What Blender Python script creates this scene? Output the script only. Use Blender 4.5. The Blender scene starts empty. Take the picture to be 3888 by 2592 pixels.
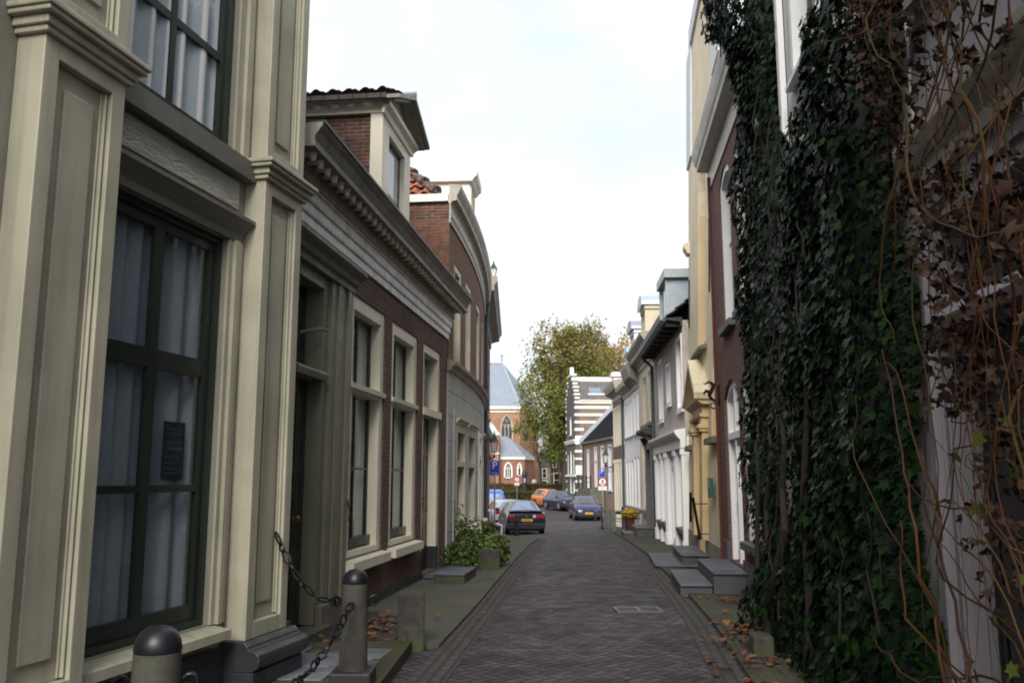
import bpy, bmesh, math, random
import numpy as np
from mathutils import Vector, Matrix
rnd = random.Random(7)
SC = bpy.context.scene
COL = SC.collection
PI = math.pi
rad = math.radians

# ---------------------------------------------------------------- camera
cam = bpy.data.cameras.new('camera')
cam.lens = 30.6; cam.sensor_width = 36; cam.clip_start = 0.1; cam.clip_end = 2000
cam_ob = bpy.data.objects.new('camera', cam); COL.objects.link(cam_ob)
cam_ob.location = (0, 0, 1.6)
cam_ob.rotation_euler = (rad(90 + 8.92), 0, 0)
SC.camera = cam_ob

# ---------------------------------------------------------------- sky, sun, exposure
SUN_EL, SUN_AZ = rad(36), rad(189)       # behind the camera, veiled by cloud
world = bpy.data.worlds.new('World'); SC.world = world; world.use_nodes = True
wn = world.node_tree; wn.nodes.clear()
def WN(t, **k):
    n = wn.nodes.new(t)
    for a, b in k.items(): setattr(n, a, b)
    return n
w_out = WN('ShaderNodeOutputWorld'); w_bg = WN('ShaderNodeBackground'); w_bg.inputs[1].default_value = 0.082
w_sky = WN('ShaderNodeTexSky'); w_sky.sky_type = 'NISHITA'; w_sky.sun_disc = False
w_sky.sun_elevation = SUN_EL; w_sky.sun_rotation = SUN_AZ; w_sky.air_density = 1.0; w_sky.dust_density = 2.0
w_tc = WN('ShaderNodeTexCoord'); w_map = WN('ShaderNodeMapping'); w_map.inputs['Scale'].default_value = (1.0, 1.0, 2.2)
w_map.inputs['Location'].default_value = (0.3, 0.15, 0.1)
w_no = WN('ShaderNodeTexNoise'); w_no.inputs['Scale'].default_value = 4.2; w_no.inputs['Detail'].default_value = 7; w_no.inputs['Roughness'].default_value = 0.58
w_ra = WN('ShaderNodeValToRGB'); w_ra.color_ramp.elements[0].position = 0.34; w_ra.color_ramp.elements[0].color = (0.5, 0.5, 0.5, 1)
w_ra.color_ramp.elements[1].position = 0.56
w_no2 = WN('ShaderNodeTexNoise'); w_no2.inputs['Scale'].default_value = 7; w_no2.inputs['Detail'].default_value = 4
w_cl = WN('ShaderNodeMixRGB'); w_cl.inputs[1].default_value = (6.9, 7.2, 7.5, 1); w_cl.inputs[2].default_value = (8.2, 8.3, 8.4, 1)
w_mix = WN('ShaderNodeMixRGB')
L = wn.links.new
L(w_tc.outputs['Generated'], w_map.inputs[0]); L(w_map.outputs[0], w_no.inputs['Vector']); L(w_map.outputs[0], w_no2.inputs['Vector'])
L(w_no.outputs['Fac'], w_ra.inputs[0]); L(w_ra.outputs[0], w_mix.inputs[0])
L(w_no2.outputs['Fac'], w_cl.inputs[0])
w_sc = WN('ShaderNodeMixRGB', blend_type='ADD'); w_sc.inputs[0].default_value = 1.0; w_sc.inputs[2].default_value = (4.0, 4.5, 5.0, 1)
L(w_sky.outputs[0], w_sc.inputs[1])
L(w_sc.outputs[0], w_mix.inputs[1]); L(w_cl.outputs[0], w_mix.inputs[2]); L(w_mix.outputs[0], w_bg.inputs[0]); L(w_bg.outputs[0], w_out.inputs[0])
sun = bpy.data.lights.new('sun', 'SUN'); sun.energy = 2.8; sun.angle = rad(34); sun.color = (1.0, 0.94, 0.85)
sun_ob = bpy.data.objects.new('sun', sun); COL.objects.link(sun_ob)
sd = Vector((math.sin(SUN_AZ) * math.cos(SUN_EL), math.cos(SUN_AZ) * math.cos(SUN_EL), math.sin(SUN_EL)))
sun_ob.rotation_euler = (-sd).to_track_quat('-Z', 'Y').to_euler()
SC.view_settings.view_transform = 'Standard'; SC.view_settings.look = 'None'
SC.view_settings.exposure = 0.76; SC.view_settings.gamma = 1.0
SC.cycles.filter_width = 1.9; SC.cycles.max_bounces = 6; SC.cycles.diffuse_bounces = 3; SC.cycles.glossy_bounces = 3
SC.cycles.transparent_max_bounces = 16; SC.cycles.caustics_reflective = False; SC.cycles.caustics_refractive = False

# ---------------------------------------------------------------- materials
MATS = {}
class NT:
    def __init__(s, name):
        s.m = bpy.data.materials.new(name); s.m.use_nodes = True; s.t = s.m.node_tree; s.t.nodes.clear()
        s.out = s.n('ShaderNodeOutputMaterial'); s.b = s.n('ShaderNodeBsdfPrincipled'); s.l(s.b.outputs[0], s.out.inputs[0])
    def n(s, t, **k):
        x = s.t.nodes.new(t)
        for a, b in k.items(): setattr(x, a, b)
        return x
    def l(s, a, b): s.t.links.new(a, b)
    def coord(s, kind): return s.n('ShaderNodeTexCoord').outputs[kind]
    def noise(s, vec, scale, det=4, rough=0.55, out='Fac'):
        x = s.n('ShaderNodeTexNoise'); x.inputs['Scale'].default_value = scale; x.inputs['Detail'].default_value = det
        x.inputs['Roughness'].default_value = rough; s.l(vec, x.inputs['Vector']); return x.outputs[out]
    def ramp(s, fac, *st):
        x = s.n('ShaderNodeValToRGB'); e = x.color_ramp.elements
        while len(e) < len(st): e.new(0.5)
        for i, (p, c) in enumerate(st):
            e[i].position = p; e[i].color = (c, c, c, 1) if isinstance(c, (int, float)) else (*c, 1)
        s.l(fac, x.inputs[0]); return x.outputs[0]
    def mix(s, fac, a, b, mode='MIX'):
        x = s.n('ShaderNodeMixRGB', blend_type=mode)
        for i, v in enumerate((fac, a, b)):
            if hasattr(v, 'type') and hasattr(v, 'is_linked'): s.l(v, x.inputs[i])
            elif i == 0: x.inputs[0].default_value = v
            else: x.inputs[i].default_value = (v, v, v, 1) if isinstance(v, (int, float)) else (*v, 1)
        return x.outputs[0]
    def math(s, op, a, b=0.0):
        x = s.n('ShaderNodeMath', operation=op)
        for i, v in enumerate((a, b)):
            if hasattr(v, 'is_linked'): s.l(v, x.inputs[i])
            else: x.inputs[i].default_value = v
        return x.outputs[0]
    def bump(s, h, dist=0.01, strength=1.0):
        x = s.n('ShaderNodeBump'); x.inputs['Distance'].default_value = dist; x.inputs['Strength'].default_value = strength
        s.l(h, x.inputs['Height']); s.l(x.outputs[0], s.b.inputs['Normal'])
    def set(s, col=None, rough=None, metal=None, spec=None):
        for k, v in (('Base Color', col), ('Roughness', rough), ('Metallic', metal), ('Specular IOR Level', spec)):
            if v is None: continue
            if hasattr(v, 'is_linked'): s.l(v, s.b.inputs[k])
            else: s.b.inputs[k].default_value = (*v, 1) if isinstance(v, tuple) else v

def paint(name, c, rough=0.45, dirt=0.18, scale=1.3, bump=0.002, streak=True):
    if name in MATS: return MATS[name]
    t = NT(name); v = t.coord('Object')
    n1 = t.noise(v, scale, 6, 0.6)
    mp = t.n('ShaderNodeMapping'); mp.inputs['Scale'].default_value = (9, 9, 0.5); t.l(v, mp.inputs[0])
    n2 = t.noise(mp.outputs[0], 1.0, 4)
    f = t.ramp(n1, (0.3, 1 - dirt), (0.62, 1.0))
    col = t.mix(1.0, c, f, 'MULTIPLY')
    if streak: col = t.mix(1.0, col, t.ramp(n2, (0.3, 1 - dirt * 0.8), (0.55, 1.0)), 'MULTIPLY')
    grime = t.ramp(t.noise(v, 2.6, 9, 0.75), (0.58, 0.0), (0.74, min(.6, dirt * 1.6)))
    col = t.mix(grime, col, tuple(x * .55 for x in c))
    t.set(col, t.ramp(t.noise(v, 6, 4), (0.3, rough * .8), (0.7, min(1, rough * 1.35)))); t.bump(t.noise(v, 45, 5, 0.7), bump * 1.6, 0.7)
    MATS[name] = t.m; return t.m

def stone(name, c1, c2, rough=0.85, scale=6, bump=0.006, moss=None):
    if name in MATS: return MATS[name]
    t = NT(name); v = t.coord('Object'); n1 = t.noise(v, scale, 8, 0.65)
    col = t.mix(t.ramp(n1, (0.35, 0.0), (0.65, 1.0)), c1, c2)
    col = t.mix(1.0, col, t.ramp(t.noise(v, 1.4, 4), (0.3, 0.65), (0.65, 1.0)), 'MULTIPLY')
    if moss: col = t.mix(t.ramp(t.noise(v, 2.3, 6, 0.7), (0.46, 0.0), (0.6, 1.0)), col, moss)
    t.set(col, rough); t.bump(t.noise(v, scale * 6, 6, 0.7), bump, 0.8)
    MATS[name] = t.m; return t.m

def brick(name, c1, c2, mortar, bw=0.22, bh=0.062, mw=0.009, rough=0.85, stain=(0.06, 0.05, 0.05), stain_amt=0.5, bump=0.012, stainpos=0.56):
    if name in MATS: return MATS[name]
    t = NT(name); v = t.coord('UV')
    wob = t.noise(v, 3.0, 3, 0.5, 'Color')
    vv = t.n('ShaderNodeMixRGB', blend_type='ADD'); vv.inputs[0].default_value = 0.012
    t.l(v, vv.inputs[1]); t.l(wob, vv.inputs[2])
    b = t.n('ShaderNodeTexBrick'); t.l(vv.outputs[0], b.inputs['Vector'])
    b.inputs['Color1'].default_value = (*c1, 1); b.inputs['Color2'].default_value = (*c2, 1); b.inputs['Mortar'].default_value = (*mortar, 1)
    b.inputs['Scale'].default_value = 1.0; b.inputs['Mortar Size'].default_value = mw; b.inputs['Mortar Smooth'].default_value = 0.25
    b.inputs['Bias'].default_value = -0.1; b.inputs['Brick Width'].default_value = bw; b.inputs['Row Height'].default_value = bh
    var = t.ramp(t.noise(v, 9, 5, 0.7), (0.3, 0.6), (0.7, 1.25))
    col = t.mix(1.0, b.outputs[0], var, 'MULTIPLY')
    st = t.ramp(t.noise(v, 0.8, 7, 0.7), (stainpos - 0.08, 0.0), (stainpos + 0.1, stain_amt))
    col = t.mix(st, col, stain)
    t.set(col, rough)
    h = t.mix(0.3, t.math('SUBTRACT', 1.0, b.outputs['Fac']), t.noise(v, 40, 4))
    t.bump(h, bump, 0.9)
    MATS[name] = t.m; return t.m

def plain(name, c, rough=0.5, metal=0.0, spec=None):
    if name in MATS: return MATS[name]
    t = NT(name)
    v = t.coord('Object')
    t.set(t.mix(1.0, c, t.ramp(t.noise(v, 5, 4), (0.3, 0.85), (0.65, 1.0)), 'MULTIPLY'), rough, metal, spec)
    MATS[name] = t.m; return t.m

def glass_mat(name, tint=(0.88, 0.91, 0.93), wav=0.0015):
    if name in MATS: return MATS[name]
    t = NT(name); t.t.nodes.remove(t.b)
    tr = t.n('ShaderNodeBsdfTransparent'); tr.inputs[0].default_value = (*tint, 1)
    gl = t.n('ShaderNodeBsdfGlossy'); gl.inputs['Roughness'].default_value = 0.015; gl.inputs[0].default_value = (0.95, 0.97, 1, 1)
    fr = t.n('ShaderNodeFresnel'); fr.inputs[0].default_value = 1.5
    v = t.coord('Object'); bp = t.n('ShaderNodeBump'); bp.inputs['Distance'].default_value = wav; bp.inputs['Strength'].default_value = 0.5
    t.l(t.noise(v, 3.5, 2), bp.inputs['Height']); t.l(bp.outputs[0], gl.inputs['Normal'])
    geo = t.n('ShaderNodeNewGeometry'); mx = t.n('ShaderNodeMixShader'); t.l(t.math('MULTIPLY', fr.outputs[0], t.math('SUBTRACT', 1.0, geo.outputs['Backfacing'])), mx.inputs[0]); t.l(tr.outputs[0], mx.inputs[1]); t.l(gl.outputs[0], mx.inputs[2]); t.l(mx.outputs[0], t.out.inputs[0])
    MATS[name] = t.m; return t.m

def leaf_mat(name, cols, rough=0.4, spec=0.5, trans=0.0):
    if name in MATS: return MATS[name]
    t = NT(name); g = t.n('ShaderNodeNewGeometry')
    st = [(i / max(1, len(cols) - 1), c) for i, c in enumerate(cols)]
    col = t.ramp(g.outputs['Random Per Island'], *st)
    v = t.coord('Object')
    col = t.mix(1.0, col, t.ramp(t.noise(v, 0.9, 3), (0.3, 0.65), (0.65, 1.15)), 'MULTIPLY')
    t.set(col, rough, None, spec)
    if trans:
        tl = t.n('ShaderNodeBsdfTranslucent'); t.l(col, tl.inputs[0])
        mx = t.n('ShaderNodeMixShader'); mx.inputs[0].default_value = trans
        t.l(t.b.outputs[0], mx.inputs[1]); t.l(tl.outputs[0], mx.inputs[2]); t.l(mx.outputs[0], t.out.inputs[0])
    MATS[name] = t.m; return t.m

def herring(name):
    t = NT(name); v = t.coord('UV')
    mp = t.n('ShaderNodeMapping'); mp.inputs['Rotation'].default_value = (0, 0, rad(45)); mp.inputs['Scale'].default_value = (10.2, 10.2, 1); t.l(v, mp.inputs[0])
    wb = t.n('ShaderNodeMixRGB', blend_type='ADD'); wb.inputs[0].default_value = 0.14
    t.l(mp.outputs[0], wb.inputs[1]); t.l(t.noise(v, 6, 2, 0.5, 'Color'), wb.inputs[2])
    sp = t.n('ShaderNodeSeparateXYZ'); t.l(wb.outputs[0], sp.inputs[0]); x, y = sp.outputs[0], sp.outputs[1]
    i, j = t.math('FLOOR', x), t.math('FLOOR', y); fx, fy = t.math('FRACT', x), t.math('FRACT', y)
    k = t.math('FLOORED_MODULO', t.math('SUBTRACT', i, j), 4.0)
    def eq(n): return t.math('COMPARE', k, float(n))
    m0, m1, m2, m3 = [eq(n) for n in range(4)]
    for m in (m0, m1, m2, m3): m.node.inputs[2].default_value = 0.2
    H = t.math('ADD', m0, m1)
    a = t.math('ADD', fx, m1); c = t.math('ADD', fy, m2)
    def inv(z): return t.math('SUBTRACT', 1.0, z)
    # along, across
    dl = t.math('ADD', t.math('MULTIPLY', H, a), t.math('MULTIPLY', inv(H), c))
    da = t.math('ADD', t.math('MULTIPLY', H, fy), t.math('MULTIPLY', inv(H), fx))
    e = t.math('MINIMUM', t.math('MINIMUM', dl, t.math('SUBTRACT', 2.0, dl)), t.math('MINIMUM', da, inv(da)))
    cb = t.n('ShaderNodeCombineXYZ'); t.l(t.math('SUBTRACT', i, m1), cb.inputs[0]); t.l(t.math('SUBTRACT', j, m2), cb.inputs[1])
    wn_ = t.n('ShaderNodeTexWhiteNoise', noise_dimensions='2D'); t.l(cb.outputs[0], wn_.inputs['Vector'])
    col = t.ramp(wn_.outputs['Value'], (0.0, (0.0296, 0.0237, 0.0274)), (0.35, (0.0444, 0.0370, 0.0414)), (0.7, (0.0577, 0.0488, 0.0503)), (1.0, (0.0777, 0.0651, 0.0622)))
    col = t.mix(1.0, col, t.ramp(t.noise(v, 0.55, 6, 0.65), (0.32, 0.45), (0.68, 1.55)), 'MULTIPLY')
    col = t.mix(t.ramp(t.noise(v, 0.33, 5, 0.7), (0.50, 0.0), (0.60, 0.55)), col, t.mix(1.0, col, (1.35, 1.18, 0.95), 'MULTIPLY'))
    col = t.mix(1.0, col, (0.98, 0.93, 1.12), 'MULTIPLY')
    col = t.mix(1.0, col, t.ramp(t.noise(v, 25, 4, 0.7), (0.3, 0.7), (0.7, 1.2)), 'MULTIPLY')
    jn = t.ramp(e, (0.03, 0.0), (0.13, 1.0))
    joint = t.mix(t.ramp(t.noise(v, 1.1, 5), (0.45, 0.0), (0.62, 1.0)), (0.016, 0.014, 0.014), (0.028, 0.032, 0.014))
    col = t.mix(jn, joint, col)
    t.set(col, t.ramp(t.noise(v, 3, 4), (0.3, 0.5), (0.7, 0.8)), None, 0.35)
    hh = t.math('ADD', t.math('MULTIPLY', jn, 0.7), t.math('MULTIPLY', wn_.outputs['Value'], 0.45))
    hh = t.math('ADD', hh, t.math('MULTIPLY', t.noise(v, 1.7, 3), 1.6)); t.bump(t.mix(0.2, hh, t.noise(v, 30, 4)), 0.03, 1.0)
    MATS[name] = t.m; return t.m

def tilemat(name, c1, c2, tw=0.22, th=0.3, stain=(0.05, 0.05, 0.05), amt=0.5):
    if name in MATS: return MATS[name]
    t = NT(name); v = t.coord('UV')
    b = t.n('ShaderNodeTexBrick'); t.l(v, b.inputs['Vector']); b.offset = 0.5
    b.inputs['Color1'].default_value = (*c1, 1); b.inputs['Color2'].default_value = (*c2, 1); b.inputs['Mortar'].default_value = (c1[0] * .3, c1[1] * .3, c1[2] * .3, 1)
    b.inputs['Scale'].default_value = 1; b.inputs['Brick Width'].default_value = tw; b.inputs['Row Height'].default_value = th; b.inputs['Mortar Size'].default_value = 0.012
    col = t.mix(1.0, b.outputs[0], t.ramp(t.noise(v, 5, 5), (0.3, 0.7), (0.7, 1.2)), 'MULTIPLY')
    col = t.mix(t.ramp(t.noise(v, 1.1, 6, 0.7), (0.5, 0.0), (0.65, amt)), col, stain)
    t.set(col, 0.7); t.bump(t.math('SUBTRACT', 1.0, b.outputs['Fac']), 0.02, 0.9)
    MATS[name] = t.m; return t.m

# ---------------------------------------------------------------- ground level
def lerp_tab(tab, y):
    if y <= tab[0][0]: return tab[0][1]
    for (a, b), (c, d) in zip(tab, tab[1:]):
        if y <= c: return b + (d - b) * (y - a) / (c - a)
    return tab[-1][1]
ZL = [(-50, 0), (17, 0), (22, -.05), (26, -.2), (30, -.4), (34, -.6), (38, -.8), (42, -.9), (46, -.95), (55, -1), (78, -1), (97, 0), (900, 0)]
ZR = [(-50, 0), (12, 0), (17, -.13), (22, -.2), (28, -.27), (33, -.4), (38, -.55), (45, -.75), (55, -1), (66, -.9), (82, -.25), (97, 0), (900, 0)]
def zg(x, y):
    t = min(1, max(0, (x - .5) / 3.7)); t = t * t * (3 - 2 * t)
    return lerp_tab(ZL, y) * (1 - t) + lerp_tab(ZR, y) * t

# ---------------------------------------------------------------- frames and mesh builder
class Fr:
    """A facade's own frame: u runs along the wall, v points out to the street, z is height."""
    def __init__(s, p, hdg, side, zb=0.0, curve=None):
        s.p, s.h, s.s, s.zb, s.curve = p, hdg, side, zb, curve
    def mp(s, u, v, z):
        if s.curve:
            x, y, h = s.curve(u); hx, hy = math.sin(h), math.cos(h)
            X, Y = x + hy * v, y - hx * v
            return (X - s.p[0], Y - s.p[1], z - s.zb)
        return (u, s.s * v, z - s.zb)
    def world(s, u, v, z=0):
        a = rad(s.h); dx, dy = math.sin(a), math.cos(a)
        # left of heading = (-dy, dx)
        return (s.p[0] + dx * u - dy * s.s * v, s.p[1] + dy * u + dx * s.s * v, z)
WORLD = type('W', (), {'mp': staticmethod(lambda u, v, z: (u, v, z)), 'curve': None})()

def tag(o, label=None, cat=None, group=None, kind=None):
    if label: o['label'] = label
    if cat: o['category'] = cat
    if group: o['group'] = group
    if kind: o['kind'] = kind
    return o
def empty(name, loc, rz=0.0, label=None, cat=None, group=None, rx=0.0):
    o = bpy.data.objects.new(name, None); o.empty_display_size = 0.3
    o.location = loc; o.rotation_euler = (rx, 0, rz); COL.objects.link(o)
    return tag(o, label, cat, group)
def house(name, F, label, cat='house', lean=0.0):
    rz = 0 if F.curve else rad(90 - F.h)
    return empty(name, (F.p[0], F.p[1], F.zb), rz, label, cat, None, lean)

class MB:
    def __init__(s, F=WORLD): s.F = F; s.V = []; s.Fc = []; s.M = []; s.mi = 0
    def face(s, *pts):
        n = len(s.V); s.V.extend(pts); s.Fc.append(tuple(range(n, n + len(pts)))); s.M.append(s.mi); return s
    def add(s, vs, fs):
        n = len(s.V); s.V.extend(vs)
        for f in fs: s.Fc.append(tuple(n + i for i in f)); s.M.append(s.mi)
        return s
    def ext(s, u0, u1, prof, n=None):
        """extrude closed profile [(v,z)] along u"""
        if n is None: n = max(1, int(abs(u1 - u0) / 0.55)) if s.F.curve else 1
        k = len(prof); vs = []; fs = []
        for i in range(n + 1):
            u = u0 + (u1 - u0) * i / n
            vs += [(u, a, b) for a, b in prof]
        for i in range(n):
            for j in range(k):
                a = i * k + j; b = i * k + (j + 1) % k
                fs.append((a, b, b + k, a + k))
        fs.append(tuple(range(k))); fs.append(tuple(n * k + j for j in range(k)))
        return s.add(vs, fs)
    def box(s, u0, u1, v0, v1, z0, z1): return s.ext(u0, u1, [(v0, z0), (v1, z0), (v1, z1), (v0, z1)])
    def prv(s, poly, v0, v1):
        k = len(poly); vs = [(a, v0, b) for a, b in poly] + [(a, v1, b) for a, b in poly]
        fs = [(j, (j + 1) % k, (j + 1) % k + k, j + k) for j in range(k)] + [tuple(range(k)), tuple(range(k, 2 * k))]
        return s.add(vs, fs)
    def prz(s, poly, z0, z1):
        k = len(poly); vs = [(a, b, z0) for a, b in poly] + [(a, b, z1) for a, b in poly]
        fs = [(j, (j + 1) % k, (j + 1) % k + k, j + k) for j in range(k)] + [tuple(range(k)), tuple(range(k, 2 * k))]
        return s.add(vs, fs)
    def lathe(s, c, prof, n=16, ax='z', cap=True):
        vs = []; fs = []; k = len(prof)
        for i in range(n):
            a = 2 * PI * i / n; ca, sa = math.cos(a), math.sin(a)
            for r, h in prof:
                if ax == 'z': vs.append((c[0] + r * ca, c[1] + r * sa, c[2] + h))
                elif ax == 'v': vs.append((c[0] + r * ca, c[1] + h, c[2] + r * sa))
                else: vs.append((c[0] + h, c[1] + r * ca, c[2] + r * sa))
        for i in range(n):
            for j in range(k - 1):
                a = i * k + j; b = ((i + 1) % n) * k + j
                fs.append((a, b, b + 1, a + 1))
        if cap: fs.append(tuple(i * k for i in range(n))); fs.append(tuple(i * k + k - 1 for i in range(n)))
        return s.add(vs, fs)
    def tube(s, pts, r, n=6):
        pts = [Vector(p) for p in pts]; rs = r if isinstance(r, (list, tuple)) else [r] * len(pts)
        vs = []; fs = []; m = len(pts); ref = None
        for i, p in enumerate(pts):
            d = (pts[min(i + 1, m - 1)] - pts[max(i - 1, 0)])
            if d.length < 1e-9: d = Vector((0, 0, 1))
            d.normalize()
            if ref is None: ref = d.orthogonal().normalized()
            ref = ref - d * ref.dot(d)
            if ref.length < 1e-5: ref = d.orthogonal()
            ref.normalize(); b = d.cross(ref)
            for j in range(n):
                a = 2 * PI * j / n; q = p + (ref * math.cos(a) + b * math.sin(a)) * rs[i]; vs.append(tuple(q))
        for i in range(m - 1):
            for j in range(n):
                a = i * n + j; b2 = i * n + (j + 1) % n
                fs.append((a, b2, b2 + n, a + n))
        fs.append(tuple(range(n))); fs.append(tuple((m - 1) * n + j for j in range(n)))
        return s.add(vs, fs)
    def build(s, name, mats, parent=None, smooth=False, closed=True, bevel=0.0):
        if not isinstance(mats, (list, tuple)): mats = [mats]
        me = bpy.data.meshes.new(name)
        me.from_pydata([s.F.mp(*v) for v in s.V], [], s.Fc)
        for m in mats: me.materials.append(m)
        uv = me.uv_layers.new(name='UVMap'); dat = np.empty(len(me.loops) * 2, dtype=np.float32); li = 0
        for f in s.Fc:
            p = [s.V[i] for i in f]; nx = ny = nz = 0.0
            for i in range(len(p)):
                a, b = p[i], p[(i + 1) % len(p)]
                nx += (a[1] - b[1]) * (a[2] + b[2]); ny += (a[2] - b[2]) * (a[0] + b[0]); nz += (a[0] - b[0]) * (a[1] + b[1])
            ax, ay, az = abs(nx), abs(ny), abs(nz)
            if ay >= ax and ay >= az * 0.8: idx = (0, 2)
            elif ax >= az: idx = (1, 2)
            else: idx = (0, 1)
            for q in p: dat[li] = q[idx[0]]; dat[li + 1] = q[idx[1]]; li += 2
        uv.data.foreach_set('uv', dat)
        me.polygons.foreach_set('material_index', s.M)
        if closed:
            bm = bmesh.new(); bm.from_mesh(me)
            bmesh.ops.recalc_face_normals(bm, faces=bm.faces); bm.to_mesh(me); bm.free()
        if smooth:
            me.polygons.foreach_set('use_smooth', [True] * len(me.polygons))
        me.update()
        o = bpy.data.objects.new(name, me); COL.objects.link(o)
        if parent: o.parent = parent
        if bevel:
            md = o.modifiers.new('bevel', 'BEVEL'); md.width = bevel; md.segments = 2; md.limit_method = 'ANGLE'
        if smooth:
            md = o.modifiers.new('edges', 'EDGE_SPLIT'); md.split_angle = rad(38)
        return o

def obj_np(name, V, faces, mat, parent=None, uv=None):
    """fast path for leaves: V (n,3) array, faces a list of equal-length index rows"""
    me = bpy.data.meshes.new(name); V = np.asarray(V, dtype=np.float32); faces = np.asarray(faces, dtype=np.int32)
    k = faces.shape[1]
    me.vertices.add(len(V)); me.vertices.foreach_set('co', V.ravel())
    me.loops.add(faces.size); me.loops.foreach_set('vertex_index', faces.ravel())
    me.polygons.add(len(faces)); me.polygons.foreach_set('loop_start', np.arange(0, faces.size, k, dtype=np.int32))
    me.polygons.foreach_set('loop_total', np.full(len(faces), k, dtype=np.int32))
    me.materials.append(mat); me.update(calc_edges=True); me.validate()
    o = bpy.data.objects.new(name, me); COL.objects.link(o)
    if parent: o.parent = parent
    return o

def text_obj(name, s, size, mat, parent, loc, rot, thick=0.002, sx=1.0, align='CENTER'):
    cu = bpy.data.curves.new(name, 'FONT'); cu.body = s; cu.size = size; cu.extrude = thick; cu.align_x = align; cu.align_y = 'CENTER'
    tmp = bpy.data.objects.new(name + '_tmp', cu); COL.objects.link(tmp)
    bpy.context.view_layer.update()
    me = bpy.data.meshes.new_from_object(tmp.evaluated_get(bpy.context.evaluated_depsgraph_get()))
    bpy.data.objects.remove(tmp); bpy.data.curves.remove(cu)
    me.materials.clear(); me.materials.append(mat)
    o = bpy.data.objects.new(name, me); COL.objects.link(o); o.parent = parent; o.location = loc; o.rotation_euler = rot; o.scale = (sx, 1, 1)
    return o

def wall(F, name, u0, u1, z0, z1, ops, mat, parent, depth=6.0, reveal=0.22, v=0.0, top=True):
    """one storey-high shell: front with openings and their reveals, side walls, back and lid"""
    m = MB(F)
    us = sorted(set([u0, u1] + [x for o in ops for x in o[:2] if u0 < x < u1]))
    zs = sorted(set([z0, z1] + [x for o in ops for x in o[2:4] if z0 < x < z1]))
    if F.curve:
        uu = [us[0]]
        for a in us[1:]:
            n = max(1, int((a - uu[-1]) / 0.5)); b = uu[-1]
            uu += [b + (a - b) * i / n for i in range(1, n + 1)]
        us = uu
    def hole(a, b):
        for o in ops:
            if o[0] < a < o[1] and o[2] < b < o[3]: return True
        return False
    nu, nz = len(us) - 1, len(zs) - 1
    H = [[hole((us[i] + us[i + 1]) / 2, (zs[j] + zs[j + 1]) / 2) for j in range(nz)] for i in range(nu)]
    for i in range(nu):
        for j in range(nz):
            if H[i][j]: continue
            a, b, c, d = us[i], us[i + 1], zs[j], zs[j + 1]
            m.face((a, v, c), (b, v, c), (b, v, d), (a, v, d))
            r = v - reveal
            if i + 1 < nu and H[i + 1][j]: m.face((b, v, c), (b, r, c), (b, r, d), (b, v, d))
            if i > 0 and H[i - 1][j]: m.face((a, v, c), (a, v, d), (a, r, d), (a, r, c))
            if j + 1 < nz and H[i][j + 1]: m.face((a, v, d), (b, v, d), (b, r, d), (a, r, d))
            if j > 0 and H[i][j - 1]: m.face((a, v, c), (a, r, c), (b, r, c), (b, v, c))
    B = v - depth
    m.face((u0, v, z0), (u0, v, z1), (u0, B, z1), (u0, B, z0))
    m.face((u1, v, z0), (u1, B, z0), (u1, B, z1), (u1, v, z1))
    m.face((u0, B, z0), (u0, B, z1), (u1, B, z1), (u1, B, z0))
    if top:
        for i in range(nu): m.face((us[i], v, z1), (us[i + 1], v, z1), (us[i + 1], B, z1), (us[i], B, z1))
    return m.build(name, mat, parent, closed=False)

def curtain_obj(F, parent, u0, u1, z0, z1, v, mat, waves=14, amp=0.025, gaps=()):
    m = MB(F); n = max(24, int((u1 - u0) * 60)); ph = rnd.random() * 6
    for i in range(n):
        a = u0 + (u1 - u0) * i / n; b = u0 + (u1 - u0) * (i + 1) / n
        mid = (a + b) / 2
        if any(g0 < mid < g1 for g0, g1 in gaps): continue
        f = lambda x: v + amp * math.sin(ph + x * waves * 2.1 + 1.3 * math.sin(x * 7 + ph))
        m.face((a, f(a), z0), (b, f(b), z0), (b, f(b), z1), (a, f(a), z1))
    return m.build('curtain', mat, parent, closed=False)

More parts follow.
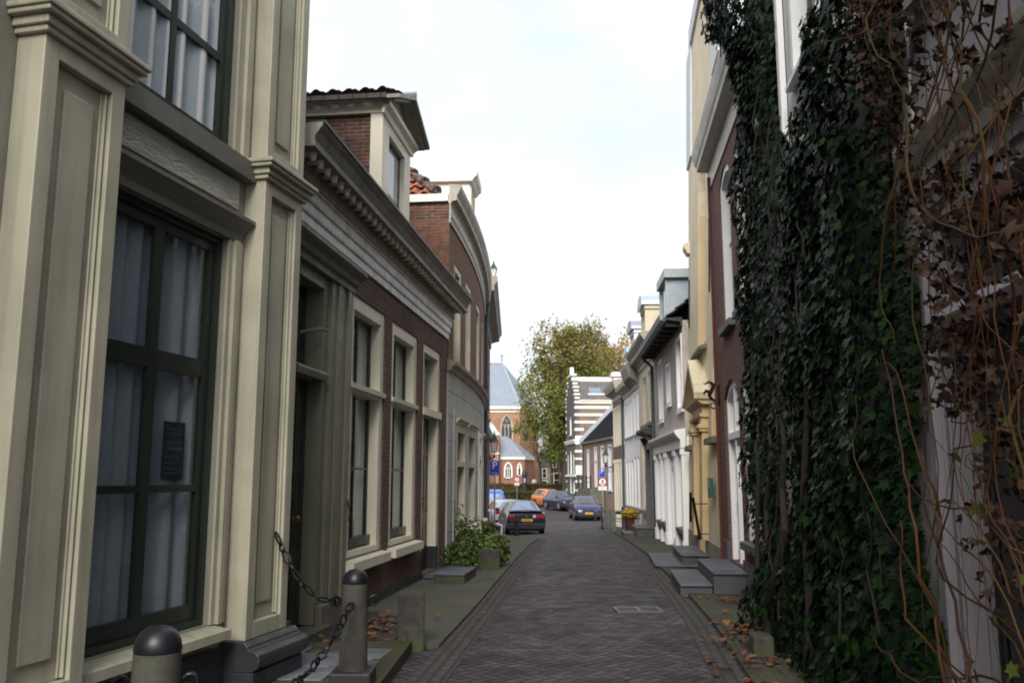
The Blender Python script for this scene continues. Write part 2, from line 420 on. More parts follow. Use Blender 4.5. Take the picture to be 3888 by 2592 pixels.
def window(F, parent, u0, u1, z0, z1, fm, sm, v=0.0, fw=0.12, rec=0.15, sw=0.05, vb=(), hb=(), sill=None, silm=None, curtain=None,
           fproj=-0.03, name='window', gm=None, bw=0.025, cgaps=(), cz=None, cd=.10):
    """cased sash window set in an opening; parts: window > sash, pane, sill, curtain"""
    m = MB(F); f0 = v - rec - 0.05; f1 = v + fproj; e = 0.004
    m.box(u0 + e, u0 + fw, f0, f1, z0 + e, z1 - e); m.box(u1 - fw, u1 - e, f0, f1, z0 + e, z1 - e)
    m.box(u0 + fw, u1 - fw, f0, f1 - 0.002, z1 - fw, z1 - e); m.box(u0 + fw, u1 - fw, f0, f1 - 0.002, z0 + e, z0 + min(fw, .07))
    for (hz, ht, hm) in hb:
        if hm == 'f': m.box(u0 + fw, u1 - fw, f0, f1 - 0.005, hz - ht / 2, hz + ht / 2)
    w = m.build(name, fm, parent)
    a, b, c, d = u0 + fw, u1 - fw, z0 + min(fw, .07), z1 - fw; s0 = v - rec - 0.045; s1 = v - rec
    m = MB(F)
    m.box(a, a + sw, s0, s1, c, d); m.box(b - sw, b, s0, s1, c, d); m.box(a + sw, b - sw, s0, s1 - .002, c, c + sw * 1.5); m.box(a + sw, b - sw, s0, s1 - .002, d - sw, d)
    for x in vb:
        x = a + (b - a) * x; m.box(x - bw / 2, x + bw / 2, s0 + .004, s1 - .004, c + sw, d - sw)
    for (hz, ht, hm) in hb:
        if hm == 's': m.box(a + sw, b - sw, s0 + .002, s1 - .006, hz - ht / 2, hz + ht / 2)
    m.build('sash', sm, w)
    m = MB(F); g = v - rec - 0.025; m.box(a + .01, b - .01, g, g + .004, c + .01, d - .01); m.build('pane', gm or GLASS, w)
    if sill:
        m = MB(F); pr, ht = sill; m.ext(u0 - .05, u1 + .05, [(v - rec, z0 - ht), (v + pr, z0 - ht), (v + pr, z0 - .03), (v - rec, z0 + .002)]); m.build('sill', silm or fm, w)
    if curtain:
        q = (c, d) if cz is None else cz
        curtain_obj(F, w, a - .02, b + .24, q[0] + .02, q[1], v - rec - cd, curtain, gaps=cgaps)
    return w

def cornice(F, name, u0, u1, prof, mat, parent): return MB(F).ext(u0, u1, prof).build(name, mat, parent)

def pitched(F, name, u0, u1, zE, zR, depth, mat, parent, ov=0.15, hip=0.0):
    """gabled roof, ridge along the street; two thick slopes"""
    m = MB(F); h = depth / 2; t = 0.12; vs = []
    m.ext(u0, u1, [(ov, zE - .03), (ov, zE + t), (-h, zR + t), (-depth - ov, zE + t), (-depth - ov, zE - .03), (-h, zR - .05)])
    return m.build(name, mat, parent)
# ---------------------------------------------------------------- shared surfaces
GLASS = glass_mat('window_glass')
M_STUC = paint('stucco_greengrey', (0.285, 0.28, 0.235), 0.5, 0.2, bump=0.0015)
M_STUCL = paint('stucco_trim', (0.51, 0.49, 0.38), 0.42, 0.28, bump=0.001)
M_GREY = paint('sill_grey', (0.17, 0.165, 0.145), 0.5, 0.15)
M_DGREEN = paint('dark_green_paint', (0.022, 0.032, 0.026), 0.3, 0.25, bump=0.0008)
M_DOORG = paint('door_green_paint', (0.030, 0.034, 0.024), 0.32, 0.25, bump=0.0008)
M_OLIVE = paint('olive_trim', (0.24, 0.24, 0.18), 0.45, 0.18)
M_PLINTH = paint('plinth_black', (0.035, 0.038, 0.045), 0.38, 0.3)
M_CREAM = paint('cream_paint', (0.82, 0.785, 0.645), 0.4, 0.10, bump=0.001)
M_CREAMD = paint('cream_weathered', (0.68, 0.645, 0.53), 0.5, 0.25)
M_WORN = paint('worn_white_paint', (0.80, 0.79, 0.77), 0.32, 0.35, scale=5)
M_BLACK = paint('black_paint', (0.018, 0.02, 0.02), 0.3, 0.2, bump=0.0006)
M_CURT = paint('curtain_cloth', (0.44, 0.45, 0.475), 0.9, 0.1, bump=0.0)  # greyed: the reflection that dulls the lower panes is put into the cloth colour
M_CURTB = paint('curtain_reflect_white', (0.88, 0.88, 0.88), 0.9, 0.05, bump=0.0)  # near white: stands in for the bright reflection in the upper windows
M_BLIND = paint('blind_cloth', (0.78, 0.76, 0.67), 0.8, 0.1, bump=0.0)
M_BRICK = brick('brick_brown', (0.160, 0.070, 0.048), (0.105, 0.050, 0.038), (0.17, 0.145, 0.12), stain=(0.04, 0.025, 0.022), stain_amt=0.5)
M_BRICKC = brick('brick_weathered', (0.22, 0.072, 0.042), (0.10, 0.042, 0.03), (0.26, 0.22, 0.19), stain=(0.022, 0.019, 0.018), stain_amt=0.95, bump=0.03, stainpos=.50)
M_BRICKF = brick('brick_fine', (0.215, 0.088, 0.056), (0.15, 0.062, 0.042), (0.22, 0.17, 0.13), mw=0.006, stain_amt=0.3)
M_BRICKD = brick('brick_red', (0.30, 0.11, 0.07), (0.21, 0.08, 0.05), (0.25, 0.2, 0.16), stain_amt=0.3)
M_PLAST = paint('plaster_bluegrey', (0.50, 0.52, 0.53), 0.7, 0.2, bump=0.003)
M_TILEB = tilemat('tile_black', (0.05, 0.05, 0.055), (0.09, 0.06, 0.055))
M_TILEO = plain('tile_orange', (0.42, 0.12, 0.05), 0.7)
M_LEAD = plain('lead_sheet', (0.25, 0.28, 0.33), 0.45, 0.3)
M_BLUEST = stone('bluestone', (0.085, 0.09, 0.105), (0.15, 0.155, 0.17), 0.6, 4, 0.003)
M_IRON = plain('black_iron', (0.012, 0.012, 0.014), 0.4, 0.6)
M_PIPE = plain('zinc_pipe', (0.10, 0.12, 0.15), 0.45, 0.5)
def rough_stucco():
    t = NT('rough_stucco'); v = t.coord('Object')
    mp = t.n('ShaderNodeMapping'); mp.inputs['Rotation'].default_value = (0, rad(35), 0); mp.inputs['Scale'].default_value = (12, 12, 34); t.l(v, mp.inputs[0])
    n = t.noise(mp.outputs[0], 1.0, 5, 0.6)
    t.set((0.80, 0.78, 0.68), 0.75); t.bump(n, 0.12, 1.0); return t.m
M_ROUGH = rough_stucco()

def profile_mould(v, z, out, h, n=5, cove=True):
    """closed moulding section from wall line v, bottom z, growing to v+out at z+h"""
    pts = [(v, z)]
    for i in range(n + 1):
        a = i / n
        o = out * (1 - math.cos(a * PI / 2)) if cove else out * math.sin(a * PI / 2)
        pts.append((v + 0.02 + (out - .02) * (o / out), z + h * 0.72 * a))
    pts += [(v + out, z + h * .74), (v + out + .015, z + h * .78), (v + out + .015, z + h), (v, z + h)]
    return pts

# ================================================================ LEFT: stucco house with pilasters
FA = Fr((-1.73, 7.52), 12.91, -1)
HA = house('stucco_house', FA, 'tall cream and grey-green stucco house with panelled pilasters at the left edge of the street')
WV = -0.18
bays = [(-2.65, -0.95), (-5.65, -3.30 - .0), (-8.65, -6.3), (-11.65, -9.3)]
ops = []
for k in range(4):
    a = -2.58 - 3.0 * k + (0 if k == 0 else -.0)
    ops.append((a, a + 1.42, 0.57, 3.40)); ops.append((a, a + 1.42, 4.06, 6.8))
wall(FA, 'wall', -12.2, -0.40, 0.0, 9.2, ops, M_STUC, HA, depth=7.0, reveal=0.16, v=WV)
def pilaster(u0, u1, lead=''):
    m = MB(FA)
    for (z0, z1) in ((0.43, 3.93), (4.08, 8.6)):
        # stepped front: body, recessed field, raised inner field
        e = 0.11
        m.box(u0, u0 + e, WV + .001, 0, z0, z1); m.box(u1 - e, u1, WV + .001, 0, z0, z1)
        m.box(u0 + e, u1 - e, WV + .001, 0, z0, z0 + .12); m.box(u0 + e, u1 - e, WV + .001, 0, z1 - .10, z1)
        m.box(u0 + e, u1 - e, WV + .001, -.055, z0 + .12, z1 - .10)
        for q in (0.012, 0.03):
            m.ext(u0 + e + q, u0 + e + q + .014, [(-.054, z0 + .13), (-.054 + .045 - q, z0 + .13), (-.054 + .045 - q, z1 - .11), (-.054, z1 - .11)])
            m.ext(u1 - e - q - .014, u1 - e - q, [(-.054, z0 + .13), (-.054 + .045 - q, z0 + .13), (-.054 + .045 - q, z1 - .11), (-.054, z1 - .11)])
        m.box(u0 + e + .10, u1 - e - .10, -.056, -.035, z0 + .24, z1 - .22)
    o = m.build('pilaster', M_STUCL, HA, bevel=0.006)
    m = MB(FA)
    for z, out, h in ((3.93, .03, .035), (3.965, .05, .05), (4.015, .085, .03), (4.045, .10, .035)):
        m.box(u0 - out, u1 + out, WV + .002, out, z, z + h)
    m.build('capital', M_STUCL, o, bevel=0.008)
    m = MB(FA)
    m.box(u0 - .05, u1 + .10, WV + .003, .10, 0, .22)
    pr = [(WV + .003, .22)] + [(.06 + .09 * math.cos(a), .30 + .08 * math.sin(a)) for a in np.linspace(-PI / 2, PI / 2, 7)] + [(.05, .40), (.02, .43), (WV + .003, .43)]
    m.ext(u0 - .05, u1 + .12, pr)
    m.build('pilaster_base', M_PLINTH, o, bevel=0.006)
for k in range(4): pilaster(-0.95 - (2.35 * (k > 0)) - 3.0 * max(0, k - 1), -0.32 - (2.35 * (k > 0)) - 3.0 * max(0, k - 1)) if k == 0 else pilaster(-3.30 - 3.0 * (k - 1), -2.65 - 3.0 * (k - 1))
MB(FA).box(-12.2, -.32, WV, WV + .05, 0, .40).build('plinth', M_PLINTH, HA)
for k in range(4):
    u0 = -2.58 - 3.0 * k; u1 = u0 + 1.42
    gl = [((u0 + u1) / 2)]
    w = window(FA, HA, u0, u1, .57, 3.40, M_DGREEN, M_DGREEN, v=WV, fw=.05, rec=.07, sw=.07, vb=(.5,), bw=.09,
               hb=((2.39, .13, 's'), (1.53, .05, 's')), sill=(.16, .09), silm=M_STUCL, curtain=M_CURT, fproj=-.04,
               cgaps=())
    m = MB(FA)                                             # moulded casing, hood
    for q, (a, b) in enumerate(((0, .05), (.05, .10), (.10, .16))):
        pj = (.02, .05, .035)[q]
        m.box(u1 + a, u1 + b, WV, WV + pj, .57, 3.40); m.box(u0 - b, u0 - a, WV, WV + pj, .57, 3.40)
    m.build('casing', M_STUCL, w)
    m = MB(FA); m.box(u0 - .10, u1 + .16, WV, WV + .03, 3.40, 3.46); m.ext(u0 - .14, u1 + .20, profile_mould(WV, 3.45, .10, .13)); m.build('hood', M_GREY, w)
    MB(FA).box(u0 - .02, u1 + .10, WV, WV + .018, 3.66, 3.87).build('rough_panel', M_ROUGH, HA)
    w2 = window(FA, HA, u0, u1, 4.06, 6.8, M_DGREEN, M_DGREEN, v=WV, fw=.05, rec=.07, sw=.06, vb=(.5,), bw=.06,
           hb=((4.82, .06, 's'), (5.75, .1, 's')), curtain=M_CURTB, fproj=-.04, cgaps=(), cd=.04)
    m = MB(FA)
    m.box(u0 - .07, u1 + .26, WV, WV + .10, 3.90, 4.05); m.build('sill', M_GREY, w2)
    m = MB(FA)
    for q, (a, b) in enumerate(((0, .08), (.08, .16))):
        pj = (.02, .05)[q]
        m.box(u1 + a, u1 + b, WV, WV + pj, 4.06, 6.9); m.box(u0 - b, u0 - a, WV, WV + pj, 4.06, 6.9)
    m.build('casing', M_STUCL, w2)
cornice(FA, 'cornice', -12.3, -.25, [(WV, 8.6), (.1, 8.6), (.15, 8.8), (.45, 9.1), (.5, 9.25), (WV, 9.25)], M_STUCL, HA)
pitched(FA, 'roof', -12.2, -.4, 9.22, 12.5, 7.0, M_TILEB, HA)
# paper notice behind the glass
u0 = -2.58; n = tag(MB(FA).box(-1.63, -1.38, WV - .130, WV - .125, 1.59, 1.99).build('paper_notice', plain('notice_dark', (0.03, 0.035, 0.05), .6), None), 'dark printed notice hanging behind the tall ground floor window with white curtains', 'notice')
n.location = HA.location; n.rotation_euler = HA.rotation_euler
m = MB(FA)
for z in (1.93, 1.90, 1.84, 1.80, 1.74, 1.70, 1.66, 1.63): m.box(-1.60, -1.41 - rnd.random() * .05, WV - .124, WV - .123, z, z + .012)
m.build('printed_lines', plain('notice_ink', (0.09, 0.10, 0.14), .6), n)

# ================================================================ LEFT: brown brick house with the heavy cornice
FB = Fr((-1.8, 11.11), 6.87, -1)
HB = house('brick_house', FB, 'low brown brick house with a heavy toothed cornice, cream window frames and brick dormer')
ops = [(-2.92, -1.70, .10, 3.76), (-.93, .62, .68, 3.80), (.98, 2.58, .68, 3.80), (2.98, 4.38, .08, 3.80)]
wall(FB, 'wall', -3.63, 4.95, -.3, 4.75, ops, M_BRICK, HB, depth=6.5, reveal=.2)
m = MB(FB); m.box(-.95, 2.97, 0, .035, -.3, .16); m.box(4.42, 4.96, 0, .035, -.6, .12); m.build('plinth', M_PLINTH, HB)
MB(FB).box(.70, .94, 0, .004, .12, .40).build('repaired_brick_patch', brick('brick_patch', (0.26, 0.10, 0.08), (0.22, 0.09, 0.07), (.2, .15, .13)), HB)
# cornice: three weathered fascia boards, modillions, crown
m = MB(FB)
for k, (z0, z1, pj) in enumerate(((4.15, 4.27, .03), (4.27, 4.39, .055), (4.39, 4.51, .08))):
    m.ext(-3.25, 4.97, [(0, z0), (pj, z0), (pj, z1 - .02), (pj + .02, z1 - .015), (pj + .02, z1), (0, z1)])
fas = m.build('fascia', M_WORN, HB)
M_CORN = paint('cornice_grey', (0.28, 0.268, 0.23), 0.5, 0.35, scale=3)
m = MB(FB)
m.ext(-3.25, 5.0, [(0, 4.51), (.10, 4.51), (.13, 4.56), (.13, 4.60), (0, 4.60)])
m.ext(-3.25, 5.05, [(0, 4.60), (.12, 4.60), (.12, 4.70), (0, 4.70)])
m.ext(-3.25, 5.25, [(0, 4.70), (.33, 4.70), (.33, 4.76), (.31, 4.765), (.33, 4.80), (.36, 4.86), (.40, 4.90), (.41, 4.93), (.38, 4.945), (0, 4.95)])
cr = m.build('cornice', M_CORN, HB)
m = MB(FB); m.ext(-3.26, 5.28, [(.30, 4.935), (.425, 4.925), (.425, 4.955), (-.1, 4.985), (-.1, 4.952)]); m.build('gutter_lead', plain('gutter_lead', (.10, .10, .10), .5, .3), cr)
nn = 38
for i in range(nn):
    u = -3.10 + i * (8.2 / nn); m = MB(FB)
    m.lathe((u + .03, .245, 4.665), [(.0, -.05), (.024, -.042), (.036, -.012), (.030, .012), (.040, .022), (.040, .036), (0, .036)], 8)
    m.box(u + .0, u + .06, .12, .26, 4.675, 4.702)
    m.build('modillion', M_CREAM, cr, smooth=True)
m = MB(FB); m.ext(-3.27, -3.252, [(0, 4.60), (.12, 4.60), (.12, 4.70), (.33, 4.70), (.33, 4.80), (.40, 4.90), (.40, 4.93), (0, 4.93)]); m.build('cornice_end', M_CREAMD, cr)
# windows
for (a, b) in ((-.93, .62), (.98, 2.58)):
    w = window(FB, HB, a, b, .68, 3.80, M_CREAM, M_BLACK, fw=.17, rec=.15, sw=.045, vb=(.5,), bw=.03,
               hb=((2.68, .12, 'f'), (1.72, .03, 's')), sill=(.13, .14), curtain=M_BLIND, fproj=-.02, cgaps=((a + .30, a + .55),))
    m = MB(FB); m.ext(a + .02, b - .02, [(-.16, 2.66), (.03, 2.66), (.035, 2.72), (-.16, 2.75)]); m.build('transom', M_CREAM, w)
    m = MB(FB); m.box(a + .17, b - .17, -.20, -.10, .78, .88); m.build('bottom_rail', M_BLACK, w)
# dark door at the far end
def panelled(F, parent, u0, u1, z0, z1, v, mat, panels, leaf=2, name='door'):
    m = MB(F); m.box(u0, u1, v - .05, v, z0, z1); mid = (u0 + u1) / 2
    cols = [(u0, mid - .006), (mid + .006, u1)] if leaf == 2 else [(u0, u1)]
    for a, b in cols:
        for (p, q) in panels:
            x0, x1, y0, y1 = a + .10, b - .10, z0 + p, z0 + q
            m.box(x0, x1, v, v + .012, y0, y0 + .03); m.box(x0, x1, v, v + .012, y1 - .03, y1)
            m.box(x0, x0 + .03, v, v + .012, y0 + .03, y1 - .03); m.box(x1 - .03, x1, v, v + .012, y0 + .03, y1 - .03)
            m.box(x0 + .07, x1 - .07, v, v + .010, y0 + .07, y1 - .07)
    if leaf == 2: m.box(mid - .03, mid + .03, v, v + .02, z0 + .02, z1 - .02)
    return m.build(name, mat, parent, bevel=0.003)
def knob(F, parent, u, v, z, mat):
    m = MB(F); m.lathe((u, v, z), [(0, 0), (.03, 0), (.03, .006), (.012, .01), (.012, .03), (.028, .04), (.03, .055), (.02, .068), (0, .072)], 10, 'v')
    return m.build('handle', mat, parent, smooth=True)
M_BRASS = plain('aged_brass', (0.35, 0.22, 0.08), .35, .8)
df = MB(FB); df.box(2.985, 3.13, -.2, -.02, .45, 3.795); df.box(4.22, 4.375, -.2, -.02, .45, 3.795); df.box(3.13, 4.22, -.2, -.02, 3.66, 3.795)
df.box(2.985, 4.375, -.2, .03, 2.62, 2.74); dfo = df.build('door_frame', M_CREAM, HB)
for a, b in ((2.985, 3.13), (4.22, 4.375)): MB(FB).box(a, b, -.2, -.01, .08, .45).build('frame_foot', M_PLINTH, dfo)
dr = panelled(FB, HB, 3.13, 4.22, .10, 2.62, -.17, M_BLACK, ((.15, .75), (.9, 1.9), (2.0, 2.4)), 2)
knob(FB, dr, 3.62, -.15, 1.28, M_BRASS)
MB(FB).box(3.13, 4.22, -.17, -.165, 2.74, 3.66).build('transom_light', GLASS, dfo)
MB(FB).box(3.65, 3.70, -.19, -.15, 2.74, 3.66).build('glazing_bar', M_BLACK, dfo)
# green front door bay next to the stucco house
m = MB(FB); m.box(-3.62, -2.76, -.02, .02, .0, 4.15); m.box(-1.0, -1.0 + .02, -.02, .02, 0, 4.15)
m.box(-2.74, -1.0, 0, .02, 4.0, 4.149)
for (a, b, pj) in ((-1.88, -1.72, -.01), (-1.72, -1.55, .03), (-1.55, -1.40, .05), (-1.40, -1.22, .035), (-1.22, -1.12, .06), (-1.12, -1.0, .04)):
    m.box(a, b, -.21, pj, .30 if pj > 0 else .12, 3.75); m.box(-2.75 - (b + 1.88), -2.75 - (a + 1.88), -.21, pj, .30 if pj > 0 else .12, 3.75)
m.box(-2.75, -1.88, -.2, .0, 3.62, 3.75)
dfo = m.build('door_frame', M_OLIVE, HB)
for a, b in ((-1.88, -1.0), (-3.6, -2.75)): MB(FB).box(a, b, 0, .075, 0, .30).build('frame_foot', stone('worn_stone', (.14, .13, .11), (.24, .22, .18)), dfo)
m = MB(FB); m.ext(-3.70, -1.0, [(0, 3.75), (.07, 3.75), (.07, 3.82), (.11, 3.84), (.13, 3.89), (.19, 3.93), (.21, 3.95), (.21, 3.99), (0, 4.0)]); m.build('hood', M_GREY, dfo)
m = MB(FB); m.ext(-2.75, -1.85, [(-.2, 2.62), (.05, 2.62), (.07, 2.68), (.02, 2.72), (-.2, 2.72)]); m.build('transom', M_OLIVE, dfo)
MB(FB).box(-2.74, -1.89, -.175, -.17, 2.72, 3.62).build('transom_light', GLASS, dfo)
m = MB(FB); m.box(-2.34, -2.29, -.19, -.15, 2.72, 3.62); m.box(-1.93, -1.885, -.19, -.15, 2.72, 3.62); m.box(-2.75, -2.70, -.19, -.15, 2.72, 3.62)
m.tube([(-2.2, -.15, 3.1), (-2.05, .02, 3.16), (-2.0, .08, 3.15)], .018, 6); m.build('stay_bar', M_OLIVE, dfo)
dr = panelled(FB, HB, -2.74, -1.89, .12, 2.62, -.16, M_DOORG, ((.12, .62), (.74, 1.55), (1.65, 2.35)), 2)
knob(FB, dr, -2.22, -.14, 1.2, M_BRASS)
m = MB(FB); m.tube([(-1.06, .07, 1.32), (-1.06, .085, 1.20), (-1.06, .075, 1.12)], .012, 6); m.lathe((-1.06, .05, 1.34), [(0, 0), (.03, 0), (.03, .02), (0, .025)], 8, 'v'); m.build('bell_pull', M_BRASS, dfo)
MB(FB).box(-2.80, -1.8, -.1, .16, 0, .115).build('threshold', paint('threshold_green', (.10, .105, .07), .6, .4), HB)
pitched(FB, 'roof', -3.63, 4.95, 4.97, 8.3, 6.5, M_TILEB, HB, ov=.0)
def tile_slope(F, name, P, a0, a1, nc, mat, parent, du=.22):
    """pantile courses on any slope: P(a,t) -> (point, normal); a0(t)..a1(t) is the width of the course"""
    m = MB(F)
    for c in range(nc):
        t0, t1 = c / nc, (c + 1) / nc; A0, A1 = a0(t0), a1(t0)
        if A1 - A0 < .1: break
        n = max(3, int((A1 - A0) / du * 6)); st = len(m.V)
        for t, lift in ((t0, .055), (t1, .0)):
            for i in range(n + 1):
                a = A0 + (A1 - A0) * i / n; p, nr = P(a, t); w = .032 * math.sin(2 * PI * a / du) + lift + .006 * math.sin(a * 19 + c * 3)
                m.V.append((p[0] + nr[0] * w, p[1] + nr[1] * w, p[2] + nr[2] * w))
        k = n + 1
        for i in range(n): m.Fc.append((st + i, st + i + 1, st + k + i + 1, st + k + i)); m.M.append(0)
    return m.build(name, mat, parent, closed=False)
# dormer: brick cheeks, cream front, pantiled saddle roof
DV = -.35
m = MB(FB)
m.prv([(1.52, 5.0), (3.20, 5.0), (3.20, 7.1), (1.52, 7.1)], DV - .10, DV - 3.0)
dm = m.build('dormer', M_BRICKC, HB)
m = MB(FB)
m.box(1.47, 1.53, DV - .19, DV, 5.0, 7.12); m.box(3.19, 3.25, DV - .19, DV, 5.0, 7.12)
m.box(1.53, 1.86, DV - .12, DV, 5.0, 7.12); m.box(2.86, 3.19, DV - .12, DV, 5.0, 7.12); m.box(1.86, 2.86, DV - .12, DV, 6.92, 7.12)
m.box(1.45, 3.27, DV - 3.0, DV - .02, 7.12, 7.34)
m.ext(1.40, 3.32, [(DV, 7.10), (DV + .03, 7.10), (DV + .05, 7.17), (DV + .12, 7.22), (DV + .13, 7.28), (DV, 7.28)])
m.build('dormer_front', M_CREAM, dm)
m = MB(FB); m.prv([(1.46, 7.285), (3.26, 7.285), (2.36, 7.66)], DV - .05, DV + .02); m.build('pediment', M_CREAMD, dm)
m = MB(FB)
for a in (1.28, 3.44): m.prv([(a, 7.27), (2.36, 7.70), (2.36, 7.76), (a, 7.33)], DV, DV + .30)
for a in (1.33, 3.39): m.prv([(a, 7.24), (2.36, 7.66), (2.36, 7.70), (a, 7.28)], DV + .02, DV + .22)
m.build('bargeboard', paint('bargeboard_grey', (.36, .35, .31), .5, .3), dm)
for sg in (-1, 1):
    tile_slope(FB, 'dormer_tiles', lambda a, t: ((2.36 + sg * (1.13 - 1.13 * t), DV + .12 - a, 7.345 + .44 * t), (sg * .36, 0, .93)), lambda t: 0, lambda t: 3.3, 4, M_TILEB, dm, .26)
m = MB(FB); m.box(1.25, 1.29, DV - 3.0, DV + .10, 7.27, 7.345); m.build('eaves_batten', M_TILEB, dm)
m = MB(FB); m.tube([(2.36, DV + .30, 7.80), (2.36, DV - 3.2, 7.82)], .055, 8); m.build('ridge_lead', M_LEAD, dm)
w = MB(FB); w.box(1.86, 1.92, DV - .12, DV - .08, 5.0, 6.92); w.box(2.80, 2.86, DV - .12, DV - .08, 5.0, 6.92); w.box(1.92, 2.80, DV - .12, DV - .08, 6.86, 6.92); w.box(1.92, 2.80, DV - .12, DV - .08, 6.02, 6.07)
wd = w.build('window', M_BLACK, dm)
# back room wall of the dormer is hidden; blind and pane close it
MB(FB).box(1.88, 2.84, DV - .098, DV - .095, 5.05, 6.9).build('blind', M_BLIND, dm)
MB(FB).box(1.88, 2.84, DV - .093, DV - .09, 5.05, 6.9).build('pane', GLASS, dm)

# ================================================================ LEFT: curved corner house
_CP = [(-1.2, 16.1)]
CL, CH0, CH1 = 10.4, 6.5, -3.0
for i in range(200):
    h = rad(CH0 + (CH1 - CH0) * (i + .5) / 200); _CP.append((_CP[-1][0] + math.sin(h) * CL / 200, _CP[-1][1] + math.cos(h) * CL / 200))
def c_curve(u):
    t = u / CL * 200; i = int(max(0, min(199, math.floor(t)))); f = t - i
    a, b = _CP[i], _CP[i + 1]
    return a[0] + (b[0] - a[0]) * f, a[1] + (b[1] - a[1]) * f, rad(CH0 + (CH1 - CH0) * u / CL)
FC = Fr((-1.2, 16.1), 6.5, -1, curve=c_curve)
HC = house('corner_house', FC, 'brick house with a bowed front over a blue-grey plaster ground floor and tall cornice')
lo = [(.95, 2.30, .62, 2.66), (2.62, 4.20, .62, 2.66), (5.0, 6.1, -.2, 2.7), (6.9, 8.2, .55, 2.66)]
up = [(.60, 1.52, 3.75, 5.78), (2.18, 3.15, 3.75, 5.78), (4.45, 5.55, 3.75, 5.78), (6.6, 7.7, 3.75, 5.78), (8.6, 9.7, 3.75, 5.78)]
wall(FC, 'ground_floor_wall', 0, CL, -.8, 3.62, lo, M_PLAST, HC, depth=7, reveal=.2, top=False, v=.02)
wall(FC, 'upper_wall', 0, CL, 3.62, 6.5, up, M_BRICKF, HC, depth=7, reveal=.2)
m = MB(FC)
for z in (.0, .62, 1.17, 1.73, 2.28, 2.75, 3.2):
    for (a, b) in ((0.02, .9), (4.28, 4.95), (6.15, 6.85), (8.25, CL)) if z < 2.7 else ((.02, CL),):
        m.ext(a, b, [(.0205, z), (.0225, z), (.0225, z + .012), (.0205, z + .012)])
m.build('plaster_joints', plain('joint_dark', (.12, .125, .13), .8), HC)
MB(FC).ext(-.05, CL, [(.0, 3.58), (.06, 3.58), (.08, 3.64), (.16, 3.69), (.17, 3.75), (.0, 3.80)]).build('string_course', paint('string_stone', (.42, .38, .31), .6, .3), HC)
m = MB(FC); m.tube([(.45, .05, -.3), (.45, .05, 2.9)], .015, 6); m.build('conduit', M_PLAST, HC)
for (a, b, c, d) in lo:
    if c < 0:
        fr_ = MB(FC); fr_.box(a, a + .12, -.2, .05, c, d); fr_.box(b - .12, b, -.2, .05, c, d); fr_.box(a + .12, b - .12, -.2, .04, d - .12, d); fr_.box(a + .12, b - .12, -.2, .04, 2.05, 2.15)
        f_ = fr_.build('door_frame', paint('white_paint', (.78, .78, .76), .4, .1), HC)
        dd = panelled(FC, HC, a + .12, b - .12, c, 2.05, -.12, M_BLACK, ((.15, .8), (1.0, 1.9)), 1)
    else:
        w = window(FC, HC, a, b, c, d, M_CREAMD, M_BLACK, v=.02, fw=.16, rec=.14, sw=.04, hb=((1.88, .10, 'f'), (1.25, .03, 's')), sill=(.12, .10), curtain=M_BLIND, fproj=.0)
        m = MB(FC); m.ext(a - .08, b + .08, profile_mould(.02, 2.66, .07, .10)); m.build('hood', M_CREAMD, w)
for (a, b, c, d) in up:
    window(FC, HC, a, b, c, d, M_CREAMD, M_BLACK, fw=.12, rec=.12, sw=.04, hb=((4.95, .08, 's'),), sill=(.10, .08), curtain=M_BLIND, fproj=-.01)
M_CC = paint('cornice_cream', (0.44, 0.41, 0.345), 0.5, 0.35, scale=3)
m = MB(FC)
m.ext(-.04, CL + .1, [(0, 6.42), (.03, 6.42), (.03, 6.50), (.05, 6.54), (.03, 6.56), (.03, 6.80), (.06, 6.84), (.15, 6.86), (.15, 6.95), (.18, 7.0), (.22, 7.08), (.225, 7.16), (0, 7.18)])
cr = m.build('cornice', M_CC, HC)
MB(FC).ext(-.04, CL + .1, [(.0305, 6.62), (.036, 6.62), (.036, 6.66), (.0305, 6.66)]).build('cornice_fillet', M_CREAM, cr)
# brick gable flank and roof with orange pantiles
def pantiles(F, name, u0, u1, v0, z0, v1, z1, mat, parent, du=.22, dn=.30):
    """real pantile courses: a wavy sheet stepped at every course"""
    m = MB(F); Ls = math.hypot(v1 - v0, z1 - z0); nc = max(1, int(Ls / dn)); nu = max(2, int((u1 - u0) / du * 6))
    nv, nz_ = -(z1 - z0) / Ls * -1, -(v1 - v0) / Ls
    nrm = ((z1 - z0) / Ls, -(v1 - v0) / Ls)
    if nrm[1] < 0: nrm = (-nrm[0], -nrm[1])
    for c in range(nc):
        ra = []; rb = []
        for i in range(nu + 1):
            u = u0 + (u1 - u0) * i / nu; w = .032 * math.sin(2 * PI * u / du) + .008 * math.sin(u * 17 + c)
            t0, t1 = c / nc, (c + 1) / nc
            a = (u, v0 + (v1 - v0) * t0 + nrm[0] * (w + .045), z0 + (z1 - z0) * t0 + nrm[1] * (w + .045))
            b = (u, v0 + (v1 - v0) * t1 + nrm[0] * w, z0 + (z1 - z0) * t1 + nrm[1] * w)
            ra.append(a); rb.append(b)
        n = len(m.V); m.V.extend(ra + rb); k = nu + 1
        for i in range(nu): m.Fc.append((n + i, n + i + 1, n + k + i + 1, n + k + i)); m.M.append(0)
        if c: 
            for i in range(nu):
                p = n - 2 * k + k
                m.Fc.append((p + i, p + i + 1, n + i + 1, n + i)); m.M.append(0)
    return m.build(name, mat, parent, closed=False)
t = NT('pantile_orange'); v_ = t.coord('UV')
b_ = t.n('ShaderNodeTexBrick'); t.l(v_, b_.inputs['Vector']); b_.offset = 0; b_.inputs['Scale'].default_value = 1; b_.inputs['Brick Width'].default_value = .22; b_.inputs['Row Height'].default_value = .22; b_.inputs['Mortar Size'].default_value = 0.0
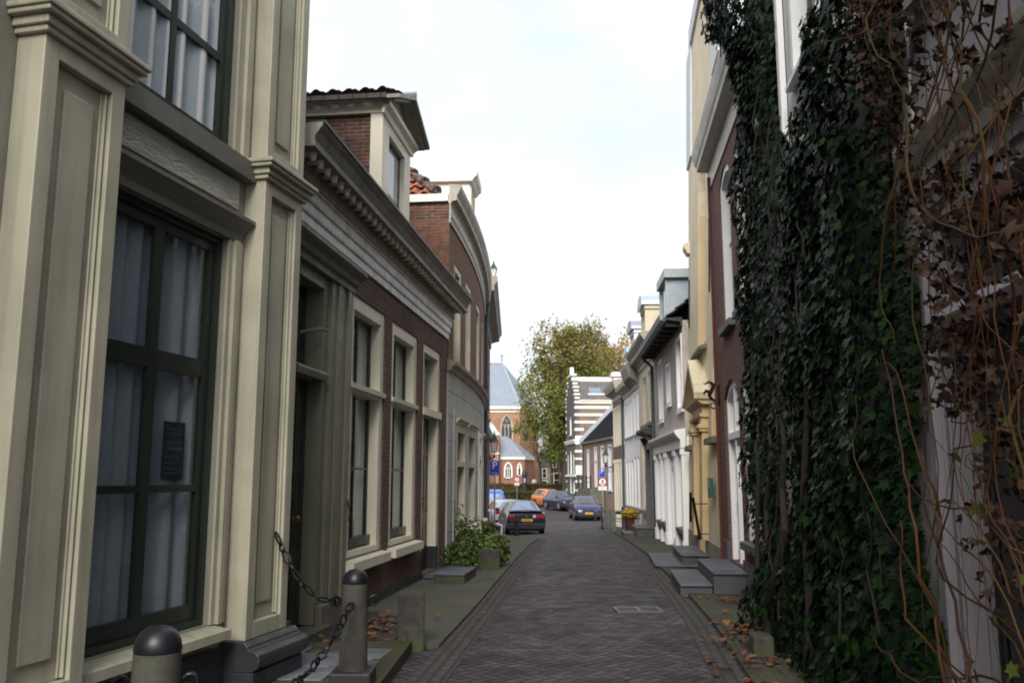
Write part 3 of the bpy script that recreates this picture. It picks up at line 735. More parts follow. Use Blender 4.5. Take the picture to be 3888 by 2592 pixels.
b_.inputs['Color1'].default_value = (.50, .15, .06, 1); b_.inputs['Color2'].default_value = (.30, .085, .045, 1)
t.set(t.mix(t.ramp(t.noise(v_, 2.2, 6, .7), (.5, 0.0), (.62, .85)), b_.outputs[0], (.05, .045, .04)), .75); M_PANT = t.m
HX, HZ = 3.3, 3.2
tile_slope(FC, 'roof', lambda a, t: ((a, -.25 - 3.25 * t, 6.98 + HZ * t), (0, .70, .71)), lambda t: HX * t, lambda t: CL, 15, M_PANT, HC)
tile_slope(FC, 'hip_roof', lambda a, t: ((HX * t - .02, -a, 6.98 + HZ * t), (-.70, 0, .71)), lambda t: .25 + 3.25 * t, lambda t: 6.75 - 3.25 * t, 15, M_PANT, HC)
m = MB(FC); m.ext(HX, CL, [(-3.5, 10.16), (-7.1, 6.6), (-7.1, 6.5), (-.3, 6.85), (-3.5, 10.0)]); m.build('roof_back', M_TILEB, HC)
m = MB(FC); P_ = [(HX * t, -.25 - 3.25 * t, 7.03 + HZ * t) for t in np.linspace(0, 1, 12)]
for p, q in zip(P_, P_[1:]): m.tube([tuple(np.array(p) + np.array((0, 0, .03))), tuple(np.array(q) - np.array((0, 0, .03)))], [.115, .085], 8)
m.build('hip_tiles', tilemat('hip_tile_dark', (.07, .07, .08), (.12, .11, .11)), HC)
MB(FC).box(.0, .3, -6.95, -.02, 6.5, 6.84).build('flank_frieze', M_BRICKC, HC)
MB(FC).box(-.07, .02, -6.9, -.02, 6.84, 6.99).build('flank_board', paint('flank_board_white', (.78, .78, .76), .5, .15), HC)
# white dormer on its roof
FCd = FC
m = MB(FC); m.box(3.4, 4.45, -3.2, -.08, 7.0, 8.42); dm = m.build('dormer', paint('dormer_white', (.84, .84, .82), .5, .1), HC)
m = MB(FC); m.ext(3.28, 4.57, [(-3.3, 8.42), (-.02, 8.42), (.02, 8.48), (.09, 8.55), (.10, 8.68), (-3.3, 8.68)]); m.build('dormer_cornice', paint('dormer_white', (.84, .84, .82)), dm)
m = MB(FC); m.box(3.55, 4.3, -.08, -.075, 7.2, 8.3); m.build('window', GLASS, dm)
m = MB(FC); m.box(3.45, 3.55, -.09, -.05, 7.1, 8.35); m.box(4.3, 4.4, -.09, -.05, 7.1, 8.35); m.box(3.88, 3.96, -.09, -.05, 7.1, 8.35); m.build('frame', M_CREAM, dm)
m = MB(FC); m.box(8.3, 9.0, -2.9, -2.2, 8.0, 9.3); m.build('chimney', paint('chimney_white', (.8, .8, .78), .6, .15), HC)
m = MB(FC)
m.tube([(10.22, .09, -.4), (10.22, .09, 6.35), (10.22, .12, 6.6), (10.22, .14, 6.85)], .055, 8)
for z in (.6, 2.1, 2.7, 4.3, 5.6): m.tube([(10.22, .09, z), (10.22, .09, z + .10)], .068, 8)
tag(m.build('drainpipe', M_PIPE, None, smooth=True), 'grey zinc drainpipe running up the far end of the bowed brick front', 'drainpipe').location = (FC.p[0], FC.p[1], 0)

# ================================================================ LEFT: red brick house after the bend
FD = Fr((-.95, 26.3), .1, -1, zb=-.7)
HD = house('brick_house', FD, 'red brick house with overhanging grey cornice just before the parked cars')
ops = [(1.0, 2.2, .4, 2.6), (3.6, 4.8, .4, 2.6), (6.2, 7.2, -.5, 2.2), (8.2, 9.4, .4, 2.4), (1.0, 2.2, 4.0, 5.9), (3.6, 4.8, 4.0, 5.9), (6.0, 7.2, 4.0, 5.9), (8.2, 9.4, 4.0, 5.9)]
wall(FD, 'wall', 0, 10.3, -1.2, 7.3, ops, M_BRICKD, HD, depth=7)
for (a, b, c, d) in ops:
    window(FD, HD, a, b, c, d, M_CREAM, M_BLACK, fw=.10, rec=.12, hb=(((c + d) / 2, .06, 's'),), sill=(.08, .08) if c > 0 else None, curtain=M_BLIND)
MB(FD).ext(-.02, 10.35, [(0, 3.15), (.10, 3.2), (.14, 3.32), (.14, 3.42), (0, 3.5)]).build('string_course', paint('string_stone', (.42, .38, .31)), HD)
M_CG = paint('cornice_greybrown', (.30, .27, .24), .5, .3)
cornice(FD, 'cornice', -.1, 10.2, [(0, 7.0), (.06, 7.0), (.06, 7.2), (.12, 7.25), (.40, 7.32), (.40, 7.45), (.50, 7.6), (.50, 7.75), (0, 7.78)], M_CG, HD)
pitched(FD, 'roof', 0, 10.3, 7.75, 10.3, 7, M_TILEB, HD, ov=-.1)
# lantern-shaped roof light above its cornice
def frustum(m, c, r0, r1, z0, z1, n=4, rot=PI / 4):
    a0 = [(c[0] + r0 * math.cos(rot + 2 * PI * i / n), c[1] + r0 * math.sin(rot + 2 * PI * i / n), z0) for i in range(n)]
    a1 = [(c[0] + r1 * math.cos(rot + 2 * PI * i / n), c[1] + r1 * math.sin(rot + 2 * PI * i / n), z1) for i in range(n)]
    return m.add(a0 + a1, [(i, (i + 1) % n, (i + 1) % n + n, i + n) for i in range(n)] + [tuple(range(n)), tuple(range(n, 2 * n))])
# street lanterns: iron bracket, copper-green hood, milky glass
M_HOOD = plain('lantern_hood', (0.015, 0.05, 0.045), .4, .3)
M_MILK = plain('lantern_glass', (0.72, 0.68, 0.62), .25)
def lantern(name, loc, arm, label, scale=1.0, group=None):
    """arm = (dx,dy) from the lamp back to the wall"""
    o = empty(name, loc, 0, label, 'street lamp', group); S = scale
    m = MB(); frustum(m, (0, 0), .10 * S, .19 * S, 0, .36 * S); m.build('lamp_glass', M_MILK, o)
    m = MB()
    for i in range(4):
        a = PI / 4 + i * PI / 2; m.tube([(.105 * S * math.cos(a), .105 * S * math.sin(a), -.01), (.195 * S * math.cos(a), .195 * S * math.sin(a), .37 * S)], .012 * S, 5)
    frustum(m, (0, 0), .11 * S, .11 * S, -.03 * S, .0)
    m.build('lamp_frame', M_IRON, o)
    m = MB(); frustum(m, (0, 0), .23 * S, .21 * S, .36 * S, .40 * S); frustum(m, (0, 0), .21 * S, .07 * S, .40 * S, .58 * S); frustum(m, (0, 0), .09 * S, .05 * S, .58 * S, .66 * S)
    m.lathe((0, 0, .66 * S), [(0, 0), (.03 * S, .02 * S), (.02 * S, .06 * S), (0, .12 * S)], 8); m.build('lamp_hood', M_HOOD, o)
    m = MB(); dx, dy = arm; ln = math.hypot(dx, dy)
    m.tube([(0, 0, -.03 * S), (0, 0, -.14 * S), (dx * .3, dy * .3, -.22 * S), (dx, dy, -.22 * S)], .022 * S, 6)
    pts = []
    for i in range(15):
        a = i / 14 * 2 * PI * 1.1; r = .16 * S * (1 - i / 20); pts.append((dx * .62 + r * math.cos(a) * dx / ln, dy * .62 + r * math.cos(a) * dy / ln, -.40 * S + r * math.sin(a)))
    m.tube(pts, .014 * S, 5); m.lathe((dx, dy, -.30 * S), [(0, -.2 * S), (.03, -.2 * S), (.03, .2 * S), (0, .2 * S)], 6)
    m.lathe((0, 0, -.17 * S), [(0, -.05 * S), (.04 * S, -.03 * S), (.05 * S, .02 * S), (.02 * S, .06 * S), (0, .06 * S)], 8)
    m.build('lamp_bracket', M_IRON, o); return o
lantern('street_lamp', (-.74, 36.4, 2.68), (-.18, 0.0), 'green-hooded lantern on the brick wall above the blue parking sign', 1.15, 'lantern street lamps')
lantern('street_lamp', (4.5, 42.3, 2.35), (.39, .05), 'green-hooded lantern on an iron bracket beside the brick cottage', .95, 'lantern street lamps')
lantern('street_lamp', (-.62, 28.6, 8.28), (-.12, .0), 'small lantern high up above the roof cornice of the red brick house', .75, 'lantern street lamps')

m = MB(); m.tube([(-.74, 28.6, 7.7), (-.74, 28.6, 8.16)], .03, 6); tag(m.build('lamp_post', M_IRON, None), 'short iron post carrying the small lantern above the roof cornice', 'lamp post')
# ================================================================ RIGHT side frames
RH = 6.09
FR = Fr((3.18, 11.68), RH, +1)
def hd_pt(p, h, l): return (p[0] + math.sin(rad(h)) * l, p[1] + math.cos(rad(h)) * l)
M_WHITE = paint('white_paint_r', (0.86, 0.86, 0.88), 0.5, 0.06)
M_LILAC = paint('lilac_grey_paint', (0.30, 0.285, 0.32), 0.45, 0.12)
M_WHITEW = paint('whitewashed_wall', (0.62, 0.63, 0.64), 0.75, 0.25, bump=0.005)
M_BRICKR = brick('brick_dark_red', (0.17, 0.058, 0.046), (0.12, 0.042, 0.036), (0.17, 0.13, 0.11), stain_amt=0.35)
M_YELL = paint('yellow_stucco', (0.76, 0.665, 0.47), 0.6, 0.2, bump=0.002)
M_AMBER = paint('amber_stucco', (0.61, 0.46, 0.26), 0.55, 0.14, bump=0.002)
M_BASE = paint('grey_base_band', (0.27, 0.23, 0.20), 0.7, 0.3)

# ---- red brick house with arched white door and window
HR6 = house('brick_house', FR, 'dark red brick house with an arched white door, between the yellow house and the ivy')
ops = [(.90, 2.42, .35, 3.10), (-.65, .55, .76, 3.05), (.95, 2.05, 3.95, 6.45), (-.75, .45, 3.95, 6.45)]
wall(FR, 'wall', -.95, 3.25, -.4, 7.0, ops, M_BRICKR, HR6, depth=7, reveal=.2)
for a, b, z in ((-.95, .88, .47), (2.44, 3.2, .62)): MB(FR).box(a, b, 0, .03, -.4, z).build('plinth', paint('plinth_lilac', (.09, .09, .115), .5, .2), HR6)
def arched(F, parent, u0, u1, z0, z1, rise, fm, rec, mid=True, name='window', wallm=None, thick=.09):
    """frame with a segmental arched head; brick fills the corners above the arch"""
    n = 12; m = MB(F); c = (u0 + u1) / 2; w = (u1 - u0) / 2
    R = (w * w + rise * rise) / (2 * rise)
    def top(u, r=R, dz=0.0): return z1 - R + math.sqrt(max(0, r * r - (u - c) ** 2)) - dz
    xs = [u0 + (u1 - u0) * i / n for i in range(n + 1)]
    if wallm:
        f = MB(F)
        for a, b in zip(xs, xs[1:]): f.prv([(a, top(a)), (b, top(b)), (b, z1 + .002), (a, z1 + .002)], -.2, -.0005)
        f.build('arch_brick', wallm, parent)
    f0, f1 = -rec - .05, -rec + .08
    m.box(u0 + .002, u0 + thick, f0, f1, z0, z1 - rise + .02); m.box(u1 - thick, u1 - .002, f0, f1, z0, z1 - rise + .02)
    for a, b in zip(xs, xs[1:]): m.prv([(a, top(a) - .10), (b, top(b) - .10), (b, top(b) - .001), (a, top(a) - .001)], f0, f1 - .003)
    if mid: m.box(c - .05, c + .05, f0, f1 - .006, z0, z1 - .1)
    return m.build(name, fm, parent), top
d6, _ = arched(FR, HR6, .90, 2.42, .35, 3.10, .26, M_WHITE, .12, True, 'door_frame', M_BRICKR)
m = MB(FR); m.box(.99, 2.33, -.19, -.12, .36, 2.22); m.build('door', paint('door_white', (.66, .66, .66), .4, .1), d6)
m = MB(FR)
for a, b in ((1.05, 1.56), (1.76, 2.27)):
    for c, d in ((.5, 1.1), (1.2, 2.1)):
        m.box(a, b, -.12, -.108, c, c + .03); m.box(a, b, -.12, -.108, d - .03, d); m.box(a, a + .03, -.12, -.108, c + .03, d - .03); m.box(b - .03, b, -.12, -.108, c + .03, d - .03)
m.box(.99, 2.33, -.2, -.03, 2.20, 2.30); m.build('door_mouldings', M_WHITE, d6)
MB(FR).box(.98, 2.34, -.16, -.155, 2.3, 3.0).build('transom_light', GLASS, d6)
for k, (a, b, c, d) in enumerate(ops[1:]):
    w, tp = arched(FR, HR6, a, b, c, d, .18, M_WHITE, .10, False, 'window', M_BRICKR)
    m = MB(FR); m.box(a + .09, b - .09, -.14, -.11, (c + d) / 2 + .1, (c + d) / 2 + .16); m.box((a + b) / 2 - .02, (a + b) / 2 + .02, -.14, -.11, c, d - .1); m.build('sash', M_WHITE, w)
    MB(FR).box(a + .05, b - .05, -.13, -.126, c, d - .02).build('pane', GLASS, w)
    curtain_obj(FR, w, a + .08, b - .08, c, d - .1, -.28, M_CURT)
    MB(FR).ext(a - .06, b + .06, [(-.1, c - .12), (.10, c - .12), (.10, c - .02), (-.1, c + .0)]).build('sill', M_BLUEST, w)
M_SOFF = paint('soffit_cream', (.62, .61, .55), .5, .15)
cornice(FR, 'cornice', -.95, 3.30, [(0, 6.62), (.025, 6.62), (.025, 7.0), (.21, 7.02), (.22, 7.09), (.25, 7.14), (.28, 7.24), (.30, 7.34), (0, 7.36)], M_SOFF, HR6)
pitched(FR, 'roof', -.95, 3.25, 7.34, 10.2, 7, M_TILEB, HR6, ov=.1)
m = MB(FR); m.tube([(2.95, .05, -.1), (2.95, .05, 2.9), (2.97, .05, 6.8)], .028, 6); tag(m.build('drainpipe', plain('rust_pipe', (.12, .035, .02), .6), None), 'thin rust-brown pipe at the joint of the yellow and red brick houses', 'drainpipe')
o = bpy.data.objects['drainpipe.001']; o.location = HR6.location; o.rotation_euler = HR6.rotation_euler
# iron ornament bracket
bx, by, _ = FR.world(2.95, 0); o = empty('wall_ornament', (bx, by, 2.9), rad(90 - RH), 'curled black iron ornament shaped like a beast fixed to the brick wall', 'wall ornament')
m = MB(); m.tube([(0, .0, .06), (0, .10, -.02), (0, .22, .02), (0, .27, .13), (0, .21, .25), (0, .16, .36), (0, .20, .46), (0, .29, .49), (0, .37, .44), (0, .43, .45)], [.03, .035, .045, .055, .06, .05, .045, .04, .025, .006], 8)
m.tube([(0, .10, .0)] + [(0, .16 + .10 * math.cos(a) * (1 - k / 40), -.16 + .10 * math.sin(a) * (1 - k / 40)) for k, a in enumerate(np.linspace(PI * .7, -PI * 1.5, 20))], .02, 6)
m.tube([(0, .24, .20), (0, .36, .25), (0, .42, .18), (0, .38, .13)], [.05, .045, .03, .008], 6); m.tube([(0, .17, .40), (0, .08, .46), (0, .04, .40)], [.035, .03, .008], 6)
m.lathe((0, .02, .1), [(0, -.25), (.05, -.25), (.05, .3), (0, .3)], 8); m.build('iron_scroll', M_IRON, o, smooth=True); o.scale = (.62, .62, .62)
m = MB(); m.lathe((0, 0, .1), [(0, .0), (.07, 0), (.07, .02), (0, .03)], 8, 'v'); m.build('wall_plate', M_IRON, o)

# ---- yellow chapel-like house
FY = Fr(FR.world(3.25, 0)[:2], RH, +1, zb=-.15)
YW = 6.25
HY = house('yellow_house', FY, 'tall yellow stucco house with a pedimented doorway and pointed niches', 'house', rad(1.7))
dc = 3.2
ops = [(dc - .60, dc + .60, .1, 2.62), (.62, 1.62, 2.36, 4.3), (4.75, 5.75, 2.36, 4.3), (dc - .75, dc + .75, 4.36, 8.9)]
wall(FY, 'wall', 0, YW, -.6, 9.3, ops, M_YELL, HY, depth=8, reveal=.45)
# gable above, with zinc covered slope
m = MB(FY); m.prv([(0, 9.3), (YW, 9.3), (YW - .9, 11.0), (YW - .9, 12.4), (.9, 12.4), (.9, 11.0)], -.5, .0); m.build('gable', M_YELL, HY)
m = MB(FY); m.box(YW - 1.0, YW + .04, -.55, .05, 9.3, 12.2); m.box(-.04, 1.0, -.55, .05, 9.3, 12.2); m.box(.7, YW - .7, -.55, .06, 12.2, 12.7); m.build('gable_zinc', plain('zinc_light', (.55, .60, .66), .5, .1), HY)
cornice(FY, 'shoulder_cornice', YW - .35, YW + .05, [(0, 7.05), (.05, 7.05), (.14, 7.2), (.14, 7.3), (0, 7.32)], M_YELL, HY)
def lancet(F, parent, u0, u1, z0, zs, z1, mat, backm, wm, dep=.40, flush=True):
    """fill the corners of a rectangular opening so that it reads as a pointed arch; pale blind panel at the back"""
    c = (u0 + u1) / 2; w = (u1 - u0) / 2; h = z1 - zs; n = 10
    R = (w * w + h * h) / (2 * w)
    def top(u):
        x = abs(u - c); return zs + math.sqrt(max(0, R * R - (x + R - w) ** 2))
    m = MB(F); xs = [u0 + (u1 - u0) * i / (2 * n) for i in range(2 * n + 1)]
    for a, b in zip(xs, xs[1:]): m.prv([(a, top(a)), (b, top(b)), (b, z1 + .001), (a, z1 + .001)], -.451, -.0006)
    k = m.build('arch_filling', wm, parent)
    MB(F).box(u0 - .05, u1 + .05, -.46, -dep, z0, z1).build('blind_panel', backm, parent)
    m = MB(F)
    m.box(u0 + .001, u0 + .02, -dep, -.012, z0, zs); m.box(u1 - .02, u1 - .001, -dep, -.012, z0, zs); m.build('niche_reveal', mat, parent)
M_PANEL = paint('blind_panel_paleblue', (.66, .70, .78), .5, .1)
lancet(FY, HY, .62, 1.62, 2.36, 3.35, 4.3, M_AMBER, M_PANEL, M_YELL)
lancet(FY, HY, 4.75, 5.75, 2.36, 3.35, 4.3, M_AMBER, M_PANEL, M_YELL)
lancet(FY, HY, dc - .75, dc + .75, 4.36, 7.4, 8.9, M_AMBER, M_PANEL, M_YELL, .3)
M_OLDS = stone('old_sandstone', (.16, .14, .11), (.25, .22, .17), .8)
for a, b, z in ((.5, 1.74, 2.36), (4.63, 5.87, 2.36)): MB(FY).ext(a, b, [(-.4, z - .14), (.14, z - .14), (.14, z - .03), (-.4, z + .02)]).build('niche_sill', M_OLDS, HY)
MB(FY).ext(dc - .85, dc + .85, [(-.4, 4.22), (.16, 4.16), (.16, 4.22), (-.3, 4.38)]).build('niche_sill', M_OLDS, HY)
m = MB(FY)
for s_ in (-1, 1):
    c = dc + s_ * .82
    m.box(c - .2, c + .2, 0, .12, .42, 2.5); m.box(c - .25, c + .25, 0, .17, 2.5, 2.56); m.box(c - .28, c + .28, 0, .20, 2.56, 2.64); m.box(c - .23, c + .23, 0, .14, 2.64, 2.78)
m.ext(dc - 1.10, dc + 1.10, [(0, 2.78), (.16, 2.78), (.18, 2.84), (.13, 2.86), (.13, 3.02), (0, 3.02)])
m.ext(dc - 1.25, dc + 1.25, [(0, 3.02), (.14, 3.02), (.24, 3.09), (.26, 3.16), (0, 3.18)])
pt = m.build('portal', M_AMBER, HY, bevel=.006)
m = MB(FY); m.prv([(dc - 1.15, 3.18), (dc + 1.15, 3.18), (dc, 3.82)], 0, .10); m.build('tympanum', M_BASE, pt)
m = MB(FY)
for s_ in (-1, 1): m.prv([(dc + s_ * 1.30, 3.12), (dc, 3.90), (dc, 4.04), (dc + s_ * 1.33, 3.24)], 0, .30)
m.build('pediment', M_YELL, pt)
m = MB(FY); m.box(dc - .6, dc - .45, -.4, .0, .1, 2.62); m.box(dc + .45, dc + .6, -.4, .0, .1, 2.62); m.build('door_lining', M_AMBER, pt)
dd = panelled(FY, HY, dc - .45, dc + .45, .1, 2.62, -.30, paint('door_greyblue', (.12, .13, .16), .4, .15), ((.2, .9), (1.1, 2.3)), 1)
m = MB(FY); m.box(0, dc - .62, 0, .012, -.6, .42); m.box(dc + .62, YW, 0, .012, -.6, .42); m.build('base_band', M_BASE, HY)
px_, py_, _ = FY.world(1.15, .0); o = empty('wall_plaque', (px_, py_, 1.25), rad(90 - RH), 'small green box fixed on the yellow wall under the pointed niche', 'letter box')
m = MB(); m.box(-.17, .17, 0, .07, 0, .36); m.build('box_body', plain('plaque_green', (.02, .10, .08), .4), o, bevel=.01); m = MB(); m.box(-.13, .13, .07, .074, .16, .33); m.build('box_front', plain('plaque_pale', (.25, .32, .3), .4), o)
for (u, z0, z1, v0, v1, lab) in ((3.98, .68, 1.30, .15, .13, 'black vertical handrail left of the yellow doorway'), (1.95, .46, 1.24, .17, .28, 'slanting black handrail right of the yellow doorway')):
    a = FY.world(u, 0); o = empty('handrail', (a[0], a[1], z0), rad(90 - RH), lab, 'handrail', 'black rails at the yellow doorway')
    m = MB(); m.tube([(0, v0, 0), (0, v1, z1 - z0)], .028, 8); m.build('rail_bar', M_IRON, o, smooth=True)
    for q in (.1, z1 - z0 - .12): m = MB(); vv = v0 + (v1 - v0) * q / (z1 - z0); m.tube([(0, 0.0, q), (0, vv, q)], .01, 6); m.build('bracket', M_IRON, o)
for u, z in ((1.75, 6.7), (5.95, 6.4)): MB(FY).box(u, u + .05, .0, .03, 5.2, z).build('wall_tie', M_IRON, HY)
pitched(FY, 'roof', .1, YW - .1, 9.2, 12.6, 8, M_TILEB, HY, ov=-.3)

# ---- grey plastered house with black gutter and white shopfront
p4 = FY.world(YW, 0)[:2]
F4 = Fr(p4, 3.2, +1, zb=-.2)
H4 = house('plastered_house', F4, 'weathered grey plaster house with a black gutter over a white pilastered ground floor')
M_PGREY = paint('plaster_brown_grey', (.54, .49, .455), .85, .35, bump=.005)
ops = [(.10, 1.12, 3.28, 5.15), (2.5, 3.35, 3.6, 4.75), (4.3, 5.3, 3.28, 5.1)]
lo = [(.15, 1.15, .42, 2.3), (1.55, 3.05, -.1, 2.3), (3.65, 4.5, .40, 2.3), (4.75, 5.7, .40, 2.3)]
wall(F4, 'upper_wall', 0, 6.2, 2.6, 5.45, ops, M_PGREY, H4, depth=7)
wall(F4, 'ground_floor_wall', 0, 6.2, -.8, 2.6, lo, M_WHITE, H4, depth=7, top=False, v=-.02)
for (a, b, c, d) in ops: window(F4, H4, a, b, c, d, M_WHITE, M_WHITE, fw=.10, rec=.05, sw=.05, hb=(((c + d) / 2, .05, 's'),), sill=(.07, .07), silm=M_WHITE, curtain=M_CURT, fproj=.03)
for (a, b, c, d) in lo:
    if c > 0: window(F4, H4, a, b, c, d, M_WHITE, M_WHITE, v=-.02, fw=.08, rec=.08, sw=.05, hb=((1.7, .06, 's'),), sill=(.16, .13), silm=M_BLUEST, curtain=M_CURT)
    else:
        f_ = MB(F4); f_.box(a, a + .1, -.2, .0, c, d); f_.box(b - .1, b, -.2, 0, c, d); f_.box(a + .1, b - .1, -.2, 0, d - .1, d); f_.box(a + .1, b - .1, -.2, -.01, 1.85, 1.95); fo = f_.build('door_frame', M_WHITE, H4)
        panelled(F4, fo, a + .1, b - .1, c, 1.85, -.12, M_WHITE, ((.15, .8), (.95, 1.7)), 2)
m = MB(F4)
for u in (0.0, 1.2, 1.44, 3.1, 3.45, 4.55, 5.75, 6.05):
    m = MB(F4); m.box(u, u + .13, -.02, .11, .12, 2.16); m.box(u - .02, u + .15, -.02, .14, -.7, .12); m.box(u - .02, u + .15, -.02, .14, 2.16, 2.3)
    m.build('shop_pilaster', M_WHITE, H4)
m = MB(F4); m.box(.14, 1.18, -.02, .02, -.7, .27); m.box(3.6, 5.72, -.02, .02, -.7, .25); m.build('stall_riser', M_BASE, H4)
MB(F4).ext(-.03, 6.3, [(0, 2.32), (.13, 2.32), (.13, 2.52), (.17, 2.56), (.24, 2.64), (.27, 2.70), (.27, 2.75), (0, 2.80)]).build('shop_cornice', M_WHITE, H4)
m = MB(F4); m.ext(-.05, 6.7, [(0, 5.40), (.42, 5.46), (.44, 5.50), (0, 5.52)]); m.ext(-.05, 6.7, [(.0, 5.30), (.05, 5.30), (.05, 5.40), (0, 5.40)])
for i in range(9): m.box(.1 + i * .75, .2 + i * .75, .05, .38, 5.32, 5.42)
ev = m.build('eaves', plain('tarred_black', (.02, .02, .022), .6), H4)
MB(F4).ext(-.05, 6.7, [(.40, 5.44), (.54, 5.44), (.56, 5.58), (.54, 5.58), (.53, 5.46), (.41, 5.46)]).build('gutter', plain('gutter_grey', (.20, .21, .22), .5, .3), ev)
pantiles(F4, 'roof', 0, 6.2, .35, 5.52, -3.5, 8.6, M_TILEB, H4)
MB(F4).ext(0, 6.2, [(-3.5, 8.6), (-7, 5.5), (-7, 5.4), (-.1, 5.40), (-3.5, 8.4)]).build('roof_back', M_TILEB, H4)
m = MB(F4); m.box(2.15, 3.75, -3.6, .04, 5.55, 7.0); dm = m.build('dormer', plain('dormer_zinc', (.36, .44, .50), .5, .2), H4)
m = MB(F4); m.box(2.0, 3.9, -3.7, .16, 7.0, 7.24); m.build('dormer_roof', plain('dormer_fascia', (.42, .48, .50), .5), dm)
m = MB(F4); m.box(2.15, 2.28, .04, .11, 5.55, 7.0); m.box(3.62, 3.75, .04, .11, 5.55, 7.0); m.box(2.28, 3.62, .04, .10, 5.55, 5.85); m.build('dormer_frame', plain('dormer_fascia', (.42, .48, .50)), dm)
MB(F4).box(2.3, 3.6, .042, .046, 5.85, 6.95).build('pane', GLASS, dm)
m = MB(F4)
m.tube([(6.45, .40, 5.48), (6.42, .3, 5.3), (6.4, .09, 5.1), (6.4, .09, -.5)], .055, 8); m.tube([(6.33, .085, -.4), (6.33, .085, 2.3)], .05, 6)
dp = tag(m.build('drainpipe', M_PIPE, None, smooth=True), 'dark zinc drainpipe below the black gutter of the grey plaster house', 'drainpipe'); dp.location = H4.location; dp.rotation_euler = H4.rotation_euler
dp.data.transform(Matrix.Translation((0, 0, 0)))

# ---- cream house with door hood
p3 = hd_pt(p4, 3.2, 6.2); F3 = Fr(p3, 2.6, +1, zb=-.27)
H3 = house('cream_house', F3, 'cream painted house with a heavy moulded cornice and dark hood over its door')
M_CR3 = paint('cream_wall', (.66, .60, .48), .6, .2)
ops = [(1.15, 2.15, 3.45, 5.15), (2.85, 3.95, 3.45, 5.1), (3.75, 4.75, .5, 2.8), (.9, 2.6, -.1, 2.95)]
wall(F3, 'wall', 0, 5.4, -.8, 5.75, ops, M_CR3, H3, depth=7)
for (a, b, c, d) in ops[:3]: window(F3, H3, a, b, c, d, M_CR3, M_CREAMD, fw=.10, rec=.06, hb=(((c + d) / 2, .05, 's'),), sill=(.12, .14), silm=M_BLUEST, curtain=M_BLIND)
m = MB(F3); m.box(.9, 1.1, -.2, .12, -.2, 2.8); m.box(2.4, 2.6, -.2, .12, -.2, 2.8); m.box(1.1, 2.4, -.2, .1, 2.55, 2.8); m.build('door_frame', plain('door_surround_dark', (.10, .10, .11), .5), H3)
panelled(F3, H3, 1.1, 2.4, -.1, 2.55, -.15, M_BLACK, ((.2, .9), (1.1, 2.3)), 2)
m = MB(F3); m.ext(.7, 2.8, [(0, 2.95), (.10, 2.95), (.35, 3.06), (.40, 3.10), (.40, 3.18), (0, 3.22)])
for u in (.85, 2.5): m.ext(u, u + .14, [(0, 2.45), (.08, 2.5), (.12, 2.65), (.22, 2.8), (.3, 2.95), (0, 2.95)])
m.build('door_hood', plain('hood_dark', (.035, .032, .03), .5), H3)
cornice(F3, 'cornice', -.05, 5.5, [(0, 5.45), (.04, 5.45), (.04, 5.6), (.10, 5.66), (.10, 5.72), (.30, 5.80), (.32, 5.92), (.38, 6.0), (.45, 6.1), (.47, 6.2), (0, 6.24)], M_CC, H3)
pitched(F3, 'roof', 0, 5.4, 6.1, 8.6, 7, M_TILEB, H3, ov=.0)
def barrel_dormer(F, par, u0, u1, v1, z0, z1, rise, wallm, zinc, back=3.0):
    m = MB(F); m.box(u0, u1, v1 - back, v1, z0, z1); d = m.build('dormer', wallm, par)
    n = 10; c = (u0 + u1) / 2; w = (u1 - u0) / 2 + .12; pts = [(c + w * math.cos(PI * i / n), z1 + rise * math.sin(PI * i / n)) for i in range(n + 1)]
    m = MB(F); m.prv(pts, v1 - back, v1 + .18); m.build('dormer_roof', zinc, d, smooth=False)
    m = MB(F); m.box(u0 - .05, u1 + .05, v1 - back, v1 + .08, z1 - .14, z1 - .001); m.build('dormer_cornice', wallm, d)
    m = MB(F); m.box(u0 + .14, u1 - .14, v1, v1 + .005, z0 + .3, z1 - .2); m.build('pane', GLASS, d)
    m = MB(F); c = (u0 + u1) / 2; m.box(u0 + .0, u0 + .14, v1, v1 + .06, z0 + .2, z1 - .14); m.box(u1 - .14, u1, v1, v1 + .06, z0 + .2, z1 - .14); m.box(c - .03, c + .03, v1, v1 + .04, z0 + .3, z1 - .2); m.build('frame', wallm, d)
    return d
M_ZBL = plain('zinc_blue', (.42, .50, .62), .4, .3)
barrel_dormer(F3, H3, 1.6, 2.95, .05, 6.0, 7.40, .42, paint('dormer_cream', (.64, .58, .44), .6, .15), M_ZBL, 3.6)

# ---- white house, five upper windows
p2 = hd_pt(p3, 2.6, 5.4); F2 = Fr(p2, 1.0, +1, zb=-.4)
H2 = house('white_house', F2, 'white painted house in two shades with narrow tall windows, behind the posts and rails')
ops = [(.12, .62, 3.28, 4.85), (1.08, 1.58, 3.28, 4.85), (2.25, 2.7, 3.28, 4.75), (3.15, 3.6, 3.28, 4.75), (4.1, 4.55, 3.28, 4.75),
       (.3, .8, .5, 2.4), (1.3, 1.8, .5, 2.4), (2.3, 2.75, .5, 2.3), (3.2, 3.65, .5, 2.3), (4.2, 4.65, .5, 2.3)]
wall(F2, 'wall', 0, 5.2, -1.0, 5.15, ops, M_WHITE, H2, depth=7)
for (a, b, c, d) in ops: window(F2, H2, a, b, c, d, M_WHITE, M_BLACK if a < 2 else M_WHITE, fw=.05, rec=.07, sw=.04, hb=(((c + d) / 2, .04, 's'),), sill=(.10, .10), silm=M_GREY, curtain=M_CURT)
m = MB(F2); m.box(2.0, 5.2, 0, .012, -1, 5.0); 
cornice(F2, 'cornice', 0, 2.1, [(0, 4.98), (.05, 4.98), (.05, 5.15), (.12, 5.25), (.35, 5.4), (.45, 5.75), (.47, 5.9), (0, 5.95)], M_CG, H2)
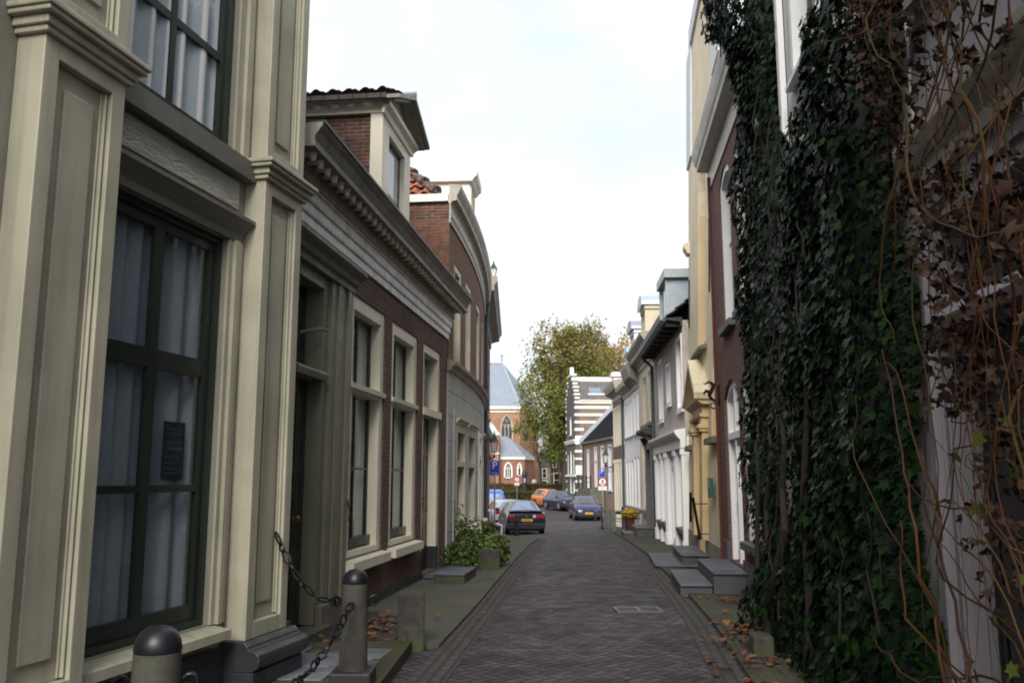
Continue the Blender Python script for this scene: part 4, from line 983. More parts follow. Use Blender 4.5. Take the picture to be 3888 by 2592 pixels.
cornice(F2, 'cornice', 2.1, 5.2, [(0, 4.95), (.05, 4.95), (.06, 5.1), (.16, 5.2), (.35, 5.28), (.38, 5.45), (0, 5.5)], M_CC, H2)
pitched(F2, 'roof', 0, 5.2, 5.3, 8.0, 7, M_TILEB, H2, ov=0)
barrel_dormer(F2, H2, .5, 1.9, .0, 5.6, 7.3, .42, M_WHITE, plain('zinc_violet', (.32, .32, .42), .45, .3), 3.2)
barrel_dormer(F2, H2, 3.0, 4.2, -.1, 5.4, 6.75, .30, M_WHITE, M_ZBL, 3.0)
m = MB(F2); m.tube([(5.22, .08, -.8), (5.22, .08, 5.1)], .05, 8); dp = tag(m.build('drainpipe', M_PIPE, None, smooth=True), 'zinc drainpipe between the white house and the narrow cream house', 'drainpipe'); dp.location = H2.location; dp.rotation_euler = H2.rotation_euler

# ---- narrow cream house at the end of the row
p1 = hd_pt(p2, 1.0, 5.2); F1 = Fr(p1, 0.0, +1, zb=-.6)
H1 = house('cream_house', F1, 'narrow pale cream house with slim pilasters at the far end of the right row')
M_CR1 = paint('pale_cream_wall', (.70, .67, .54), .6, .12)
ops = [(.55, 1.0, 3.15, 4.75), (1.35, 1.8, 3.15, 4.75), (2.15, 2.6, 3.15, 4.75), (.45, 1.2, .3, 2.35), (1.7, 2.5, .3, 2.35)]
wall(F1, 'wall', 0, 3.8, -1.2, 5.3, ops, M_CR1, H1, depth=7)
for (a, b, c, d) in ops: window(F1, H1, a, b, c, d, M_CR1, M_CREAMD, fw=.05, rec=.08, sw=.04, hb=(((c + d) / 2, .04, 's'),), curtain=M_BLIND)
m = MB(F1)
for u in (0.1, 1.05, 1.85, 2.65, 3.4):
    m = MB(F1); m.box(u, u + .22, 0, .06, -1.2, 2.45); m.box(u, u + .22, 0, .06, 3.05, 4.75); m.box(u - .04, u + .26, 0, .09, 2.3, 2.45); m.box(u - .04, u + .26, 0, .09, 4.72, 4.85)
    m.build('pilaster', M_CR1, H1)
MB(F1).box(.05, 3.75, 0, .045, 2.46, 3.04).build('wooden_band', plain('brown_wood', (.10, .055, .035), .6), H1)
MB(F1).box(.05, 3.75, 0, .05, 4.86, 5.14).build('wooden_band', plain('brown_wood', (.10, .055, .035)), H1)
cornice(F1, 'cornice', -.05, 3.95, [(0, 5.15), (.06, 5.15), (.06, 5.3), (.15, 5.4), (.38, 5.5), (.45, 5.72), (.47, 5.85), (0, 5.9)], M_CC, H1)
m = MB(F1); m.box(2.6, 3.3, -.7, .1, 5.9, 6.3); m.box(2.5, 3.4, -.8, .2, 6.3, 6.5); m.build('chimney', M_WHITE, H1)
pitched(F1, 'roof', 0, 3.8, 5.85, 7.0, 7, M_TILEB, H1, ov=0)

# ---- white-washed house under the ivy
HW = house('whitewashed_house', FR, 'white-washed house almost hidden under two thick columns of dark ivy')
ops = [(-4.62, -3.50, 5.5, 8.2), (-3.6, -2.2, .9, 3.2)]
wall(FR, 'wall', -6.28, -.96, -.4, 9.6, ops, M_WHITEW, HW, depth=7, v=-.012)
for (a, b, c, d) in ops:
    window(FR, HW, a, b, c, d, M_WHITE, M_BLACK, v=-.012, fw=.10, rec=.14, hb=(((c + d) / 2, .06, 's'),), sill=(.08, .08), curtain=M_CURT, fproj=.02)
m = MB(FR); m.box(-3.20, -3.08, 0, .06, 4.6, 9.6); m.build('pilaster_strip', M_WHITE, HW)
pitched(FR, 'roof', -6.28, -.96, 9.58, 12, 7, M_TILEB, HW, ov=.2)
# ---- house at the right edge with the dark door behind the vine
HE = house('lilac_house', FR, 'lilac-grey house with a dark door behind the withered vine at the right edge')
ops = [(-8.0, -6.62, -.1, 3.2), (-11.2, -9.4, .8, 3.2), (-8.0, -6.8, 4.5, 6.6), (-11.2, -9.6, 4.5, 6.6)]
wall(FR, 'wall', -12.5, -6.29, -.4, 8.4, ops, M_LILAC, HE, depth=7, v=-.03, reveal=.3)
MB(FR).box(-6.56, -6.28, -.031, -.012, -.3, 8.3).build('white_strip', paint('peeling_white', (.52, .53, .54), .8, .5, scale=9, bump=.01), HE)
m = MB(FR); m.box(-6.615, -6.56, -.03, .015, 0, 3.3); m.box(-8.3, -8.0, -.03, .02, 0, 3.3)
m.box(-6.68, -6.625, -.27, -.05, 0, 3.2); m.box(-6.70, -6.68, -.20, -.17, 0, 3.2); m.box(-6.70, -6.68, -.10, -.06, 0, 3.2); m.box(-8.0, -7.9, -.27, -.05, 0, 3.2); m.box(-7.9, -6.70, -.27, -.06, 3.1, 3.2)
m.ext(-7.98, -6.64, [(-.27, 2.44), (-.0, 2.44), (.02, 2.5), (-.01, 2.56), (-.27, 2.56)])
fo = m.build('door_frame', M_LILAC, HE)
m = MB(FR); m.ext(-8.4, -6.52, [(-.02, 3.32), (.03, 3.32), (.04, 3.4), (.08, 3.48), (.11, 3.56), (.11, 3.62), (-.02, 3.65)]); m.build('door_hood', paint('hood_beige', (.30, .275, .23), .5, .2), fo)
panelled(FR, fo, -7.9, -6.68, -.1, 2.44, -.22, M_BLACK, ((.2, .9), (1.1, 2.2)), 1)
MB(FR).box(-7.9, -6.68, -.22, -.216, 2.56, 3.1).build('transom_light', GLASS, fo)
for (a, b, c, d) in ops[1:]: window(FR, HE, a, b, c, d, M_LILAC, M_WHITE, v=-.03, fw=.10, rec=.12, hb=(((c + d) / 2, .06, 's'),), sill=(.1, .1), curtain=M_CURT)
pitched(FR, 'roof', -12.5, -6.29, 8.38, 11, 7, M_TILEB, HE, ov=.25)
# ================================================================ ground, road, pavements
def grid(name, xs, ys, zf, mat, kind='structure', uvs=1.0):
    V = []; Fq = []
    for y in ys:
        for x in xs: V.append((x, y, zf(x, y)))
    n = len(xs)
    for j in range(len(ys) - 1):
        for i in range(n - 1): Fq.append((j * n + i, j * n + i + 1, (j + 1) * n + i + 1, (j + 1) * n + i))
    m = MB(); m.V = V; m.Fc = Fq; m.M = [0] * len(Fq)
    return tag(m.build(name, mat, None, closed=False, smooth=False), kind=kind)
def poly_at(P, y):
    if y <= P[0][1]: return P[0][0]
    for a, b in zip(P, P[1:]):
        if y <= b[1]: return a[0] + (b[0] - a[0]) * (y - a[1]) / (b[1] - a[1])
    return P[-1][0]
M_ROAD = herring('road_bricks')
M_EARTH = stone('earth', (.05, .045, .03), (.08, .07, .045), .95, 2, .01)
gx = [-600, -250, -120, -60, -30, -12, -6, 0, 6, 12, 20, 40, 80, 150, 300, 600]
gy = [-60, -20, 0, 18, 26, 34, 42, 55, 66, 78, 97, 130, 200, 400, 900]
grid('ground', gx, gy, lambda x, y: zg(x, y) - .05, M_EARTH)
fr = lambda a, b, n: [a + (b - a) * i / n for i in range(n + 1)]
grid('road', fr(-14, 16, 60), fr(-10, 78, 176), lambda x, y: zg(x, y), M_ROAD)
RE = [(0.55, -10), (1.42, 3), (1.86, 7), (2.2, 9.84), (2.70, 15.7), (3.12, 21), (3.45, 27), (3.72, 33), (3.95, 38), (4.2, 43), (5.3, 50), (6.0, 58), (6.3, 66), (6.2, 78)]
LE = [(-1.60, -10), (-1.2, 2), (-.82, 7.3), (-.46, 11.1), (-.06, 16), (.40, 21.6), (.72, 26), (.84, 28.5), (.78, 30.2), (.55, 31.6), (.1, 32.8), (-.5, 33.6), (-1.2, 34.0)]
def strip(name, P, off0, off1, h, mat, y0, y1, n, kerb=0.0, zf=None, kind='structure'):
    """band along polyline P from P+off0 to P+off1, raised h above the road, with a real kerb face on the P+off0 side"""
    V = []; Fq = []
    ys = fr(y0, y1, n); o1 = off1 if callable(off1) else (lambda y: poly_at(P, y) + off1); K = 5
    for y in ys:
        xa = poly_at(P, y) + off0; xb = o1(y)
        V.append((xa, y, zg(xa, y) - .04))
        for k in range(K + 1):
            x = xa + (xb - xa) * k / K; V.append((x, y, zg(x, y) + h))
    W = K + 2
    for j in range(n):
        for i in range(W - 1): Fq.append((j * W + i, j * W + i + 1, (j + 1) * W + i + 1, (j + 1) * W + i))
    m = MB(); m.V = V; m.Fc = Fq; m.M = [0] * len(Fq)
    o = m.build(name, mat, None, closed=False); me = o.data; uvd = me.uv_layers[0].data
    for l in me.loops:
        j, k = divmod(l.vertex_index, W); wd = abs(o1(ys[j]) - poly_at(P, ys[j]) - off0); uvd[l.index].uv = (ys[j], wd * (k - 1) / K if k else -.08)
    return tag(o, kind=kind)
M_BAND = brick('gutter_bricks', (.062, .054, .058), (.044, .039, .042), (.02, .021, .015), bw=.21, bh=.095, mw=.014, stain=(.036, .042, .022), stain_amt=.4, bump=.02, stainpos=.55)
M_BAND2 = M_BAND
def swap_uv(o):
    d = o.data.uv_layers[0].data
    for l in d: l.uv = (l.uv[1], l.uv[0])
for nm, P, a, b, y0, y1 in (('gutter', RE, -.28, .02, -10, 60), ('gutter', LE, -.02, .30, -10, 31)):
    o = strip(nm, P, min(a, b), max(a, b), .006, M_BAND, y0, y1, 90)
wall_r = lambda y: 3.18 + .1067 * (y - 11.68) + .4 if y < 22 else 4.19 + .05 * (y - 21.1) + .5
M_PAVR = brick('pavement_bricks', (0.0480, 0.0352, 0.0304), (0.0360, 0.0272, 0.0248), (.02, .02, .014), bw=.20, bh=.07, mw=.01, stain=(.055, .06, .028), stain_amt=.8, bump=.015, stainpos=.5)
M_PAVL = stone('pavement_concrete', (0.0600, 0.0576, 0.0536), (0.0880, 0.0848, 0.0760), .85, 5, .004, moss=(.065, .07, .035))
strip('pavement', RE, 0, wall_r, .05, M_PAVR, -10, 46, 100)
wl_tab = [(-2.9, -10), (-2.6, 3), (-2.2, 7.2), (-1.92, 10), (-1.2, 16.1), (-.7, 22), (-.75, 26.3), (-.95, 27), (-1.2, 34)]
def strip_l():
    ys = fr(8.62, 34.0, 80); V = []; Fq = []; K = 5; W = K + 2
    for y in ys:
        xa = poly_at(LE, y); xb = poly_at(wl_tab, y) - .45
        V.append((xa, y, zg(xa, y) - .04))
        for k in range(K + 1):
            x = xa + (xb - xa) * k / K; V.append((x, y, zg(x, y) + .04))
    for j in range(len(ys) - 1):
        for i in range(W - 1): Fq.append((j * W + i, j * W + i + 1, (j + 1) * W + i + 1, (j + 1) * W + i))
    Fq.append(tuple(range(W)))
    m = MB(); m.V = V; m.Fc = Fq; m.M = [0] * len(Fq); return tag(m.build('pavement', M_PAVL, None, closed=False), kind='structure')
strip_l()
# raised terrace of bluestone flags with mossy brick edging in front of the stucco house
M_MOSSB = brick('mossy_brick', (0.0800, 0.0400, 0.0320), (0.0560, 0.0360, 0.0280), (.03, .03, .02), bw=.08, bh=.3, mw=.012, stain=(.045, .058, .018), stain_amt=.8, bump=.03, stainpos=.5)
ped = [(-2.7, 8.52), (-.95, 8.52), (-.99, 7.0), (-1.12, 4.5), (-1.22, 2), (-1.7, -10), (-3.4, -10)]
m = MB(); m.prz([(p[0], p[1]) for p in ped], -.1, .085); tag(m.build('terrace', stone('terrace_earth', (.07, .065, .05), (.10, .095, .07), .95, 5, .01, moss=(.045, .052, .022)), None), kind='structure')
m = MB(); e = [(-.93, 8.5), (-.97, 7.0), (-1.10, 4.5), (-1.20, 2), (-1.4, -4)]
for a, b in zip(e, e[1:]): m.add([(a[0], a[1], -.05), (a[0] - .22, a[1], -.05), (a[0] - .22, a[1], .105), (a[0], a[1], .105), (b[0], b[1], -.05), (b[0] - .22, b[1], -.05), (b[0] - .22, b[1], .105), (b[0], b[1], .105)], [(0, 1, 2, 3), (4, 5, 6, 7), (2, 3, 7, 6), (0, 3, 7, 4), (1, 2, 6, 5)])
for y0 in (6.78, 8.30): m.box(-2.5, -1.15, y0 - .1, y0 + .1, -.02, .10)
o = tag(m.build('terrace_edging', M_MOSSB, None), kind='structure'); swap_uv(o)
fl = [(-2.32, 7.45, .62, .62), (-1.70, 7.62, .56, .52), (-1.66, 7.10, .50, .46), (-2.28, 6.98, .55, .34), (-1.28, 7.86, .40, .42), (-1.30, 7.30, .36, .50), (-2.1, 8.0, .6, .36), (-2.0, 6.2, .8, .6), (-2.0, 5.4, .8, .7)]
for i, (x, y, w, d) in enumerate(fl):
    lab = ['large bluestone flag before the green door', 'bluestone flag right of the near black bollard', 'small bluestone flag nearest the bollard foot', 'narrow bluestone flag beside the black pilaster base', 'bluestone flag next to the upright stone slab', 'bluestone flag along the mossy brick edge', 'rear bluestone flag under the door threshold', 'worn bluestone flag at the bottom edge', 'worn bluestone flag below the tall window'][i]
    m = MB(); a = rnd.uniform(-.04, .04) - .1; c, s_ = math.cos(a), math.sin(a); h, g = w / 2, d / 2
    m.prz([(c * p - s_ * q, s_ * p + c * q) for p, q in ((-h, -g), (h, -g), (h, g), (-h, g))], -.03, .020 + i * .0012)
    o = tag(m.build('flagstone', stone('flag_blue', (.12, .13, .155), (.19, .20, .23), .55, 3, .003), None, bevel=.006), lab, 'flagstone', 'bluestone flags of the terrace'); o.location = (x, y, .085)
# earth bed with dead leaves between terrace and pavement
m = MB(); m.prz([(-2.0, 8.62), (-1.15, 8.62), (-1.0, 9.9), (-1.75, 10.6)], .02, .066); tag(m.build('soil_bed', stone('wet_soil', (.02, .017, .012), (.045, .035, .025), .9, 8, .02), None), kind='structure')
def stone_post(name, x, y, z, w, d, h, label, cat, mat, rz=0.0, group=None):
    m = MB(); m.prz([(-w / 2, -d / 2), (w / 2, -d / 2), (w / 2, d / 2), (-w / 2, d / 2)], -.1, h)
    o = tag(m.build(name, mat, None, bevel=.02), label, cat, group); o.location = (x, y, z); o.rotation_euler = (0, 0, rz); return o
M_SLAB = stone('slab_stone', (0.0360, 0.0344, 0.0304), (0.0680, 0.0640, 0.0560), .9, 9, .008, moss=(.06, .07, .035))
stone_post('stone_slab', -.96, 8.60, 0, .25, .30, .53, 'rough upright stone slab at the edge of the road beside the leaf pile', 'stone post', M_SLAB, .1)

# ---- bollards and chains
M_BOLL = stone('bollard_stone', (0.0400, 0.0376, 0.0336), (0.0800, 0.0752, 0.0672), .85, 7, .006, moss=(.07, .08, .05))
def bollard(x, y, z, h, label):
    o = empty('bollard', (x, y, z), 0, label, 'bollard', 'stone bollards with chains')
    m = MB(); m.lathe((0, 0, 0), [(0, .12), (.106, .12), (.094, h - .12), (0, h - .12)], 20); m.build('shaft', M_BOLL, o, smooth=True)
    m = MB(); m.lathe((0, 0, h - .12), [(0, 0), (.092, 0), (.096, .012), (.091, .045), (.073, .08), (.042, .1), (0, .108)], 20); m.build('cap', plain('bollard_cap', (.014, .014, .02), .4, .2), o, smooth=True)
    m = MB(); m.prz([(-.15, -.15), (.15, -.15), (.15, .15), (-.15, .15)], -.1, .13); m.build('foot', plain('bollard_foot', (.022, .022, .024), .6), o, bevel=.015)
    for a in (0.2, PI + .2):
        m = MB(); m.tube([(.105 * math.cos(a), .105 * math.sin(a), h - .24)] + [((.135 + .03 * math.cos(t)) * math.cos(a), (.135 + .03 * math.cos(t)) * math.sin(a), h - .245 + .035 * math.sin(t)) for t in np.linspace(PI, -PI * .95, 12)], .009, 6)
        m.build('ring', M_IRON, o)
    return o
bollard(-1.17, 6.70, 0.085, .86, 'dark stone bollard with a black domed cap before the green door')
bollard(-1.46, 3.74, 0.085, .93, 'dark stone bollard cut off by the bottom edge below the tall window')
def chain(name, a, b, sag, label):
    a, b = Vector(a), Vector(b); n = 200; pts = [a.lerp(b, i / n) + Vector((0, 0, -sag * 4 * (i / n) * (1 - i / n))) for i in range(n + 1)]
    m = MB(); acc = 0; k = 0; i = 0; long_, small = .115, .055
    d = [0]
    for p, q in zip(pts, pts[1:]): d.append(d[-1] + (q - p).length)
    def at(s):
        s = min(max(s, 0), d[-1])
        for j in range(len(d) - 1):
            if d[j + 1] >= s: return pts[j].lerp(pts[j + 1], (s - d[j]) / max(1e-6, d[j + 1] - d[j]))
        return pts[-1]
    s = 0
    while s < d[-1]:
        Lk = long_ if k % 2 == 0 else small; p, q = at(s - .008), at(s + Lk + .008); t = (q - p).normalized()
        up = Vector((0, 0, 1)); sd_ = t.cross(up).normalized(); nn = t.cross(sd_)
        w = (sd_ if k % 4 in (0, 3) else nn); w = (w + (nn if k % 4 in (0, 3) else sd_) * rnd.uniform(-.5, .5)).normalized()
        c = (p + q) / 2; h = (q - p).length / 2; wd = .030 if k % 2 == 0 else .024
        if k % 2 == 0: ring = [c - t * h, c - t * h * .8 + w * wd * .5, c + w * wd, c + t * h * .8 + w * wd * .5, c + t * h, c + t * h * .8 - w * wd * .5, c - w * wd, c - t * h * .8 - w * wd * .5, c - t * h]
        else: ring = [c + t * h * math.cos(x) + w * wd * math.sin(x) for x in np.linspace(0, 2 * PI, 11)]
        m.tube(ring, .0075, 5); s += Lk; k += 1
    return tag(m.build(name, M_IRON, None), label, 'chain', 'iron chains of the bollards')
ch0 = FA.world(-.50, -.03, 0.0)
chain('chain', (ch0[0], ch0[1], 1.18), (-1.28, 6.70, .70), .17, 'black iron chain hanging from the pilaster to the bollard by the door')
chain('chain', (-1.17, 6.58, .70), (-1.42, 3.78, .78), .34, 'black iron chain hanging between the two stone bollards')
chain('chain', (-1.60, 3.64, .78), (-2.35, 3.2, .55), .14, 'black iron chain running left from the cut-off bollard')

# ---- stone steps
def steps(name, F, boxes, label, top_m, side_m):
    o = empty(name, (*F.world(boxes[0][0], 0)[:2], 0), 0, label, 'doorstep'); inv = o
    for (u0, u1, v0, v1, z0, z1) in boxes:
        q = [F.world(u, v)[:2] for u, v in ((u0, v0), (u1, v0), (u1, v1), (u0, v1))]; q = [(a - o.location.x, b - o.location.y) for a, b in q]
        m = MB(); m.prz(q, z0, z1 - .04); st = m.build('step', side_m, o)
        c = (sum(a for a, _ in q) / 4, sum(b for _, b in q) / 4); q2 = [(c[0] + (a - c[0]) * 1.03, c[1] + (b - c[1]) * 1.03) for a, b in q]
        m = MB(); m.prz(q2, z1 - .04, z1); m.build('tread', top_m, st, bevel=.016)
    return o
M_TREAD = stone('tread_blue', (.055, .06, .078), (.115, .12, .145), .6, 3, .006)
M_RISER = paint('riser_lilac', (.075, .075, .09), .6, .2)
steps('stone_steps', FR, [(.55, 2.6, .02, .48, -.1, .33), (.55, 2.45, .50, .93, -.1, .17)], 'two lilac-grey stone steps below the arched white door', M_TREAD, M_RISER)
steps('stone_steps', FY, [(2.0, 4.3, .02, .52, -.3, .17), (1.75, 4.5, .0, 1.02, -.3, .0)], 'broad two-tier bluestone steps before the yellow doorway', M_TREAD, stone('riser_mossy', (.05, .055, .05), (.09, .095, .085), .9))
steps('stone_steps', F3, [(.8, 2.7, .1, .62, -.7, .06), (1.0, 2.4, .66, 1.0, -.7, -.12)], 'mossy grey stone steps below the dark door hood', M_TREAD, stone('riser_mossy', (.05, .055, .05), (.09, .095, .085)))
steps('stone_steps', FB, [(2.95, 4.35, .05, .22, -.1, .09), (2.45, 3.5, .34, .80, -.1, .19)], 'low stone doorstep before the dark door of the brown brick house', M_TREAD, M_SLAB)

# ---- drain grate
o = empty('drain_grate', (1.54, 11.05, .004), rad(2), 'rectangular iron drain grate set in the brick road', 'drain grate')
m = MB(); W, D = .56, .40
for a, b, c, d in ((-W / 2, W / 2, -D / 2, -D / 2 + .016), (-W / 2, W / 2, D / 2 - .016, D / 2), (-W / 2, -W / 2 + .03, -D / 2 + .016, D / 2 - .016), (W / 2 - .03, W / 2, -D / 2 + .016, D / 2 - .016), (-.012, .012, -D / 2 + .016, D / 2 - .016)): m.prz([(a, c), (b, c), (b, d), (a, d)], -.02, .020)
m.build('frame', plain('grate_iron', (.15, .15, .17), .45, .35), o)
m = MB()
for i in range(12):
    x = -W / 2 + .05 + i * .041; m.prz([(x, -D / 2 + .016), (x + .015, -D / 2 + .016), (x + .015, D / 2 - .016), (x, D / 2 - .016)], -.02, .019)
m.build('bars', plain('grate_iron', (.20, .20, .22)), o)
m = MB(); m.prz([(-W / 2 + .02, -D / 2 + .02), (W / 2 - .02, -D / 2 + .02), (W / 2 - .02, D / 2 - .02), (-W / 2 + .02, D / 2 - .02)], 0, .006); m.build('pit', plain('pit_black', (.004, .004, .004), .9), o)

# ---- posts with rails before the white house
M_POST = stone('rail_post_stone', (.10, .10, .095), (.17, .17, .16), .8, 8, .004)
def rail_fence(u0, n, label):
    pass
def post_rail(pu, pv, wallu, zs, label, cat='railing'):
    a = F2.world(pu, pv); z = zg(a[0], a[1]); o = empty('railing', (a[0], a[1], z), rad(90 - F2.h), label, cat, 'stone posts with iron rails')
    m = MB(); m.prz([(-.10, -.10), (.10, -.10), (.10, .10), (-.10, .10)], -.1, .78); m.build('post', M_POST, o, bevel=.015)
    for zz in zs: m = MB(); m.tube([(0, 0, zz), (wallu - pu, -pv + .03, zz + .02)], .018, 6); m.build('rail', M_IRON, o)
    return o
post_rail(.35, 1.02, .2, (.70, .52), 'nearest grey stone post with two iron rails beside the flower pot')
post_rail(2.0, 1.0, 1.6, (.72,), 'grey stone post with one iron rail behind the nearest rail post')
post_rail(3.2, .98, 3.0, (.74,), 'farther grey stone post with an iron rail before the white house')
a = F1.world(.2, 1.0); o = empty('railing', (a[0], a[1], zg(*a[:2])), 0, 'thin black iron railing with two slim posts at the end of the right row', 'railing', None)
for dx, dy in ((0, 0), (.85, -.2)):
    m = MB(); m.lathe((dx, dy, 0), [(0, -.1), (.05, -.1), (.05, .08), (.03, .1), (.026, .85), (.045, .87), (.03, .93), (0, .98)], 8); m.build('iron_post', M_IRON, o)
for z in (.78, .35): m = MB(); m.tube([(0, 0, z), (.85, -.2, z)], .014, 6); m.build('rail', M_IRON, o)

# ---- flower pot with yellow chrysanthemums
a = F2.world(1.25, .30); zz = zg(*a[:2]) + .07
o = empty('flower_pot', (a[0], a[1], zz + .12), 0, 'red pot of yellow chrysanthemums by the stone rail post', 'flower pot')
m = MB(); m.lathe((0, 0, 0), [(0, -.2), (.15, -.2), (.17, .0), (.21, .30), (.225, .30), (.225, .36), (.20, .36), (.19, .30), (0, .30)], 18); m.build('pot', plain('pot_red', (.085, .018, .016), .5), o, smooth=True)
def blob_leaves(name, par, blobs, n, size, mat, seed, quad=True, flat=.35):
    r = np.random.default_rng(seed); V = []; Fq = []
    w = np.array([b[3] ** 2 for b in blobs]); w = w / w.sum()
    idx = r.choice(len(blobs), n, p=w); B = np.array(blobs)[idx]
    d = r.normal(size=(n, 3)); d /= np.linalg.norm(d, axis=1)[:, None]; rr = B[:, 3] * (0.55 + .5 * r.random(n) ** .5)
    sc = np.ones((n, 3))
    if B.shape[1] > 4: sc[:, 2] = B[:, 4]
    C = B[:, :3] + d * rr[:, None] * sc
    nrm = d + r.normal(size=(n, 3)) * .7; nrm /= np.linalg.norm(nrm, axis=1)[:, None]
    t = np.cross(nrm, r.normal(size=(n, 3))); t /= np.linalg.norm(t, axis=1)[:, None]; b = np.cross(nrm, t)
    s = size * (.6 + .8 * r.random(n))[:, None]
    V = np.stack([C - t * s, C + b * s * .55 + nrm * s * .12, C + t * s, C - b * s * .55 + nrm * s * .12], 1).reshape(-1, 3)
    return obj_np(name, V, np.arange(n * 4).reshape(n, 4), mat, par)
M_SHRUB = leaf_mat('shrub_leaves', [(.025, .055, .015), (.055, .11, .025), (.09, .15, .035), (.14, .19, .05)], .45, .4, .15)
M_SHRUBY = leaf_mat('shrub_leaves_light', [(.05, .09, .02), (.11, .16, .035), (.17, .22, .06)], .5, .3, .2)
M_MUM = leaf_mat('chrysanthemum', [(.40, .22, .015), (.55, .33, .025), (.6, .38, .04)], .6, .3, .1)
blob_leaves('flowers', o, [(0, 0, .50, .30, .62), (.12, .05, .52, .18, .7), (-.13, -.04, .5, .18, .7)], 900, .045, M_MUM, 3)
blob_leaves('leaves', o, [(0, 0, .38, .24, .4)], 300, .06, M_SHRUB, 4)

# ---- shrubs and pots at the foot of the bowed house
def shrub(x, y, blobs, n, size, mat, label, seed, group='shrubs at the bowed house'):
    o = empty('shrub', (x, y, zg(x, y) + .06), 0, label, 'shrub', group)
    blob_leaves('foliage', o, blobs, n, size, mat, seed)
    m = MB(); r = random.Random(seed)
    for b in blobs: m.tube([(r.uniform(-.05, .05), r.uniform(-.05, .05), 0), (b[0] * .5, b[1] * .5, b[2] * .5), (b[0], b[1], b[2] + b[3] * .5)], [.012, .009, .004], 5)
    m.build('stem', plain('shrub_stem', (.06, .04, .025), .8), o); return o
shrub(-.86, 15.0, [(0, 0, .20, .24), (.08, .08, .27, .20), (-.12, .04, .26, .20), (.10, -.10, .18, .18), (0, 0, .32, .16)], 1700, .035, M_SHRUB, 'dark green rounded shrub nearest the low doorstep', 11)
shrub(-.36, 16.1, [(0, 0, .25, .26), (.10, .05, .34, .21), (-.10, .08, .36, .2), (.05, -.08, .21, .24), (.16, .12, .21, .18)], 1700, .04, M_SHRUBY, 'light yellow-green shrub bulging over the kerb', 12)
shrub(-.75, 16.6, [(0, 0, .32, .24), (-.12, .16, .40, .19), (.08, .08, .44, .16), (.0, .0, .22, .24)], 1300, .04, M_SHRUB, 'taller dark shrub behind the other two against the plaster wall', 13)
o = empty('rose_bush', (-.85, 16.55, 0.06), 0, 'spindly rose bush with sparse leaves climbing up the plaster wall', 'rose bush')
m = MB(); rb = []
for k in range(6):
    a = rnd.uniform(-.25, .3); b = rnd.uniform(-.1, .5); h = rnd.uniform(.65, .95); m.tube([(0, 0, .2), (a * .4, b * .4, h * .55), (a, b, h), (a + .12, b + .1, h + .03)], [.012, .009, .006, .003], 5); rb += [(a, b, h, .14), (a * .7, b * .7, h * .8, .12)]
m.build('stem', plain('rose_stem', (.07, .075, .03), .7), o); blob_leaves('foliage', o, rb, 260, .035, M_SHRUBY, 14)
m = MB(); m.prz([(-.2, -.14), (.2, -.14), (.23, .14), (-.17, .14)], -.05, .30); o = tag(m.build('stone_trough', M_SLAB, None, bevel=.02), 'grey stone trough half hidden between the shrubs', 'plant trough'); o.location = (-.42, 15.7, .06)
o = empty('flower_pot', (-.72, 22.8, zg(-.7, 22.8) + .06), 0, 'low pot of reddish flowers at the foot of the drainpipe wall', 'flower pot')
m = MB(); m.lathe((0, 0, 0), [(0, 0), (.14, 0), (.20, .25), (.17, .25), (0, .22)], 14); m.build('pot', M_SLAB, o, smooth=True)
blob_leaves('leaves', o, [(0, 0, .35, .28, .7), (.1, .2, .38, .2, .7)], 700, .04, M_SHRUB, 15)
blob_leaves('flowers', o, [(0, 0, .42, .27, .5)], 140, .03, leaf_mat('red_petals', [(.25, .05, .03), (.4, .1, .05)], .6), 16)
# ---- folded bicycle rack style white rails by the far wall
# ---- fallen leaves
def litter(spots, n, seed):
    r = np.random.default_rng(seed); V = []; Fq = []; k = 0
    for i in range(n):
        x0, y0, sx, sy, h = spots[r.choice(len(spots), p=PR)]
        x, y = x0 + r.normal() * sx, y0 + r.normal() * sy
        if x < poly_at(wl_tab, y) + .06: continue
        hh = h if h > .5 else .0
        onp = x > poly_at(RE, y) or x < poly_at(LE, y); z = zg(x, y) + (.055 if onp else .010) + r.random() * (.05 if h > 0 else .004) + (.02 if y < 8.5 and x < -.97 else 0)
        s = r.uniform(.02, .045) * (1.5 if h > .5 and y < 10.5 else 1); a = r.uniform(0, 6.28); c, q = math.cos(a), math.sin(a); b = r.uniform(.1, .7) * s; tl = r.uniform(-.3, .3)
        pts = [(-1, 0, .2), (-.35, .62, 1), (.2, .45, .5), (1, .05, .3), (.25, -.5, .7), (-.4, -.6, 1)]
        for (p, t_, g) in pts: V.append((x + s * (c * p - q * t_), y + s * (q * p + c * t_), z + b * g + tl * s * p + .004))
        Fq.append(tuple(range(k, k + 6))); k += 6
    return V, Fq
SP = [(-1.45, 9.3, .22, .42, 1), (-1.2, 9.9, .2, .4, 0), (2.75, 11.5, .15, .2, 1), (2.35, 8.9, .15, .5, 1), (2.0, 7.6, .2, .6, 1), (-.5, 10.6, .25, 2.2, 0), (.3, 12, 1.6, 5, 0), (2.5, 12, .3, 3, 0), (.2, 20, .3, 3, 0), (5.0, 53, .7, 3, 0)]
PR = np.array([.20, .06, .10, .12, .12, .10, .08, .10, .06, .06]); PR /= PR.sum()
V, Fq = litter(SP, 400, 5)
tag(obj_np('fallen_leaves', V, Fq, leaf_mat('dead_leaves', [(.09, .034, .014), (.17, .066, .023), (.25, .115, .042), (.07, .032, .017)], .7, .2), None), kind='stuff', label='brown and orange fallen leaves scattered along the kerbs', cat='leaves')
